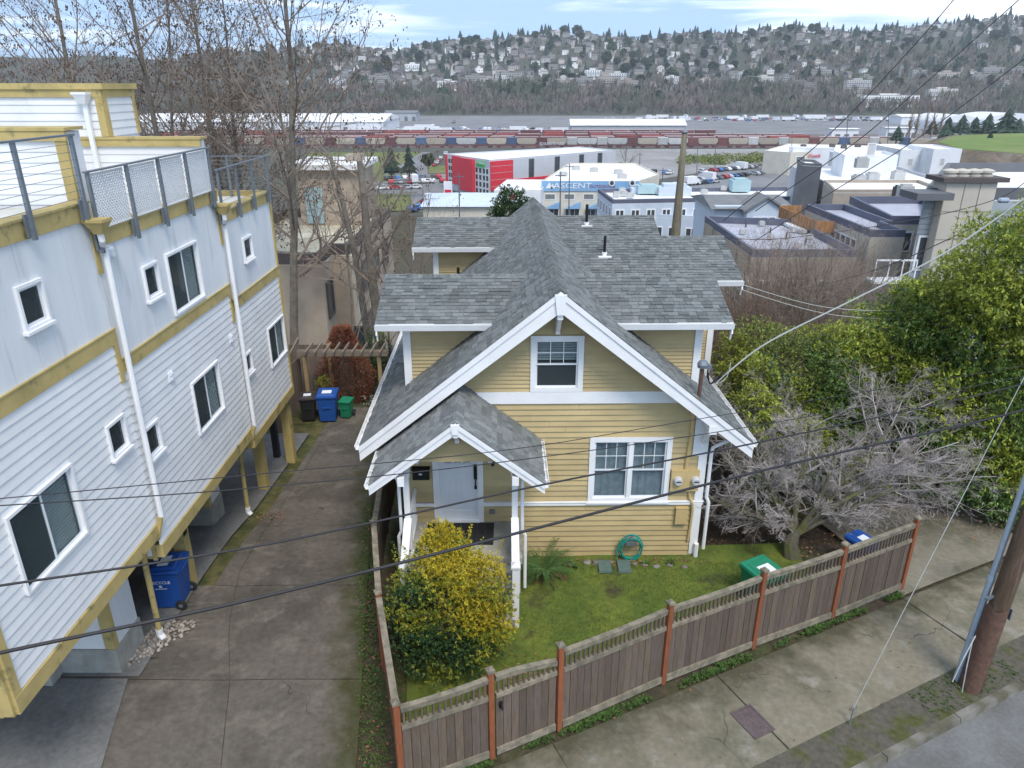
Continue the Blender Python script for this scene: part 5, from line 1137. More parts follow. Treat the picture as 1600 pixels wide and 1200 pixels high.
# brown leafless thicket behind the hedge and beside the house
def thicket(name, label, spots, h, r, P, m_='twig', group='bare shrubs behind the hedge', cat='bare shrub', nst=5, spread=.5, mb0=None):
    s0 = spots[0]; g = gz(s0[0],s0[1]); t = thing(name, label, cat, (s0[0],s0[1],g), group); A, B = MB(), MB()
    for (x,y) in spots:
        for k in range(nst): branch([A,B], Vector((x+R.uniform(-.25,.25),y+R.uniform(-.25,.25),gz(x,y)-.1)), Vector((R.uniform(-spread,spread),R.uniform(-spread,spread),1)), h*R.uniform(.8,1.15), r, 0, P)
    A.build('stems', MATS['bark'], t, kind='stuff'); B.build('twigs', MATS[m_], t, kind='stuff'); return t
PT = [lv(6,9,.5,(20,55),.06,.12,5,.55,.3,.25), lv(4,8,.55,(25,60),.03,.16,3,.55,.4,.2), lv(3,5,.55,(25,60),.0,.2,3,.7,.5,.2), lv(2,0,.5,(20,50),0,.2,3)]
def XY(px, py, Y): p = onY(px,py,Y); return (p.x, p.y)
thicket('bare_shrub', 'dense brown olive leafless shrub below the lavender roofed building', [XY(1215,480,30),XY(1250,480,32),XY(1180,480,29),XY(1230,480,28)], 6.0, .045, PT, 'twig', nst=11)
thicket('bare_shrub', 'tall brown leafless brush before the brown wall of the lavender roofed building', [XY(1290,470,33),XY(1330,460,34),XY(1270,470,30)], 6.2, .045, PT, 'twig', nst=9)
thicket('bare_shrub', 'reddish leafless brush right behind the house corner', [XY(1150,530,24),XY(1165,500,25.5),XY(1145,470,27),XY(1175,480,27)], 4.2, .03, PT, 'twigred', nst=7)
thicket('bare_tree', 'leafless branching tree right of the lavender roof', [XY(1330,470,30),XY(1380,450,32)], 5.6, .07, PT, 'twig', nst=3, spread=.6)
# the pale lichen covered tree behind the fence
gt_ = thing('lichen_tree', 'bare grey lichen covered tree spreading over the yard right of the house', 'bare tree', (7.15,15.6,0))
A, B = MB(), MB(); base = Vector((7.15,15.6,-.05))
PL = [lv(6,7,.60,(25,65),.03,.16,7,.55,.4,.3), lv(5,8,.58,(25,70),.02,.22,4,.5,.4,.15), lv(4,7,.55,(25,65),.03,.26,3,.5,.5,.12), lv(3,5,.58,(25,60),.05,.3,3,.7,.6,.15), lv(3,0,.5,(20,50),.05,.3,3,.6,.7)]
for tx, ty, tz, r in ((5.0,16.3,1.3,.075),(5.5,17.3,2.4,.08),(6.5,18.6,3.1,.08),(8.3,18.8,2.8,.08),(9.8,17.2,1.5,.08),(8.4,16.6,2.3,.07),(6.0,16.0,2.3,.065),(11.2,18.4,2.0,.08),(10.2,19.4,2.6,.075),(7.2,17.4,3.1,.06),(12.0,19.0,1.9,.07),(5.3,15.9,.9,.05),(6.3,15.0,1.3,.05),(8.5,15.7,1.1,.05),(9.4,16.2,.8,.055),(7.3,16.6,2.0,.05),(10.6,17.6,1.2,.06)):
    d_ = Vector((tx,ty,tz))-base; branch([A,B], base+Vector((.05,.22,.62))+rv(.06), d_.normalized()+Vector((0,0,.08)), d_.length*.86, r, 0, PL)
A.tube([base, base+Vector((-.05,.1,.4)), base+Vector((.05,.22,.75))], [.22,.17,.13], 9)
A.build('trunk', MATS['lichenbark'], gt_); B.build('twigs', MATS['twigpale'], gt_, kind='stuff'); gt_.scale = (1.12,1.08,.86)
# trees and brush behind the townhouses
def tree(label, px, Y, h, r, lean=(0,0), P=None, tw='twig', cat='bare tree', name='bare_tree', group='bare alders behind the townhouses', seeds=1.0, bk='bark', py=300):
    p = onY(px, py, Y); b = Vector((p.x, Y, gz(p.x,Y)-.2)); t = thing(name, label, cat, tuple(b), group); A, B, S = MB(), MB(), MB(); tips = []
    branch([A,B,B,B], b, Vector((lean[0],lean[1],1)), h, r, 0, P or PA, tips)
    for q, d_ in tips:
        if R.random() < .3*seeds:
            for _ in range(R.randint(2,5)):
                c = q+rv(.12); s = R.uniform(.02,.045); S.add([c+Vector((s,0,0)), c+Vector((-s*.5,s*.8,0)), c+Vector((-s*.5,-s*.8,0)), c+Vector((0,0,-s*2)), c+Vector((0,0,s))], [(0,1,4),(1,2,4),(2,0,4),(1,0,3),(2,1,3),(0,2,3)])
    A.build('trunk', MATS[bk], t); B.build('branches', MATS[tw], t, kind='stuff')
    if S.v: S.build('catkins', MATS['catkin'], t, kind='stuff')
    return t
PA = [lv(14,38,.34,(28,62),.05,.07,8,.42,.12,.22,.7), lv(7,11,.45,(25,60),.045,.16,4,.5,.25,.12), lv(4,6,.5,(25,60),-.02,.22,3,.6,.4,.15), lv(3,0,.5,(20,50),-.06,.28,3,.6,.5)]
tree('tall bare alder with straight trunk right of the roof railing', 428, 34, 23, .24, (-.02,0))
tree('slender bare alder between two larger ones above the lattice railing', 348, 38, 22, .22, (-.03,0))
tree('bare alder leaning left above the roof deck railing', 285, 36, 23, .24, (-.12,0))
tree('bare alder rising behind the tall stair block', 140, 37, 22, .26, (-.16,0))
tree('bare alder at the far left behind the stair block', 60, 39, 21, .24, (-.05,0))
tree('bare alder just left of the straight trunked one', 385, 40, 21, .2, (-.05,0))
tree('bare alder between the stair block and the leaning alder', 215, 40, 21, .2, (.04,0))
tree('spreading bare tree cut by the left edge', -60, 36, 19, .25, (.1,0))
PS = [lv(8,14,.5,(20,45),.06,.07,5,.5,.2,.2), lv(4,6,.5,(25,55),.04,.14,3,.6,.3,.2), lv(3,4,.55,(25,55),.0,.2,3,.7,.5,.2), lv(2,0,.5,(20,50),0,.2,3)]
tree('thick ivy clad bare trunk before the tan building', 590, 31.5, 10.5, .28, (-.10,0), [lv(10,9,.42,(25,55),.02,.05,9,.4,.45,.45), PS[1], PS[2], PS[3]], py=430, seeds=.2)
tree('second dark bare trunk beside the tan building', 572, 33, 11, .2, (-.03,0), [lv(10,9,.42,(25,55),.03,.05,8,.4,.45,.4), PS[1], PS[2], PS[3]], py=430, seeds=.2)
for px_, Y_, h_, lb in ((605,31,9.5,'thin bare sapling left of the rear dormer'),(632,33,9.5,'thin bare sapling touching the rear dormer eave'),(540,30,9,'thin bare sapling in front of the tan building'),(650,36,10,'thin bare sapling behind the rear dormer')):
    tree(lb, px_, Y_, h_, .07, (R.uniform(-.08,.08),0), PS, group='bare saplings behind the house', py=430, seeds=.2)
for i, (px_, Y_) in enumerate(((215,52),(260,56),(310,50),(360,55),(405,50),(455,54),(500,58),(520,46),(180,50))):
    thicket('bare_shrub', ['reddish brown brush beyond the roof railing, seen through the alders','reddish brown brush left of the tan building roof'][i > 5], [XY(px_,260,Y_)], 8.5+R.uniform(-1,1.5), .07, PT, 'twigred', 'reddish brush beyond the townhouses', nst=4, spread=.5)
# red conifer, dark shrubs and ivy at the end of the driveway
rc = onY(540,585,29.0); t = thing('red_conifer', 'rust red bushy conifer behind the pergola', 'conifer', (rc.x,29.0,gz(0,29)))
m = MB(); g = gz(0,29); c = Vector((rc.x,29.0,g))
for i in range(9000):
    z = R.random()**1.1; rr = 1.25*(1-abs(z-.32)*1.15 if z > .32 else .75+z*.78)*(R.random()**.4); a = R.uniform(0,2*pi); p = c+Vector((rr*cos(a),rr*sin(a),.1+z*3.2)); leaf(m, p, (Vector((cos(a),sin(a),.5))+rv(.6)).normalized(), rv(), .16, .03)
m.build('foliage', MATS['redconifer'], t, kind='stuff'); m = MB(); m.tube([c, c+Vector((0,0,2.6))], [.09,.02], 6); m.build('trunk', MATS['stem'], t)
for lb, sp, mt, dn in (('dark shrub with pale flecked leaves beside the driveway end', [(590,640,28.0,.7,.6,.6),(570,655,27.6,.5,.5,.4),(612,660,26.5,.45,.6,.5)], ['paleleaf','leafdark'], 300), ('ivy clump climbing the dark fence behind the red conifer', [(590,545,30.6,.8,.35,.9),(575,580,30.4,.6,.35,.6)], ['olive','leafdark'], 380), ('purplish low shrub left of the gutter edge', [(600,610,29.5,.9,.6,.4),(560,625,28.8,.5,.5,.35)], ['redconifer','leafdark'], 260)):
    hedge('shrub', lb, 'shrub', sp, mt, dn, .09, .05, mf(.55), group=None)
hedge('moss_clump', 'bright lime green mossy plant behind the bins', 'plant', [(505,596,27.9,.28,.25,.22)], ['leaflime','leaflime'], 900, .06, .03, None, group=None)
# sword fern beside the porch
fn = thing('sword_fern', 'green sword fern with dead brown fronds beside the porch steps', 'fern', (.75,14.75,0)); fc = Vector((.78,14.8,.05)); G, Dd = MB(), MB()
for k in range(70):
    a = R.uniform(0,2*pi); dead = k % 5 == 0; M_ = Dd if dead else G; d_ = Vector((cos(a),sin(a),R.uniform(.9,2.0) if not dead else R.uniform(.2,.7))).normalized(); p = fc.copy(); L = R.uniform(.8,1.2); prev = p.copy()
    for j in range(22):
        d_ = (d_-Vector((0,0,.075))).normalized(); q = p+d_*L/22; s = d_.cross(Vector((0,0,1))).normalized(); w = .085*sin(pi*min(1,(j+2)/23))+.01
        for sg in (-1,1): leaf(M_, p, (s*sg+d_*.35).normalized(), Vector((0,0,1)), w, .028)
        p = q
        if p.z < .03: break
G.build('fronds', MATS['fernleaf'], fn, kind='stuff'); Dd.build('dead_fronds', MATS['ferndead'], fn, kind='stuff')
# grass blades, weeds, leaf litter
def in_yard(x, y):
    d = Vector((x,y,0))-SO; return d.dot(SN) < -.15 and y < 15.35 and x > -2.5 and x < 7.6
m = MB(); m2 = MB()
for i in range(52000):
    x, y = R.uniform(-2.4,7.4), R.uniform(8.6,15.3)
    if not in_yard(x,y): continue
    k = sin(x*1.7+1)*sin(y*1.9)+.5*sin(x*4.1+y*3.3)
    if k < -.45 and R.random() < .75: continue
    if x > 3.9 and y < 13.4 and R.random() < .6: continue
    h = R.uniform(.02,.05); a = R.uniform(0,pi); p = Vector((x,y,gz(x,y)*.2+.012+.02*sin(x*2.1)*sin(y*2.7))); s = Vector((cos(a),sin(a),0))*.007; tip = p+Vector((R.uniform(-.03,.03),R.uniform(-.03,.03),h))
    q = len(m.v); m.v += [tuple(p-s),tuple(p+s),tuple(tip)]; m.f.append((q,q+1,q+2)); m.m.append(0)
solo(m, 'lawn_grass', MATS['grass'], (2.5,13,0), 'short mossy grass of the front lawn', 'grass', kind='stuff')
m = MB()
def tuft(mb, x, y, z, s, n=9):
    for _ in range(n):
        a = R.uniform(0,2*pi); d_ = Vector((cos(a),sin(a),R.uniform(.4,1.6))).normalized(); leaf(mb, Vector((x,y,z))+rv(s*.3), d_, Vector((0,0,1)), s*R.uniform(.6,1.3), s*.35)
for i in range(1500):
    s = R.uniform(.2,12.3); n = R.gauss(.14,.05)
    if sin(s*2.1)+.6*sin(s*5.3+1) < -.35+R.gauss(0,.3): continue
    p = ST(s,n); tuft(m, p.x, p.y, .0, R.uniform(.03,.075))
for i in range(700):
    s = R.uniform(9.6,12.2) if i < 330 else R.uniform(-2,14); n = R.uniform(2.25,2.95); p = ST(s,n)
    if i >= 330 and (abs(n-2.27) > .07 or sin(s*1.9) < .1): continue
    tuft(m, p.x, p.y, .01, R.uniform(.02,.05))
solo(m, 'weeds', MATS['weed'], tuple(ST(6,.15)), 'low green weeds along the fence foot and kerb strip', 'weeds', kind='stuff')
m = MB()
for i in range(2200):
    y = R.uniform(8.8,19); x = interp([(8.8,-2.0),(15,-3.35),(19,-3.9)], y)-R.uniform(.05,.55); tuft(m, x, y, gz(x,y), R.uniform(.02,.06), 6) if R.random() < .8 else None
solo(m, 'ground_cover', MATS['weed'], (-2.8,12,0), 'ragged green ground cover in the strip beside the driveway', 'ground cover', kind='stuff')
m = MB()
def litter(x, y, z, s):
    a = R.uniform(0,2*pi); leaf(m, Vector((x,y,z+.012+R.random()*.02)), Vector((cos(a),sin(a),R.uniform(-.1,.25))).normalized(), (Vector((0,0,1))+rv(.35)).normalized(), s, s*.6)
for i in range(420):
    y = R.uniform(8.8,19); x = interp([(8.8,-1.95),(15,-3.35),(19,-3.9)], y)-R.uniform(.0,.6); litter(x, y, gz(x,y)-.02, R.uniform(.03,.09))
for i in range(500): x, y = R.gauss(.0,.7), R.gauss(11.2,.5); litter(x, y, .01, R.uniform(.03,.08)) if in_yard(x,y) else None
for i in range(700): x, y = R.uniform(5.2,9.0), R.uniform(14.6,18.5); litter(x, y, -.02+gz(x,y)*.5, R.uniform(.03,.09))
for i in range(500): x, y = R.uniform(11.2,14.2), R.uniform(15.6,18.6); litter(x, y, .0, R.uniform(.03,.08)) if x > 12.3+.6*sin(y) else None
for i in range(260): x, y = R.uniform(-7,-2.8), R.uniform(6,25); litter(x, y, gz(x,y)+.01, R.uniform(.015,.05))
for i in range(70): p = ST(R.uniform(2,16), R.uniform(.3,2.3)); litter(p.x, p.y, .03, R.uniform(.02,.07))
for i in range(240): x, y = R.gauss(2.8,1.2), R.gauss(15.32,.1); litter(x, y, .01, R.uniform(.03,.08))
for i in range(120): x, y = R.gauss(-6.9,.25), R.gauss(18.0,.25); litter(x, y, gz(x,y)+.015, R.uniform(.03,.07))
solo(m, 'leaf_litter', MATS['deadleaf'], (-2.5,12,0), 'scattered brown fallen leaves on soil and paving', 'leaves', kind='stuff')
for i in range(4):
    x = [1.35,3.35,4.0,1.6][i]; y = [15.25,15.2,15.28,15.1][i]; mm = MB()
    for _ in range(3): tuft(mm, x+R.uniform(-.05,.05), y+R.uniform(-.05,.05), .02, R.uniform(.09,.15), 12)
    solo(mm, 'small_plant', MATS['weed'], (x,y,0), ['small leafy plant at the wall foot next to the fern','dark leafy plant right of the green stones','small leafy plant near the right end of the wall bed','low leafy plant left of the green stones'][i], 'plant')
# ================================================================ buildings down the slope and in the valley
mat('bw_white', (.72,.73,.75), .7, .08, .3); mat('bw_cream', (.60,.56,.47), .75, .08, .3); mat('bw_tan', (.42,.345,.265), .8, .12, .8, .1, 20)
mat('bw_stucco', (.44,.365,.285), .85, .14, .7, .3, 30, col2=(.37,.30,.235), c2lo=.45, c2hi=.65, c2scale=.4)
mat('bw_brown', (.36,.305,.25), .8, .12, .8); mat('bw_charcoal', (.13,.135,.145), .6, .12, .5); mat('bw_grey', (.40,.415,.44), .7, .08, .3)
mat('bw_paleblue', (.53,.595,.68), .75, .08, .5); mat('bw_teal', (.36,.50,.53), .7, .08, .5); mat('bw_blue', (.22,.40,.62), .65, .1, .4); mat('bw_red', (.62,.035,.055), .5, .08, .3)
mat('bw_silver', (.50,.515,.55), .5, .06, .2); mat('bw_beige', (.50,.455,.385), .7, .08, .6); mat('bw_slateblue', (.34,.375,.405), .7, .1, .6)
mat('rf_white', (.80,.80,.79), .8, .10, .25, col2=(.62,.61,.58), c2lo=.52, c2hi=.72, c2scale=.12); mat('rf_lav', (.42,.43,.49), .6, .08, .5, col2=(.35,.36,.42), c2lo=.5, c2hi=.7, c2scale=.3); mat('rf_cream', (.66,.62,.49), .85, .2, .6, col2=(.50,.46,.34), c2lo=.45, c2hi=.6, c2scale=.4, speck=((.16,.13,.10), 4, .66))
mat('rf_navy', (.11,.12,.165), .6, .1, .5); mat('rf_dark', (.10,.085,.08), .8, .12, .8); mat('rf_grey', (.18,.185,.19), .9, .15, .8); mat('cedar', (.36,.185,.085), .75, .15, 2, rnd=.12)
mat('winfar', (.055,.065,.075), .25, .2, .5, spec=.6); mat('whitetrim', (.78,.79,.80), .6, .04, 1); mat('signred', (.60,.02,.06), .5, .03, 1); mat('signgreen', (.05,.42,.10), .5, .05, 1); mat('signmaroon', (.28,.06,.12), .5, .05, 1)
mat('hvac', (.46,.46,.45), .6, .12, 1)
def area2(p): return sum(p[i][0]*p[(i+1)%len(p)][1]-p[(i+1)%len(p)][0]*p[i][1] for i in range(len(p)))/2
class Bd:
    """a flat roofed block on a footprint polygon, with wall, roof slab and parapet as parts"""
    def __init__(s, name, label, fp, z0, z1, wm, rm, pm=None, ph=.5, pt=.25, cat='building', group=None):
        fp = [(p[0],p[1]) for p in fp]
        if area2(fp) < 0: fp = fp[::-1]
        s.fp, s.z0, s.z1 = fp, z0, z1; c = (sum(p[0] for p in fp)/len(fp), sum(p[1] for p in fp)/len(fp)); s.c = c
        s.t = thing(name, label, cat, (c[0],c[1],z0), group)
        m = MB(); m.prism([(x,y,z0-2) for x,y in fp], (0,0,z1-z0+2-ph-.05)); s.wall = m.build('wall', MATS[wm], s.t)
        m = MB(); m.prism([(x,y,z1-ph-.05) for x,y in fp], (0,0,.05)); m.build('roof', MATS[rm], s.t)
        m = MB(); n = len(fp)
        ins = []
        for i in range(n):
            a, b, d = Vector((*fp[i-1],0)), Vector((*fp[i],0)), Vector((*fp[(i+1)%n],0)); e0 = (b-a).normalized(); e1 = (d-b).normalized(); n0 = Vector((-e0.y,e0.x,0)); n1 = Vector((-e1.y,e1.x,0)); k = (n0+n1); k = k/max(.3,(1+n0.dot(n1)))
            q = b+k*pt; ins.append((q.x,q.y))
        vs = [(x,y,z1-ph) for x,y in fp]+[(x,y,z1) for x,y in fp]+[(x,y,z1) for x,y in ins]+[(x,y,z1-ph) for x,y in ins]
        m.add(vs, [f for i in range(n) for j in (((i+1)%n),) for f in ((i,j,n+j,n+i),(n+i,n+j,2*n+j,2*n+i),(2*n+i,2*n+j,3*n+j,3*n+i))]); m.build('parapet', MATS[pm or wm], s.t)
    def face(s, i):                                      # wall plane on edge i, u from its start corner
        a, b = Vector((*s.fp[i],0)), Vector((*s.fp[(i+1)%len(s.fp)],0)); u = (b-a).normalized(); n = Vector((u.y,-u.x,0)); return Pl(a, u, n), (b-a).length
    def slab(s, pl, u0, u1, z0, z1, d, m, name='panel'):
        q = MB(); pl.box(q, u0, u1, z0, z1, -.02, d); return q.build(name, MATS[m], s.t)
    def win(s, pl, u0, u1, z0, z1, fr=.12, fm='whitetrim', gm='winfar', mull=0):
        q = MB(); pl.box(q, u0-fr, u0, z0-fr, z1+fr, .0, .10); pl.box(q, u1, u1+fr, z0-fr, z1+fr, .0, .10); pl.box(q, u0, u1, z0-fr, z0, .0, .10); pl.box(q, u0, u1, z1, z1+fr, .0, .10)
        for k in range(mull): x = u0+(u1-u0)*(k+1)/(mull+1); pl.box(q, x-fr*.4, x+fr*.4, z0, z1, .0, .09)
        w = q.build('window', MATS[fm], s.t); q = MB(); pl.box(q, u0, u1, z0, z1, .0, .04); q.build('pane', MATS[gm], w); return w
    def rows(s, pl, L, n, z, h, w, **k):
        for i in range(n): u = L*(i+.5)/n; s.win(pl, u-w/2, u+w/2, z, z+h, **k)
    def unit(s, px, py, w, d, h, m='hvac', name='roof_unit'):
        p = onZ(px, py, s.z1-.5); q = MB(); q.box(p.x-w/2,p.x+w/2,p.y-d/2,p.y+d/2,s.z1-.5,s.z1-.5+h); q.box(p.x-w*.35,p.x+w*.35,p.y-d*.35,p.y+d*.35,s.z1-.5+h,s.z1-.5+h*1.15); return q.build(name, MATS[m], s.t)
def zf(pts, z): return [(lambda p: (p.x,p.y))(onZ(x,y,z)) for x, y in pts]
def nearest_face(b):                                     # index of the edge most facing the camera
    best = min(range(len(b.fp)), key=lambda i: (b.fp[i][1]+b.fp[(i+1)%len(b.fp)][1])); return best
# --- tan apartment block behind the townhouses
Zb = 3.4; f_ = onY(433,391,36.0)
fp = [(-15.5,36.0),(onY(500,391,36).x,36.0),(onY(500,391,36).x,38.3),(onY(545,378,38.3).x,38.3),(onY(545,378,38.3).x+.3,50.5),(-15.5,50.5)]
tb = Bd('tan_apartment', 'weathered tan stucco apartment block with cream flat roof behind the bins', fp, -4.5, Zb, 'bw_stucco', 'rf_cream', 'rf_dark', .55, .3)
pl, L = tb.face(1); tb.win(pl, .5, 1.5, .0, 1.7, fm='rf_dark'); tb.win(pl, .4, 1.5, -3.0, -1.3, fm='rf_dark')
pl, L = tb.face(2); tb.win(pl, .25, 1.5, -3.1, -1.2, fm='rf_dark', mull=1)
pl, L = tb.face(3); [tb.win(pl, a, a+1.4, z, z+1.5, fm='rf_dark') for a in (2.5,5.5,8.5) for z in (.3,-2.8)]
for a in (.0,3.9): tb.slab(pl, a, a+.35, -4.5, Zb-.6, .25, 'bw_cream', 'pier')
q = MB(); a0 = onY(440,330,47); a1 = onY(565,330,47); q.box(a0.x+1.2, a1.x, 47, 52, Zb-.6, Zb+2.9); ph = q.build('penthouse', MATS['bw_stucco'], tb.t)
q = MB(); q.box(a0.x+.6, a1.x+.3, 46.6, 52.4, Zb+2.9, Zb+3.2); q.build('penthouse_roof', MATS['rf_white'], ph)
q = MB(); q.box(a0.x+1.6, a0.x+2.7, 46.92, 46.99, Zb-.4, Zb+1.8); q.build('penthouse_door', MATS['bw_teal'], ph)
tb.unit(513,340,1.0,.8,.35,'rf_dark','skylight'); tb.unit(548,346,2.4,.6,.5,'rf_dark','skylight')
q = MB(); q.box(a1.x-1.2,a1.x-.2,49,50.2,Zb-.6,Zb+3.6); q.build('chimney', MATS['bw_brown'], tb.t)
# --- tan building with lavender roof
Z = -.36
fp = zf([(1174,390),(1341,390),(1282,358),(1272,345),(1235,335),(1143,338)], Z)
fp = [(18.2,55.0),(26.2,55.0),(26.4,68.5),(18.4,70.5)]
lv1 = Bd('lavender_roof_building', 'tan building with lavender grey membrane roof right of the house', fp, -8.5, Z, 'bw_brown', 'rf_lav', 'rf_navy', .6, .25)
pl, L = lv1.face(0); lv1.win(pl, 3.0, 4.2, -4.2, -2.8, mull=2, fr=.08); lv1.win(pl, 5.4, 6.6, -4.2, -2.8, mull=2, fr=.08); lv1.win(pl, .6, 1.6, -4.2, -2.8, mull=1, fr=.08)
pl, L = lv1.face(3); [lv1.slab(pl, a, a+2.4, -2.4, -.9, .08, 'bw_tan') for a in (1.2,5.2,9.2,12.6)]; [lv1.win(pl, a, a+1.4, -5, -3.4, fr=.1) for a in (1.4,5.5,9.4,12.8)]
lv1.slab(pl, 0, L, -2.9, -2.5, .12, 'bw_cream', 'belt')
for px, py in ((1246,387),(1265,373),(1240,362),(1204,373),(1160,365),(1252,364),(1190,352)): lv1.unit(px, py, .5, .4, .35)
for px, py in ((1203,367),(1228,374),(1258,383),(1165,355)):
    p = onZ(px,py,Z-.6); q = MB(); q.tube([p, p+Vector((0,0,.6))], .07, 6); q.build('vent_pipe', MATS['rf_dark'], lv1.t)
q = MB(); p = onZ(1240,352,Z-.5); q.beam(onZ(1226,348,Z-.4), onZ(1256,362,Z-.4), .6, .25); q.build('skylight', MATS['rf_white'], lv1.t)
cd = thing('cedar_deck', 'orange cedar fenced roof deck between the lavender roofs', 'deck', (26.0,66.0,Z))
for i in range(14):
    t_ = i/13; x, y = 25.75+.4*t_, 71.2-7.6*t_; q = MB(); q.box(x-.03,x+.03,y-.26,y+.26,Z-.3,Z+.75); q.build('board', MATS['cedar'], cd)
for i in range(4): x = 26.15+i*.42; q = MB(); q.box(x,x+.40,63.4,63.46,Z-.3,Z+.7); q.build('board', MATS['cedar'], cd)
for i in range(5): x = 25.8+i*.42; q = MB(); q.box(x,x+.40,71.4,71.46,Z-.3,Z+.85); q.build('board', MATS['cedar'], cd)
Z = .75
lv2 = Bd('lavender_roof_building', 'taller tan block with white window row beside the cedar deck', [(27.9,57.0),(30.6,57.0),(30.6,61),(31.6,61),(31.6,70.5),(27.9,70.5)], -8.5, Z, 'bw_beige', 'rf_lav', 'rf_navy', .55, .25)
pl, L = lv2.face(5)
for k in range(5): lv2.win(pl, 6.6+k*1.0, 7.4+k*1.0, -1.9, -.5, fr=.1)
lv2.win(pl, 4.9, 5.7, -1.9, -.2, fr=.1, gm='bw_teal')
Z = 1.0
lv3 = Bd('lavender_roof_building', 'lavender roofed tan block with roof vents left of the modern building', [(31.8,62.0),(35.2,62.0),(41.0,74),(33.5,74)], -8.5, Z, 'bw_beige', 'rf_lav', 'rf_navy', .7, .25)
pl, L = lv3.face(0); lv3.win(pl, .8, 2.0, -1.9, -.4); lv3.unit(1412,311,1.4,.8,1.3); lv3.unit(1402,309,.9,.8,1.1,'rf_dark')
# --- modern building at the right edge
X0 = onY(1446,300,46).x; Zm = 5.3
md = Bd('modern_building', 'modern building with beige panel tower and four round roof vents at the right edge', [(X0,46.0),(46,46.0),(62,62),(35.5,62)], -7, Zm, 'bw_slateblue', 'rf_white', 'bw_charcoal', .7, .3)
pl, L = md.face(0)
for k in range(6): md.slab(pl, .0, 2.4, Zm-1.2-.32*k, Zm-.92-.32*k, .05, 'bw_slateblue', 'lap_board')
md.win(pl, .25, 1.45, Zm-5.0, Zm-3.0, fr=.12, mull=1)
tx0, tx1 = onY(1484,262,45.2).x, onY(1563,270,45.2).x
q = MB(); q.box(tx0, tx1, 45.2, 46.6, -7, Zm+.45); tw = q.build('panel_tower', MATS['bw_beige'], md.t)
w_ = (tx1-tx0)/3
for i, w0 in enumerate((0,1.1,2.0)):
    for j in range(5):
        q = MB(); q.box(tx0+w0*w_+.03, tx0+(1.1,2.0,3.0)[i]*w_-.03, 45.14, 45.2, Zm+.4-1.7*(j+1)+.03, Zm+.4-1.7*j-.03); q.build('facade_panel', MATS['bw_beige'], tw)
q = MB(); q.box(tx0-.35, tx1+.5, 44.9, 47.0, Zm+.46, Zm+.72); q.build('tower_cap', MATS['rf_dark'], tw)
for i in range(4):
    q = MB(); x = tx0+.55+i*(tx1-tx0-.9)/3; q.lathe([(.42,0),(.42,.10),(.34,.12),(.34,.2),(.46,.22),(.46,.34),(.30,.40),(.05,.45)], 14, (x,46.0,Zm+.72)); q.build('round_vent', MATS['bw_beige'], tw)
q = MB(); a_ = onY(1432,265,44.6).x; q.box(a_, tx0-.1, 43.9, 46.0, Zm-.45, Zm-.05); q.build('eave', MATS['bw_charcoal'], md.t)
q = MB(); bx0 = X0-2.6; 
for k in range(4): q.box(bx0+k*.85,bx0+k*.85+.06,45.2,45.26,Zm-5.6,Zm-4.3)
q.box(bx0,X0,45.2,45.26,Zm-4.35,Zm-4.25); q.box(bx0,X0,45.0,46.2,Zm-5.75,Zm-5.6); q.build('balcony', MATS['whitetrim'], md.t)
# --- long tan and grey rows further right
Z = -1.7
ta = Bd('tan_row_building', 'long brown flat roofed building with small white framed windows', [(43,100),(58,100),(60,111),(46,111)], -20, Z, 'bw_brown', 'rf_white', None, .4, .3)
pl, L = ta.face(0); [ta.win(pl, u, u+1.0, Z-3.4, Z-1.5, fr=.2) for u in (5.3,8.0,11.5,17.6)]
Z = -4.3
gr = Bd('grey_row_building', 'long grey flat roofed building with a row of dark windows', [(54,128),(76,128),(80,158),(58,158)], -26, Z, 'bw_grey', 'rf_white', None, .5, .4)
pl, L = gr.face(0); gr.rows(pl, L, 9, Z-4.2, 1.6, 1.8, fr=.15); gr.rows(pl, L, 9, Z-7.8, 1.6, 1.8, fr=.15)
for px, py in ((1380,272),(1362,283),(1340,287),(1402,280)): gr.unit(px, py, 2.0, 1.6, 1.4)
Z = -1.2
ch = Bd('charcoal_tower', 'narrow charcoal grey block left of the long grey building', [(50.2,131),(52.9,129.5),(54.6,137),(52.2,139)], -26, Z, 'bw_charcoal', 'rf_white', None, .4, .4)
Z = 1.2
wb = Bd('white_block', 'plain white boxy rooftop building with vents', [(62,142),(72,142),(74,152),(64,152)], -20, Z-2.0, 'bw_white', 'rf_white'); pl, L = wb.face(0); wb.win(pl, 4, 5.4, Z-2, Z, gm='hvac'); wb.unit(1345,262,2,1,1.5)
# --- pale blue apartments and the annex
Z = -10.1; a_ = onZ(957,312,Z)
pb_ = Bd('pale_blue_apartment', 'pale blue grey apartment building with white roof behind the right dormers', zf([(957,312),(1245,307),(1235,292),(934,295)], Z), -28, Z, 'bw_paleblue', 'rf_white', 'rf_navy', .8, .5)
for i in range(4):
    pl, L = pb_.face(i)
    if pl.n.y < -.6:
        for r in range(3): pb_.rows(pl, L, 12, Z-4.4-4.0*r, 2.2, 1.5, fr=.25, mull=1)
    elif pl.n.x < -.5:
        for r in range(4): pb_.rows(pl, L, 5, Z-3.8-3.4*r, 1.9, 1.2, fr=.2)
pb_.unit(1011,301,4.6,4,1.6,'bw_teal','stair_house'); pb_.unit(1154,298,4.0,4,2.4,'bw_teal','stair_house')
for px, py in ((963,306),(972,300),(985,308),(1030,303),(1060,300),(1100,302),(1130,297),(975,305)): pb_.unit(px, py, 1.4, 1.2, .8)
Z = -13.2
an = Bd('white_roof_annex', 'low pale blue annex with white roof in front of the apartments', zf([(962,332),(1096,338),(1078,322),(962,321)], Z), -28, Z, 'bw_paleblue', 'rf_white', None, .6, .4)
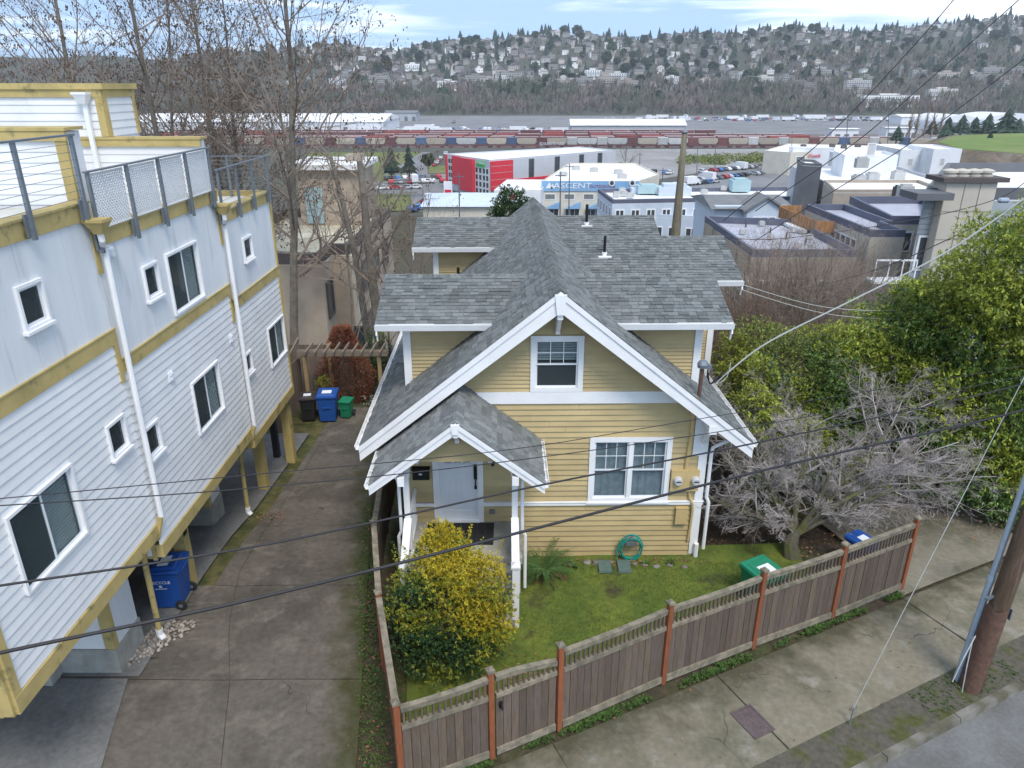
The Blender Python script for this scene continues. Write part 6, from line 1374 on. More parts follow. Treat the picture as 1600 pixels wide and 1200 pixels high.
for i in range(4):
    pl, L = an.face(i)
    if pl.n.y < -.6: an.rows(pl, L, 5, Z-5, 2.4, 2.0, fr=.2, mull=1)
an.unit(1005,322,6,3,4,'bw_paleblue','stair_house'); an.unit(1050,325,7,4,4.6,'bw_paleblue','stair_house')
# grey gabled house
hg = thing('grey_house', 'pale grey house with slate roof and front gable beyond the lavender roof', 'house', tuple(onY(1180,325,105)))
A = onY(1118,325,105); B_ = onY(1232,325,105); y0, y1 = 105, 117; ze = onY(1180,322,105).z; zr = onY(1180,304,111).z
q = MB(); q.box(A.x, B_.x, y0, y1, ze-8, ze); q.build('wall', MATS['bw_paleblue'], hg)
q = MB(); q.hexa([(A.x-.8,y0-.8,ze-.3),(B_.x+.8,y0-.8,ze-.3),(B_.x+.8,y1+.8,ze-.3),(A.x-.8,y1+.8,ze-.3),(A.x-.5,(y0+y1)/2-.1,zr),(B_.x+.5,(y0+y1)/2-.1,zr),(B_.x+.5,(y0+y1)/2+.1,zr),(A.x-.5,(y0+y1)/2+.1,zr)]); q.build('roof', MATS['rf_grey'], hg)
gx = onY(1198,325,103).x
q = MB(); q.prism([(gx-2.6,103.2,ze-6),(gx+2.6,103.2,ze-6),(gx+2.6,103.2,ze-.4),(gx,103.2,ze+1.3),(gx-2.6,103.2,ze-.4)], (0,1.7,0)); q.build('wall', MATS['bw_paleblue'], hg)
q = MB()
for s in (-1,1): q.hexa([(gx,102.8,ze+1.35),(gx+s*3.1,102.8,ze-.6),(gx+s*3.1,108,ze-.6),(gx,108,ze+1.35),(gx,102.8,ze+1.65),(gx+s*3.1,102.8,ze-.3),(gx+s*3.1,108,ze-.3),(gx,108,ze+1.65)])
q.build('gable_roof', MATS['rf_grey'], hg)
pl = Pl((0,103.2,0),(1,0,0),(0,-1,0))
for u in (-1.7,-.6,.5): q = MB(); pl.box(q, gx+u, gx+u+1.0, ze-3.2, ze-1.2, .0, .1); w = q.build('window', MATS['whitetrim'], hg); q = MB(); pl.box(q, gx+u+.12, gx+u+.88, ze-3.1, ze-1.3, .1, .12); q.build('pane', MATS['winfar'], w)
# --- red and grey storage building
Z = -16.
st = Bd('storage_building', 'red and silver five storey storage building with white roof', zf([(765,250),(962,234),(908,229),(697,240)], Z), ZV, Z, 'bw_silver', 'rf_white', 'bw_silver', .5, .6)
idx = [i for i in range(4) if abs(st.fp[i][0]-onZ(765,250,Z).x) < .5 and abs(st.fp[i][1]-onZ(765,250,Z).y) < .5][0]
pl, L = st.face(idx)                                      # long side
st.slab(pl, 0.2, L*.16, ZV+3, Z-.6, .5, 'bw_red'); st.slab(pl, L*.16, L, ZV+1.0, ZV+6.6, .45, 'bw_red', 'base_band')
for u in (.30,.50,.70,.86): st.win(pl, L*u-1.3, L*u+1.3, ZV+4.6, Z-1.0, fr=.25, fm='bw_charcoal')
for k in range(4): st.slab(pl, .25, L*.155, ZV+4.5+2.6*k, ZV+4.6+2.6*k, .55, 'bw_silver', 'panel_joint')
pl, L = st.face((idx-1)%4)                                # short side, ends at the near corner
st.slab(pl, L*.18, L*.34, ZV+3, Z-.4, .9, 'bw_red'); st.slab(pl, L*.36, L*.68, ZV+1.2, Z-.6, 1.4, 'bw_red'); st.slab(pl, 0, L*.03, ZV+2, Z-.4, .6, 'bw_red')
for r in range(4):
    st.win(pl, L*.05, L*.16, ZV+2.5+2.9*r, ZV+4.4+2.9*r, fr=.2, mull=1)
    for u in (.72,.80,.88,.95): st.win(pl, L*u-1.0, L*u+.9, ZV+1.2+2.7*r, ZV+3.2+2.7*r, fr=.2)
sg = st.slab(pl, L*.72, L*.90, Z-3.2, Z-.8, .3, 'signgreen', 'sign'); 
sc_ = pl.p(L*.81, Z-1.6, .34); text_part('STORAGE', 1.5, MATS['whitetrim'], st.t, sc_, (pi/2, 0, math.atan2(pl.u.y, pl.u.x)), .05)
pl, L = st.face((idx+1)%4)
rs = onZ(862,228,Z); text_part('SELF STORAGE', 1.9, MATS['bw_silver'], st.t, (rs.x, rs.y, Z+1.0), (pi/2, 0, pi+.2), .2, name='roof_sign')
# --- outdoor shop with blue sign band
Z = -18.7; fpo = [(onY(846,290,255).x,255),(onY(998,290,255).x,255),(onY(1042,283,262).x,276),(onY(1042,283,262).x-2,318),(onY(846,290,255).x+14,318)]
oc = Bd('outdoor_shop', 'cream shop with blue sign band lettered ASCENT and blue awnings', fpo, ZV, Z, 'bw_cream', 'rf_white', None, .4, .4)
pl, L = oc.face(0); oc.slab(pl, .0, L, Z-3.3, Z-.0, .3, 'bw_blue', 'sign_band')
p = pl.p(L*.32, Z-1.6, .36); text_part('ASCENT', 2.6, MATS['whitetrim'], oc.t, p, (pi/2,0,0), .06, xs=1.35)
p = pl.p(L*.62, Z-1.75, .36); text_part('OUTDOORS', 1.25, MATS['signmaroon'], oc.t, p, (pi/2,0,0), .06, xs=1.3)
q = MB(); p = pl.p(L*.08, Z-1.5, .33)
for s, o_ in ((1.3,0),(.8,1.2)): q.prism([p+Vector((o_-s,0,-.9)), p+Vector((o_+s,0,-.9)), p+Vector((o_,0,.9*s))], (0,-.06,0))
q.build('mountain_mark', MATS['whitetrim'], oc.t)
for k in range(4):
    oc.win(pl, L*(.04+k*.20), L*(.14+k*.20), Z-6.0, Z-4.4, fr=.2, gm='rf_grey')
    q = MB(); a, b = pl.p(L*(.03+k*.215),0,.3), pl.p(L*(.19+k*.215),0,.3); zt, zb_ = Z-6.8, Z-9.0
    q.prism([a+Vector((0,0,zb_)), b+Vector((0,0,zb_)), b+Vector((0,0,zt))], (0,-1.6,0)); q.build('awning', MATS['bw_blue'], oc.t)
    oc.win(pl, L*(.04+k*.215), L*(.18+k*.215), Z-12, Z-9.4, fr=.2, gm='winfar', mull=2)
for px, py in ((900,266),(928,269),(966,272),(972,279),(880,276)): oc.unit(px, py, 3.0, 2.6, 1.5)
for u in (.72,.93):
    q = MB(); p = pl.p(L*u, Z-.6, .35); q.lathe([(1.1,0),(1.1,-.2)], 10, p, 'y'); w = q.build('round_window', MATS['whitetrim'], oc.t); q = MB(); q.lathe([(.7,-.2),(.7,-.26)], 10, p, 'y'); q.build('pane', MATS['winfar'], w)
Z = -20.5
ws = Bd('white_shop', 'low white shop with red lettering beside the storage building', [(onY(772,303,246).x,246),(onY(845,303,246).x,246),(onY(845,303,246).x+4,275),(onY(772,303,246).x+4,275)], ZV, Z, 'bw_white', 'rf_white')
pl, L = ws.face(0); ws.slab(pl, .3, L*.45, Z-2.8, Z-1.4, .15, 'signred', 'red_lettering'); ws.rows(pl, L, 4, Z-6, 2.2, 2.2, fr=.15)
# hip roofed pale blue building left of the ridge, sign pylon
hp = thing('hip_roof_building', 'pale building with low light blue hip roof behind the rear dormer', 'building', tuple(onY(715,325,200)))
A, B_ = onY(655,330,200), onY(795,330,200); ze = onY(700,322,200).z; zr = onY(700,303,212).z
q = MB(); q.box(A.x+1, B_.x-1, 201, 226, ZV-1, ze); q.build('wall', MATS['bw_cream'], hp)
q = MB(); q.hexa([(A.x,200,ze-.2),(B_.x,200,ze-.2),(B_.x,227,ze-.2),(A.x,227,ze-.2),(A.x+9,212,zr),(B_.x-9,212,zr),(B_.x-9,215,zr),(A.x+9,215,zr)]); q.build('roof', MATS['bw_paleblue'], hp)
py_ = thing('sign_pylon', 'white pylon sign with red panel left of the storage building', 'sign', tuple(onY(700,320,235))); a = onY(693,284,235); b = onY(706,284,235)
q = MB(); q.box(a.x,b.x,235,236,ZV,a.z); q.build('pylon', MATS['bw_white'], py_); q = MB(); q.box(a.x+.3,b.x-.3,234.9,235,a.z-4.2,a.z-2.4); q.build('sign_panel', MATS['signred'], py_); q = MB(); q.box(a.x+.3,b.x-.3,234.9,235,a.z-6.5,a.z-5.2); q.build('sign_panel', MATS['rf_grey'], py_)
# --- craft shop with red script sign
Z = -19.5
mc = Bd('craft_shop', 'large cream and white store with red script sign', zf([(1194,235),(1236,238),(1300,236),(1392,242),(1392,228),(1232,224)], Z), ZV, Z, 'bw_cream', 'rf_white', None, .5, .5)
a, b = onY(1233,230,392), onY(1299,230,386)
q = MB(); q.hexa([(a.x,386,ZV-1),(b.x,382,ZV-1),(b.x,388,ZV-1),(a.x,392,ZV-1),(a.x,386,Z+2.0),(b.x,382,Z+2.0),(b.x,388,Z+2.0),(a.x,392,Z+2.0)]); q.build('sign_wall', MATS['bw_white'], mc.t)
text_part('Michaels', 2.6, MATS['signred'], mc.t, ((a.x+b.x)/2-1, 383.6, Z-1.8), (pi/2,0,-.14), .1, shear=.3)
for i in range(len(mc.fp)):
    pl, L = mc.face(i)
    if pl.n.y < -.7 and L < 25: mc.rows(pl, L, 2, Z-4.5, 2.2, 5, fr=.4, gm='rf_grey'); mc.rows(pl, L, 3, ZV+.6, 4, 3.5, fr=.4)
for px, py in ((1255,231),(1300,230),(1318,232),(1368,236),(1340,230)): mc.unit(px, py, 2.6, 2.2, 1.6, 'rf_dark')
# --- white industrial sheds before the golf lawn
for nm, lb, px0, px1, pyb, Y, z1, dpt in (('white_shed','white boxy shed left of the tall white shed',1326,1384,262,240,-9.5,20),('white_shed','white pitched shed beside the golf bank',1405,1452,258,300,-12,30),('white_shed','tall white flat fronted shed next to the golf bank',1456,1500,262,290,-11,24),('red_yard_building','low brown building with red edge before the white sheds',1372,1420,256,260,-18,16)):
    a, b = onY(px0,250,Y), onY(px1,250,Y); x = Bd(nm, lb, [(a.x,Y),(b.x,Y),(b.x+2,Y+dpt),(a.x+2,Y+dpt)], -24 if Y > 250 else -22, z1, 'bw_white' if 'red' not in nm else 'bw_brown', 'rf_white'); pl, L = x.face(0); x.win(pl, L*.3, L*.45, z1-6, z1-3.5, gm='hvac')
# --- rail side sheds and far warehouses
def shed(lb, px0, px1, py, Y, h, dpt, wm='bw_grey', rm='rf_white', name='warehouse', zr=2.5, doors=6):
    a, b = onY(px0,py,Y), onY(px1,py,Y); t = thing(name, lb, 'warehouse', (a.x/2+b.x/2,Y,ZV)); q = MB(); q.box(a.x,b.x,Y,Y+dpt,ZV-1,ZV+h); q.build('wall', MATS[wm], t)
    q = MB(); q.hexa([(a.x-1,Y-1,ZV+h),(b.x+1,Y-1,ZV+h),(b.x+1,Y+dpt+1,ZV+h),(a.x-1,Y+dpt+1,ZV+h),(a.x-1,Y+dpt/2-.3,ZV+h+zr),(b.x+1,Y+dpt/2-.3,ZV+h+zr),(b.x+1,Y+dpt/2+.3,ZV+h+zr),(a.x-1,Y+dpt/2+.3,ZV+h+zr)]); q.build('roof', MATS[rm], t)
    for k in range(doors): x = a.x+(b.x-a.x)*(k+.7)/doors; q = MB(); q.box(x-2,x+2,Y-.25,Y,ZV,ZV+h*.55); q.build('door', MATS['bw_charcoal'], t)
    return t
shed('huge white roofed warehouse behind the bare alders', 190, 598, 190, 745, 10, 110, 'bw_white', zr=6, doors=9)
shed('long white rail shed above the freight train', 893, 1072, 193, 700, 9, 26, zr=5)
shed('small white shed at the left of the rail yard, far side', 601, 650, 180, 1000, 10, 40, 'bw_grey', 'rf_grey', doors=4)
shed('white office beside the freight tracks', 1300, 1342, 206, 640, 9, 14, 'bw_white', zr=.4, doors=3); shed('white long office right of the freight tracks', 1386, 1432, 203, 660, 9, 14, 'bw_white', zr=.4, doors=5)
shed('long pale shed far right below the apartments', 1410, 1452, 180, 900, 9, 30, 'bw_white', doors=2)
for lb, px0, px1, Y, h in (('white arched roof hall by the golf trees', 1476,1532,760,13),('second white hall at the right edge', 1540,1640,800,13)):
    a, b = onY(px0,180,Y), onY(px1,180,Y); t = thing('arched_hall', lb, 'hall', ((a.x+b.x)/2,Y,-16)); q = MB(); n = 12; c = (a.x+b.x)/2; r = (b.x-a.x)/2
    q.prism([(c+r*cos(pi*i/n),Y,-28+h*(.35+.65*sin(pi*i/n))) for i in range(n+1)]+[(c-r,Y,-32),(c+r,Y,-32)], (0,60,0)); q.build('shell', MATS['bw_white'], t); q = MB(); q.box(c-r*.5,c+r*.5,Y-.4,Y,-31,-22); q.build('door', MATS['rf_grey'], t)
R.seed(83)
# ================================================================ rail yard, vehicles, far hillside
mat('car_tan', (.36,.32,.26), .75, .1, .5, rnd=.14); mat('car_grey', (.42,.43,.42), .75, .1, .5, rnd=.12); mat('car_maroon', (.15,.06,.06), .75, .15, .5, rnd=.3); mat('car_pink', (.38,.30,.295), .8, .12, .5, rnd=.12); mat('car_blue', (.07,.11,.20), .65, .1, .5, rnd=.3); mat('car_red', (.26,.06,.055), .65, .1, .5, rnd=.2)
def hopper(L, H, W):                                   # covered hopper: sloping end sheets, ribbed sides, hatches, bogies
    m = MB(); h = L/2
    m.hexa([(-h*.80,-W/2,1.6),(h*.80,-W/2,1.6),(h*.80,W/2,1.6),(-h*.80,W/2,1.6),(-h,-W/2,H*.55),(h,-W/2,H*.55),(h,W/2,H*.55),(-h,W/2,H*.55)])
    m.hexa([(-h,-W/2,H*.55),(h,-W/2,H*.55),(h,W/2,H*.55),(-h,W/2,H*.55),(-h,-W*.42,H),(h,-W*.42,H),(h,W*.42,H),(-h,W*.42,H)])
    for k in range(7): x = -h+L*(k+.5)/7; m.box(x-.12,x+.12,-W/2-.08,-W/2,1.7,H*.9)
    m.box(-h*.95,h*.95,-.5,.5,H,H+.25); m.mat(1)
    for x in (-h*.7,h*.7): m.box(x-1.6,x+1.6,-1.2,1.2,.15,1.3)
    m.box(-h-.6,h+.6,-.4,.4,1.1,1.6); return m
def boxcar(L, H, W):
    m = MB(); h = L/2; m.box(-h,h,-W/2,W/2,1.3,H-.25); m.mat(2); m.hexa([(-h,-W/2,H-.25),(h,-W/2,H-.25),(h,W/2,H-.25),(-h,W/2,H-.25),(-h,-.5,H+.1),(h,-.5,H+.1),(h,.5,H+.1),(-h,.5,H+.1)]); m.mat(0)
    for k in range(9): x = -h+L*(k+.5)/9; m.box(x-.1,x+.1,-W/2-.06,-W/2,1.4,H-.4)
    m.box(-1.6,1.6,-W/2-.12,-W/2,1.5,H-.6); m.mat(1)
    for x in (-h*.7,h*.7): m.box(x-1.6,x+1.6,-1.2,1.2,.15,1.25)
    m.box(-h-.6,h+.6,-.4,.4,1.0,1.29); return m
hopM = [hopper(14.6,5.6,3.2).mesh('hopper_car', [MATS[c], MATS['rf_dark']]) for c in ('car_tan','car_grey')]
boxM = {c: boxcar(L,H,3.2).mesh('boxcar', [MATS[c], MATS['rf_dark'], MATS[r]]) for c, L, H, r in (('car_maroon',18,6.0,'car_pink'),('car_red',16,6.2,'car_red'))}
shortM = {c: boxcar(7.4,6.4,3.2).mesh('container_car', [MATS[c], MATS['rf_dark'], MATS[c]]) for c in ('car_blue','car_maroon','car_grey')}
x = -215; k = 0
while x < 330:
    inst(hopM[0 if R.random() < .72 else 1], 'hopper_car', (x,575,ZV+.1), label='pale tan covered hopper car in the front freight train', cat='rail car', group='covered hopper cars of the front train')
    c = R.choice(['car_blue','car_blue','car_maroon','car_maroon','car_grey']); inst(shortM[c], 'container_car', (x+11.4,575.5,ZV+.1), label={'car_blue':'short blue container car between hoppers of the front train','car_maroon':'short maroon car between hoppers of the front train','car_grey':'short grey car between hoppers of the front train'}[c], cat='rail car', group='short cars of the front train')
    x += 22.6; k += 1
for r, (Y, a, b) in enumerate(((590,-230,300),(606,-260,250),(628,-280,230),(655,-300,150),(686,-300,175))):
    x = a+R.uniform(0,9)
    while x < b:
        if R.random() < .93:
            c = 'car_maroon' if R.random() < .86 else 'car_red'
            inst(boxM[c], 'boxcar', (x,Y,ZV+.1), label=('dark maroon boxcar in the rows behind the front train' if c == 'car_maroon' else 'brighter red boxcar in the rows behind the front train'), cat='rail car', group='boxcars parked in the rail yard')
        x += 19.4
# low flat cars in front of the train
fm = MB(); fm.box(-8,8,-1.4,1.4,1.0,1.5); fm.box(-7,-4,-1.2,1.2,.1,1); fm.box(4,7,-1.2,1.2,.1,1); fm.box(-7.5,7.5,-1.0,1.0,1.5,2.0); fmM = fm.mesh('flat_car', MATS['car_maroon'])
x = -180
while x < 260: inst(fmM, 'flat_car', (x,562,ZV+.1), label='low dark flat car on the nearest track', cat='rail car', group='flat cars on the nearest track'); x += 17.6
# parked vehicles
for nm, c in (('v_white',(.75,.75,.76)),('v_silver',(.42,.44,.46)),('v_black',(.03,.03,.035)),('v_red',(.45,.03,.035)),('v_blue',(.05,.15,.40)),('v_grey',(.16,.17,.18))): mat(nm, c, .35, .03, 1, spec=.5)
def carmesh(c):
    m = MB(); prof = [(-2.2,.35),(2.2,.35),(2.25,.75),(1.5,.95),(.8,1.45),(-1.0,1.48),(-1.9,1.0),(-2.25,.9)]
    m.prism([(x,-.88,z) for x,z in prof], (0,1.76,0)); m.mat(1); m.prism([(x,-.90,z) for x,z in ((1.35,.98),(.75,1.40),(-.95,1.42),(-1.65,1.02))], (0,1.80,0)); m.prism([(1.52,y,.96) for y in (-.75,.75)]+[(.86,.7,1.42),(.86,-.7,1.42)], (.03,0,.03)); m.mat(2)
    for x in (-1.4,1.4):
        for y in (-.8,.8): m.lathe([(.33,-.11),(.33,.11)], 10, (x,y,.33), 'y')
    return m.mesh('parked_car', [MATS[c], MATS['winfar'], MATS['rubber']])
def vanmesh(c):
    m = MB(); m.box(-3.4,1.6,-1.15,1.15,.6,3.1); m.prism([(x,-1.0,z) for x,z in ((1.65,.5),(3.1,.5),(3.15,1.3),(2.6,2.2),(1.65,2.3))], (0,2.0,0)); m.mat(1); m.prism([(3.0,-.8,1.4),(3.0,.8,1.4),(2.62,.8,2.1),(2.62,-.8,2.1)], (.1,0,.05)); m.mat(2)
    for x in (-2.3,2.3):
        for y in (-.95,.95): m.lathe([(.45,-.14),(.45,.14)], 10, (x,y,.45), 'y')
    return m.mesh('box_truck', [MATS[c], MATS['winfar'], MATS['rubber']])
def trailermesh():
    m = MB(); m.box(-7,7,-1.3,1.3,1.2,4.1); m.mat(1); m.box(-6,-3.5,-1.2,1.2,.1,1.1); m.box(3.5,6,-1.2,1.2,.1,1.1); return m.mesh('trailer', [MATS['bw_white'], MATS['rubber']])
cols = ['v_white','v_white','v_silver','v_black','v_grey','v_red','v_blue']; CM = {c: carmesh(c) for c in set(cols)}; VM = vanmesh('bw_white'); TM = trailermesh()
def parkrow(x0, y0, x1, y1, n, where, group, zz=ZV+.45, sc=1.25, truck=.05, gap=.12, perp=False):
    a, b = onZ(x0,y0,zz), onZ(x1,y1,zz); rz = math.atan2(b.y-a.y, b.x-a.x)+(pi/2 if perp else 0)
    for i in range(n):
        if R.random() < gap: continue
        t = (i+R.uniform(.3,.7))/n; p = a*(1-t)+b*t; c = R.choice(cols); nm = c.split('_')[1]
        if R.random() < truck: inst(VM, 'box_truck', (p.x,p.y,zz), rz+R.uniform(-.1,.1), sc, label='white truck parked '+where, cat='truck', group='trucks '+group)
        else: inst(CM[c], 'parked_car', (p.x,p.y,zz), rz+R.choice((0,pi))+R.uniform(-.06,.06), sc, label=nm+' car parked '+where, cat='car', group=group)
parkrow(600,287,700,284,14,'in the upper row left of the storage building','cars in the lot left of the storage building',perp=True)
parkrow(600,281,690,278,10,'in the lower row left of the storage building','cars in the lot left of the storage building',perp=True)
parkrow(676,262,698,240,6,'beside the storage building corner','cars beside the storage building')
parkrow(590,296,695,293,6,'driving on the street by the lawn','cars on the street by the lawn', gap=.4)
parkrow(640,330,700,318,7,'by the hip roofed building','cars by the hip roofed building', zz=ZV+.6)
parkrow(1095,270,1180,262,12,'in the lot before the craft shop','cars before the craft shop',perp=True, truck=.12)
parkrow(1090,283,1190,272,12,'in the middle row before the craft shop','cars before the craft shop',perp=True, truck=.2)
parkrow(1195,268,1225,262,5,'close to the craft shop wall','cars before the craft shop',perp=True)
parkrow(1050,292,1120,285,8,'in the near row of the valley lot','cars in the near valley lot', truck=.1)
parkrow(990,268,1050,272,9,'beside the outdoor shop','cars beside the outdoor shop',perp=True)
parkrow(660,317,740,327,6,'at the foot of the hip roof','cars by the hip roofed building')
parkrow(880,332,935,334,6,'before the blue awnings','cars before the outdoor shop', zz=ZV+.3)
for Yp, n, xa, xb in ((740,22,560,900),(765,26,640,1000),(800,18,620,860),(1000,34,980,1420),(1040,40,1010,1400),(1080,30,940,1380)):
    a, b = onY(xa,200,Yp), onY(xb,200,Yp)
    for i in range(n):
        t = (i+R.random())/n; p = a*(1-t)+b*t; r = R.random()
        if r < .14: inst(TM, 'trailer', (p.x,p.y,ZV+.2), R.choice((0,.1,pi/2)), 1.2, label='white trailer standing in the far freight lot', cat='trailer', group='trailers in the far freight lot')
        elif r < .3: inst(VM, 'box_truck', (p.x,p.y,ZV+.2), R.uniform(0,6), 1.5, label='white box truck in the far freight lot', cat='truck', group='trucks in the far freight lot')
        else: c = R.choice(cols); inst(CM[c], 'parked_car', (p.x,p.y,ZV+.2), R.uniform(0,6), 1.5, label=c.split('_')[1]+' car in the far freight lot', cat='car', group='cars in the far freight lot')
# street poles in the valley
for i, (px, pyb, pyt, Y) in enumerate(((717,335,270,190),(876,330,268,180),(1000,275,238,330),(1090,268,228,350),(1118,262,228,380),(1036,285,262,260),(1325,262,180,300),(1238,245,205,420),(890,305,255,230),(1390,262,150,330))):
    a, b = onY(px,pyb,Y), onY(px,pyt,Y); m = MB(); m.tube([(a.x,Y,min(a.z,ZV)),(b.x,Y,b.z)], [.22,.14], 6); m.box(b.x-1.3,b.x+1.3,Y-.1,Y+.1,b.z-1.0,b.z-.8)
    solo(m, 'street_pole', MATS['bw_charcoal'], (a.x,Y,min(a.z,ZV)), 'thin dark utility pole standing in the valley '+['left of the ridge','before the blue awnings','right of the storage building','by the gravel field','near the brush bank','by the valley lot','before the golf bank','by the rail yard','before the storage wall','tallest, at the right'][i], 'utility pole', 'valley utility poles')
# --- far trees
mat('fartwig', (.185,.15,.128), .95, .25, .03, 0, island=.45, col2=(.10,.115,.07), c2lo=.45, c2hi=.6, c2scale=.012); mat('farconifer', (.032,.055,.038), .95, .2, .3, 0, rnd=.35); mat('farever', (.045,.07,.035), .95, .2, .2, 0, rnd=.3, island=.2)
def fan_tree(m, x, y, z, h, w, n=26, tw=.35):
    for i in range(n):
        a = R.uniform(0,2*pi); s = R.random(); b = Vector((x,y,z+h*(.05+.5*s))); t = Vector((x+cos(a)*w*R.uniform(.3,1), y+sin(a)*w*R.uniform(.3,1), z+h*(.45+.55*R.random()))); k = Vector((tw*R.uniform(.5,1.5),0,0)); q = len(m.v)
        m.v += [tuple(b-k),tuple(b+k),tuple(t+k*.8),tuple(t-k*.8)]; m.f.append((q,q+1,q+2,q+3)); m.m.append(0)
m = MB()
for i in range(2300):
    x = R.uniform(-760,1050); y = 1198+R.random()**1.1*150; h = R.uniform(13,24); fan_tree(m, x, y, gz(x,y)-1, h, h*.30, 22, .45)
solo(m, 'bluff_wood', MATS['fartwig'], (0,1250,ZV), 'leafless grey brown wood covering the bluff across the valley', 'wood', kind='stuff')
m = MB()
for i in range(2300):
    x = R.uniform(-1000,1350); y = R.uniform(1340,1960)
    if x > 330 and y < 1520 and R.random() < .0: continue
    h = R.uniform(7,13); fan_tree(m, x, y, gz(x,y)-1, h, h*.34, 14, .5)
for i in range(900): x = R.uniform(480,1300); y = R.uniform(1330,1640); h = R.uniform(12,20); fan_tree(m, x, y, gz(x,y)-1, h, h*.34, 18, .5)
for i in range(500): x = R.uniform(-1100,-330); y = R.uniform(1200,1800); h = R.uniform(12,20); fan_tree(m, x, y, gz(x,y)-1, h, h*.34, 18, .5)
solo(m, 'hill_wood', MATS['fartwig'], (0,1600,0), 'leafless trees scattered among the hillside houses', 'wood', kind='stuff')
def coniferM(seed):
    r = random.Random(seed); m = MB(); n = 9; tiers = 9
    for k in range(tiers):
        z0 = .10+.86*k/tiers; rr = (1-(k/tiers)**1.15)*.23*r.uniform(.8,1.15)+.015; z1 = min(1.0, z0+.24); b = len(m.v)
        for j in range(2*n): a = pi*j/n+r.uniform(-.1,.1); q = rr*(1 if j % 2 else .62)*r.uniform(.75,1.2); m.v.append((q*cos(a), q*sin(a), z0-(.03 if j % 2 else -.015)+r.uniform(-.015,.015)))
        m.v.append((0,0,z1))
        for j in range(2*n): m.f.append((b+j, b+(j+1)%(2*n), b+2*n)); m.m.append(0)
    m.tube([(0,0,-.1),(0,0,.3)], .02, 5); return m.mesh('conifer_tree', MATS['farconifer'])
def roundM(seed):
    r = random.Random(seed); m = MB()
    for i in range(420):
        w = Vector((r.gauss(0,1),r.gauss(0,1),r.gauss(0,1))).normalized(); k = r.uniform(.75,1)*(1+.2*sin(w.x*5+seed)*sin(w.z*6)); p = Vector((w.x*.38*k,w.y*.38*k,.58+w.z*.42*k)); d = Vector((r.gauss(0,1),r.gauss(0,1),r.gauss(0,1))).normalized()*.075; e = d.orthogonal().normalized()*.06; q = len(m.v); m.v += [tuple(p-d-e),tuple(p+d-e),tuple(p+d+e),tuple(p-d+e)]; m.f.append((q,q+1,q+2,q+3)); m.m.append(0)
    m.tube([(0,0,-.1),(0,0,.5)], .025, 5); return m.mesh('evergreen_tree', MATS['farever'])
CF = [coniferM(i) for i in range(5)]; RF = [roundM(i) for i in range(3)]
for i in range(300):
    u = R.random(); px = R.uniform(380,1640); y = R.uniform(1880,1950) if i < 90 else R.uniform(1340,1900); p = onY(px,80,y); h = R.uniform(15,30) if i < 90 else R.uniform(14,30); w = R.uniform(.85,1.5)
    inst(CF[i % 5], 'conifer_tree', (p.x,y,gz(p.x,y)), R.uniform(0,6), (h*w,h*w,h), label='dark pointed conifer on the skyline of the far hill' if i < 90 else 'dark conifer among the houses on the far hillside', cat='conifer', group='conifers on the skyline' if i < 90 else 'conifers on the far hillside')
for i in range(240):
    px = R.uniform(380,1640); y = R.uniform(1260,1850); p = onY(px,80,y); h = R.uniform(10,21)
    inst(RF[i % 3], 'evergreen_tree', (p.x,y,gz(p.x,y)-1), R.uniform(0,6), (h*1.2,h*1.2,h), label='round dark evergreen tree on the far hillside', cat='tree', group='round evergreens on the far hillside')
# --- houses on the hill
mat('hw', (.50,.475,.44), .8, .05, .05, 0, rnd=.5); mat('hw2', (.42,.36,.32), .8, .05, .05, 0, rnd=.5); mat('hw3', (.80,.79,.76), .8, .05, .05, 0, rnd=.12); mat('hr', (.125,.115,.115), .9, .05, .05, 0, rnd=.5); mat('hr2', (.30,.28,.27), .9, .05, .05, 0, rnd=.4)
def houseM(w, d, h, kind, wm, rm):
    m = MB(); m.box(-w/2,w/2,-d/2,d/2,-6,h); m.mat(1)
    if kind == 0: m.prism([(-w/2-.5,-d/2-.5,h),(-w/2-.5,d/2+.5,h),(-w/2-.5,0,h+d*.32)], (w+1,0,0))
    elif kind == 1: m.prism([(-w/2-.5,-d/2-.5,h),(w/2+.5,-d/2-.5,h),(0,-d/2-.5,h+w*.30)], (0,d+1,0))
    elif kind == 2: m.box(-w/2-.3,w/2+.3,-d/2-.3,d/2+.3,h,h+.5); m.mat(0); m.box(-w*.2,w*.15,-d*.2,d*.3,h+.5,h+2.6)
    else: m.hexa([(-w/2-.6,-d/2-.6,h),(w/2+.6,-d/2-.6,h),(w/2+.6,d/2+.6,h),(-w/2-.6,d/2+.6,h),(-w*.2,-.2,h+2.6),(w*.2,-.2,h+2.6),(w*.2,.2,h+2.6),(-w*.2,.2,h+2.6)])
    m.mat(2); nf = max(1, int(h/3)); nc = max(2, int(w/3.4))
    for f in range(nf):
        for c in range(nc):
            if (f*7+c*3+kind) % 6 == 0: continue
            x = -w/2+w*(c+.5)/nc; z = .8+3*f; m.box(x-.8,x+.8,-d/2-.08,-d/2,z,z+1.5)
    if kind == 2 and w > 22: m.mat(3); [m.box(-w/2+.5,w/2-.5,-d/2-1.2,-d/2-.1,3*f+.2,3*f+.5) for f in range(1,nf)]
    return m.mesh('hillside_house', [MATS[wm], MATS[rm], MATS['winfar'], MATS['whitetrim']])
HM = [houseM(R.uniform(11,18), R.uniform(9,12), R.uniform(5.5,8), k % 4, ('hw','hw2','hw3')[k % 3], ('hr','hr2','hr')[(k//2) % 3]) for k in range(14)]
AM = [houseM(R.uniform(24,38), 14, R.uniform(9,14), 2, ('hw','hw2','hw3','hw2')[k], 'hr2') for k in range(4)]
placed = []; cnt = 0; tries = 0; rest = []
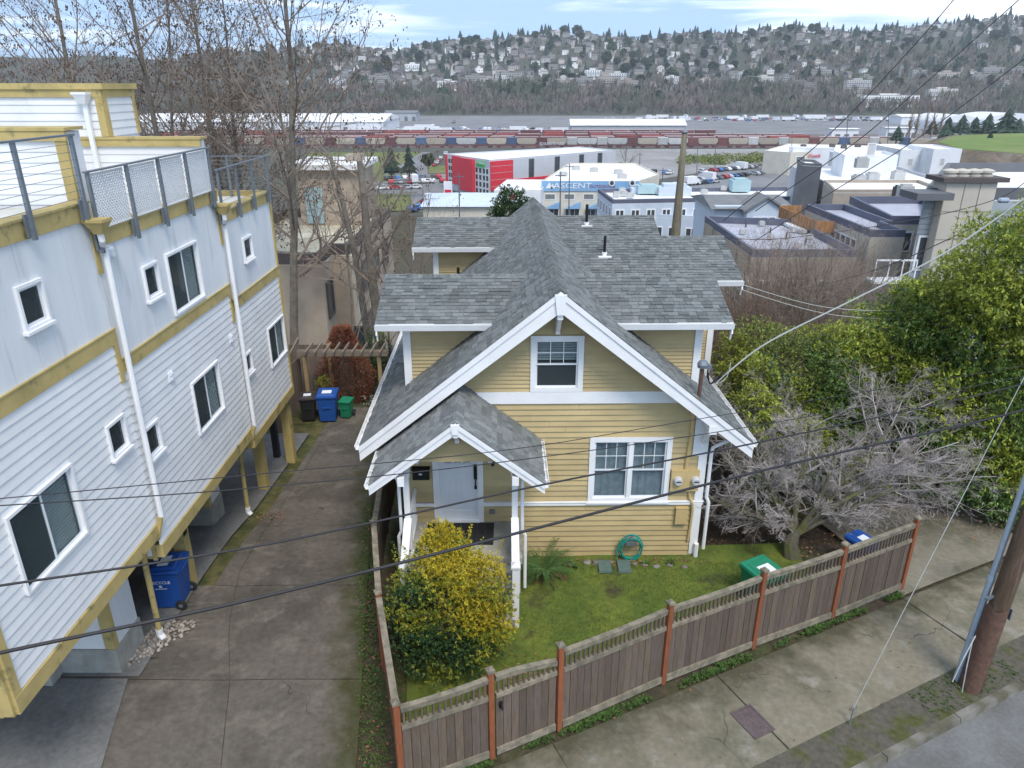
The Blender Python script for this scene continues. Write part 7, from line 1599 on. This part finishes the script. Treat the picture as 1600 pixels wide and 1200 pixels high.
while cnt < 620 and tries < 12000:
    tries += 1; px = R.uniform(440,1640); y = R.uniform(1335,1950)
    if px > 1380 and 1400 < y < 1700 and R.random() < .75: continue
    if px < 520 and R.random() < .6: continue
    row = round((y-1335)/34); y = 1335+row*34+R.uniform(-12,12); p = onY(px,80,y)
    if any(abs(p.x-a) < 17 and abs(y-b) < 15 for a, b in placed): continue
    placed.append((p.x,y)); big = y < 1420 and R.random() < .45; me = R.choice(AM if big else HM); z = gz(p.x,y)+1.0
    if cnt < 300: inst(me, 'hillside_apartment' if big else 'hillside_house', (p.x,y,z), R.uniform(-.25,.25)+R.choice((0,0,pi/2 if not big else 0)), R.uniform(.75,1.15), label='flat roofed apartment block low on the far hillside' if big else 'small house on the far hillside across the valley', cat='building' if big else 'house', group='apartment blocks low on the far hill' if big else 'houses on the far hillside')
    else: rest.append((me, p.x, y, z, R.uniform(-.2,.2)))
    cnt += 1
m = MB()
for me, x, y, z, a in rest:
    M = Matrix.Translation((x,y,z)) @ Matrix.Rotation(a,4,'Z'); b = len(m.v); m.v += [tuple(M @ v.co) for v in me.vertices]
    for p in me.polygons: m.f.append(tuple(b+i for i in p.vertices)); m.m.append(p.material_index)
solo(m, 'hillside_houses', [MATS['hw'],MATS['hr'],MATS['winfar'],MATS['whitetrim']], (0,1700,40), 'further small houses filling the far hillside', 'houses', kind='stuff')
# landmark apartments low on the right hill
for lb, px, y, w, h, wm in (('long cream apartment block with balconies above the rail lot at right',1400,1250,88,14,'hw3'),('tiered beige apartment block stepping up the right hillside',1345,1300,40,22,'hw'),('grey blue townhouse row with white gables on the right hillside',1408,1330,42,12,'hw2'),('pale apartment block at the right among bare trees',1480,1280,46,14,'hw'),('long low apartment block in the middle of the bluff top',1250,1330,60,11,'hw2'),('white terrace block left of centre on the hillside',645,1560,30,11,'hw3'),('cream stepped apartment block at the bluff top left',700,1345,34,13,'hw3')):
    p = onY(px,100,y); me = houseM(w,14,h,2,wm,'hr2'); inst(me, 'hillside_apartment', (p.x,y,gz(p.x,y)+1.5), 0, 1, label=lb, cat='building')
mat('hillroad', (.36,.35,.345), .9, .1, .05)
for px0, px1, y0, y1 in ((622,640,1380,1760),(775,768,1350,1840),(948,968,1400,1860),(705,712,1350,1700)):
    m = MB(); prev = None
    for t in lin(0,1,26):
        y = y0+(y1-y0)*t; x = onY(px0+(px1-px0)*t,90,y).x; cur = ((x-5,y,gz(x,y)+.8),(x+5,y,gz(x,y)+.8))
        if prev: m.poly(prev[0],prev[1],cur[1],cur[0])
        prev = cur
    m.build('hill_street', MATS['hillroad'], kind='structure')
# --- trees of the valley
def stand(lb, px, Y, pyt, pyb, me, name, wid, cat='tree', group=None):
    a, b = onY(px,pyb,Y), onY(px,pyt,Y); h = b.z-a.z; inst(me, name, (a.x,Y,a.z), R.uniform(0,6), (h*wid,h*wid,h), label=lb, cat=cat, group=group)
hedge('evergreen_tree', 'dark bushy evergreen just left of the roof ridge', 'tree', [(800,325,62,1.5,1.3,1.7),(785,345,62,1.3,1.2,1.5),(820,345,62,1.2,1.2,1.4)], ['olive','leafdark'], 90, .34, .14, mf(.7), group=None)
stand('dark conifer left of the side street lawn, right one',640,300,224,275,CF[0],'conifer_tree',1.2,'conifer'); stand('dark conifer left of the side street lawn, left one',612,300,228,275,CF[1],'conifer_tree',1.7,'conifer')
for i, (px, pt, pb2, wd) in enumerate(((1400,196,222,1.5),(1478,182,214,1.6),(1500,178,212,1.5),(1520,182,212,1.6),(1540,176,212,1.5),(1568,168,214,1.7),(1588,184,212,1.6),(1610,186,216,1.6),(1542,206,236,1.5),(1473,192,226,1.7),(1455,186,212,1.6))):
    stand(['small conifer by the freight tracks at right','dark conifer left in the row behind the golf lawn','dark conifer second in the row behind the golf lawn','dark conifer third in the row behind the golf lawn','dark conifer fourth in the row behind the golf lawn','tallest pointed conifer behind the golf lawn','dark conifer right in the row behind the golf lawn','dark conifer at the right edge behind the golf lawn','single conifer standing on the golf lawn','dark broad conifer at the left end of the golf lawn','dark conifer beside the bare poplars'][i], px, [500,520,525,530,530,520,530,530,400,440,500][i], pt, pb2, CF[i % 5], 'conifer_tree', wd*1.5, 'conifer', 'conifers round the golf lawn')
PPp = [lv(6,26,.5,(12,28),.1,.05,4,.5,.2,.05), lv(3,5,.5,(15,30),.1,.1,3,.6,.4,.2), lv(2,0,.5)]
mat('poplar', (.27,.20,.14), .95, .2, .3)
for i, px in enumerate((1418,1430,1443,1455,1466)):
    a, b = onY(px,214,470), onY(px,168,470); t = thing('poplar_tree', 'tall bare tan poplar left of the golf lawn, number counted from the left: '+['first','second','third','fourth','fifth'][i], 'poplar', tuple(a), 'bare poplars'); A, B_ = MB(), MB(); branch([A,B_,B_], a, Vector((0,0,1)), (b.z-a.z), .5, 0, [dict(lv(6,40,.30,(12,26),.15,.04,4,.35,.2,.02)), lv(3,6,.5,(15,30),.15,.1,3,.8,.5,.2), lv(2,0,.5,sides=3)]); A.build('trunk', MATS['poplar'], t); B_.build('branches', MATS['poplar'], t, kind='stuff')
m = MB()
for i in range(90):
    px = R.uniform(1065,1195); py = 258-(px-1065)*.03+R.uniform(-8,2); p = onZ(px,py,ZV); s = R.uniform(2.5,5); 
    for k in range(40): w = rv(); w.z = abs(w.z); q = p+Vector((w.x*s,w.y*s,w.z*s*.8)); leaf(m, q, rv(), rv(), 1.3, .9)
solo(m, 'brush_bank', MATS['olive'], tuple(onZ(1130,255,ZV)), 'olive green brush bank left of the craft shop', 'brush', kind='stuff')
thicket('bare_tree', 'round brown leafless tree before the charcoal block', [XY(1262,340,78),XY(1240,340,80),XY(1285,340,80)], 10, .12, PT, 'twig', None, 'bare tree', 5, .5)
thicket('bare_shrub', 'small olive bare tree before the pale blue apartments', [XY(1140,330,85)], 5, .1, PT, 'twig', None, 'bare tree', 6, .6)
tree('lone bare tree on the gravel field right of the storage building', 975, 335, 17, .3, (0,0), [lv(6,14,.6,(25,60),.05,.08,5,.55,.3,.2), lv(4,7,.55,(25,60),.03,.12,3,.6,.4,.2), lv(3,0,.5,sides=3)], 'fartwig', py=262, seeds=0, group=None)
stand('small evergreen by the storage building corner',970,330,254,262,RF[1],'evergreen_tree',2.0)
stand('round grey bush at the side street corner',669,300,240,262,RF[2],'evergreen_tree',1.2)
# ================================================================ air
hz = MB(); hz.box(-2700,2700,-70,4250,ZV-6,150)
mh_ = bpy.data.materials.new('haze'); mh_.use_nodes = True; tn = mh_.node_tree; tn.nodes.clear()
ho = tn.nodes.new('ShaderNodeOutputMaterial'); pv = tn.nodes.new('ShaderNodeVolumePrincipled'); pv.inputs['Color'].default_value = (.90,.95,1.0,1); pv.inputs['Density'].default_value = .00012; pv.inputs['Anisotropy'].default_value = .2
tn.links.new(pv.outputs[0], ho.inputs['Volume'])
hz.build('haze', mh_, label='faint blue haze over the valley', kind='stuff')
# ================================================================ tell repeats apart by their place, left to right
def ordinal(n): return str(n)+('th' if 10 < n % 100 < 14 else {1:'st',2:'nd',3:'rd'}.get(n % 10, 'th'))
byl = {}
for o in COL.objects:
    if o.parent is None and o.get('label') and o.get('group'): byl.setdefault(o['label'], []).append(o)
for lb, os_ in byl.items():
    if len(os_) > 1:
        os_.sort(key=lambda o: o.location.x/max(1,o.location.y))
        for i, o in enumerate(os_): o['label'] = lb+', '+(ordinal(i+1) if i else 'first')+' from the left'
for o in COL.objects:
    if '_org' in o: del o['_org']
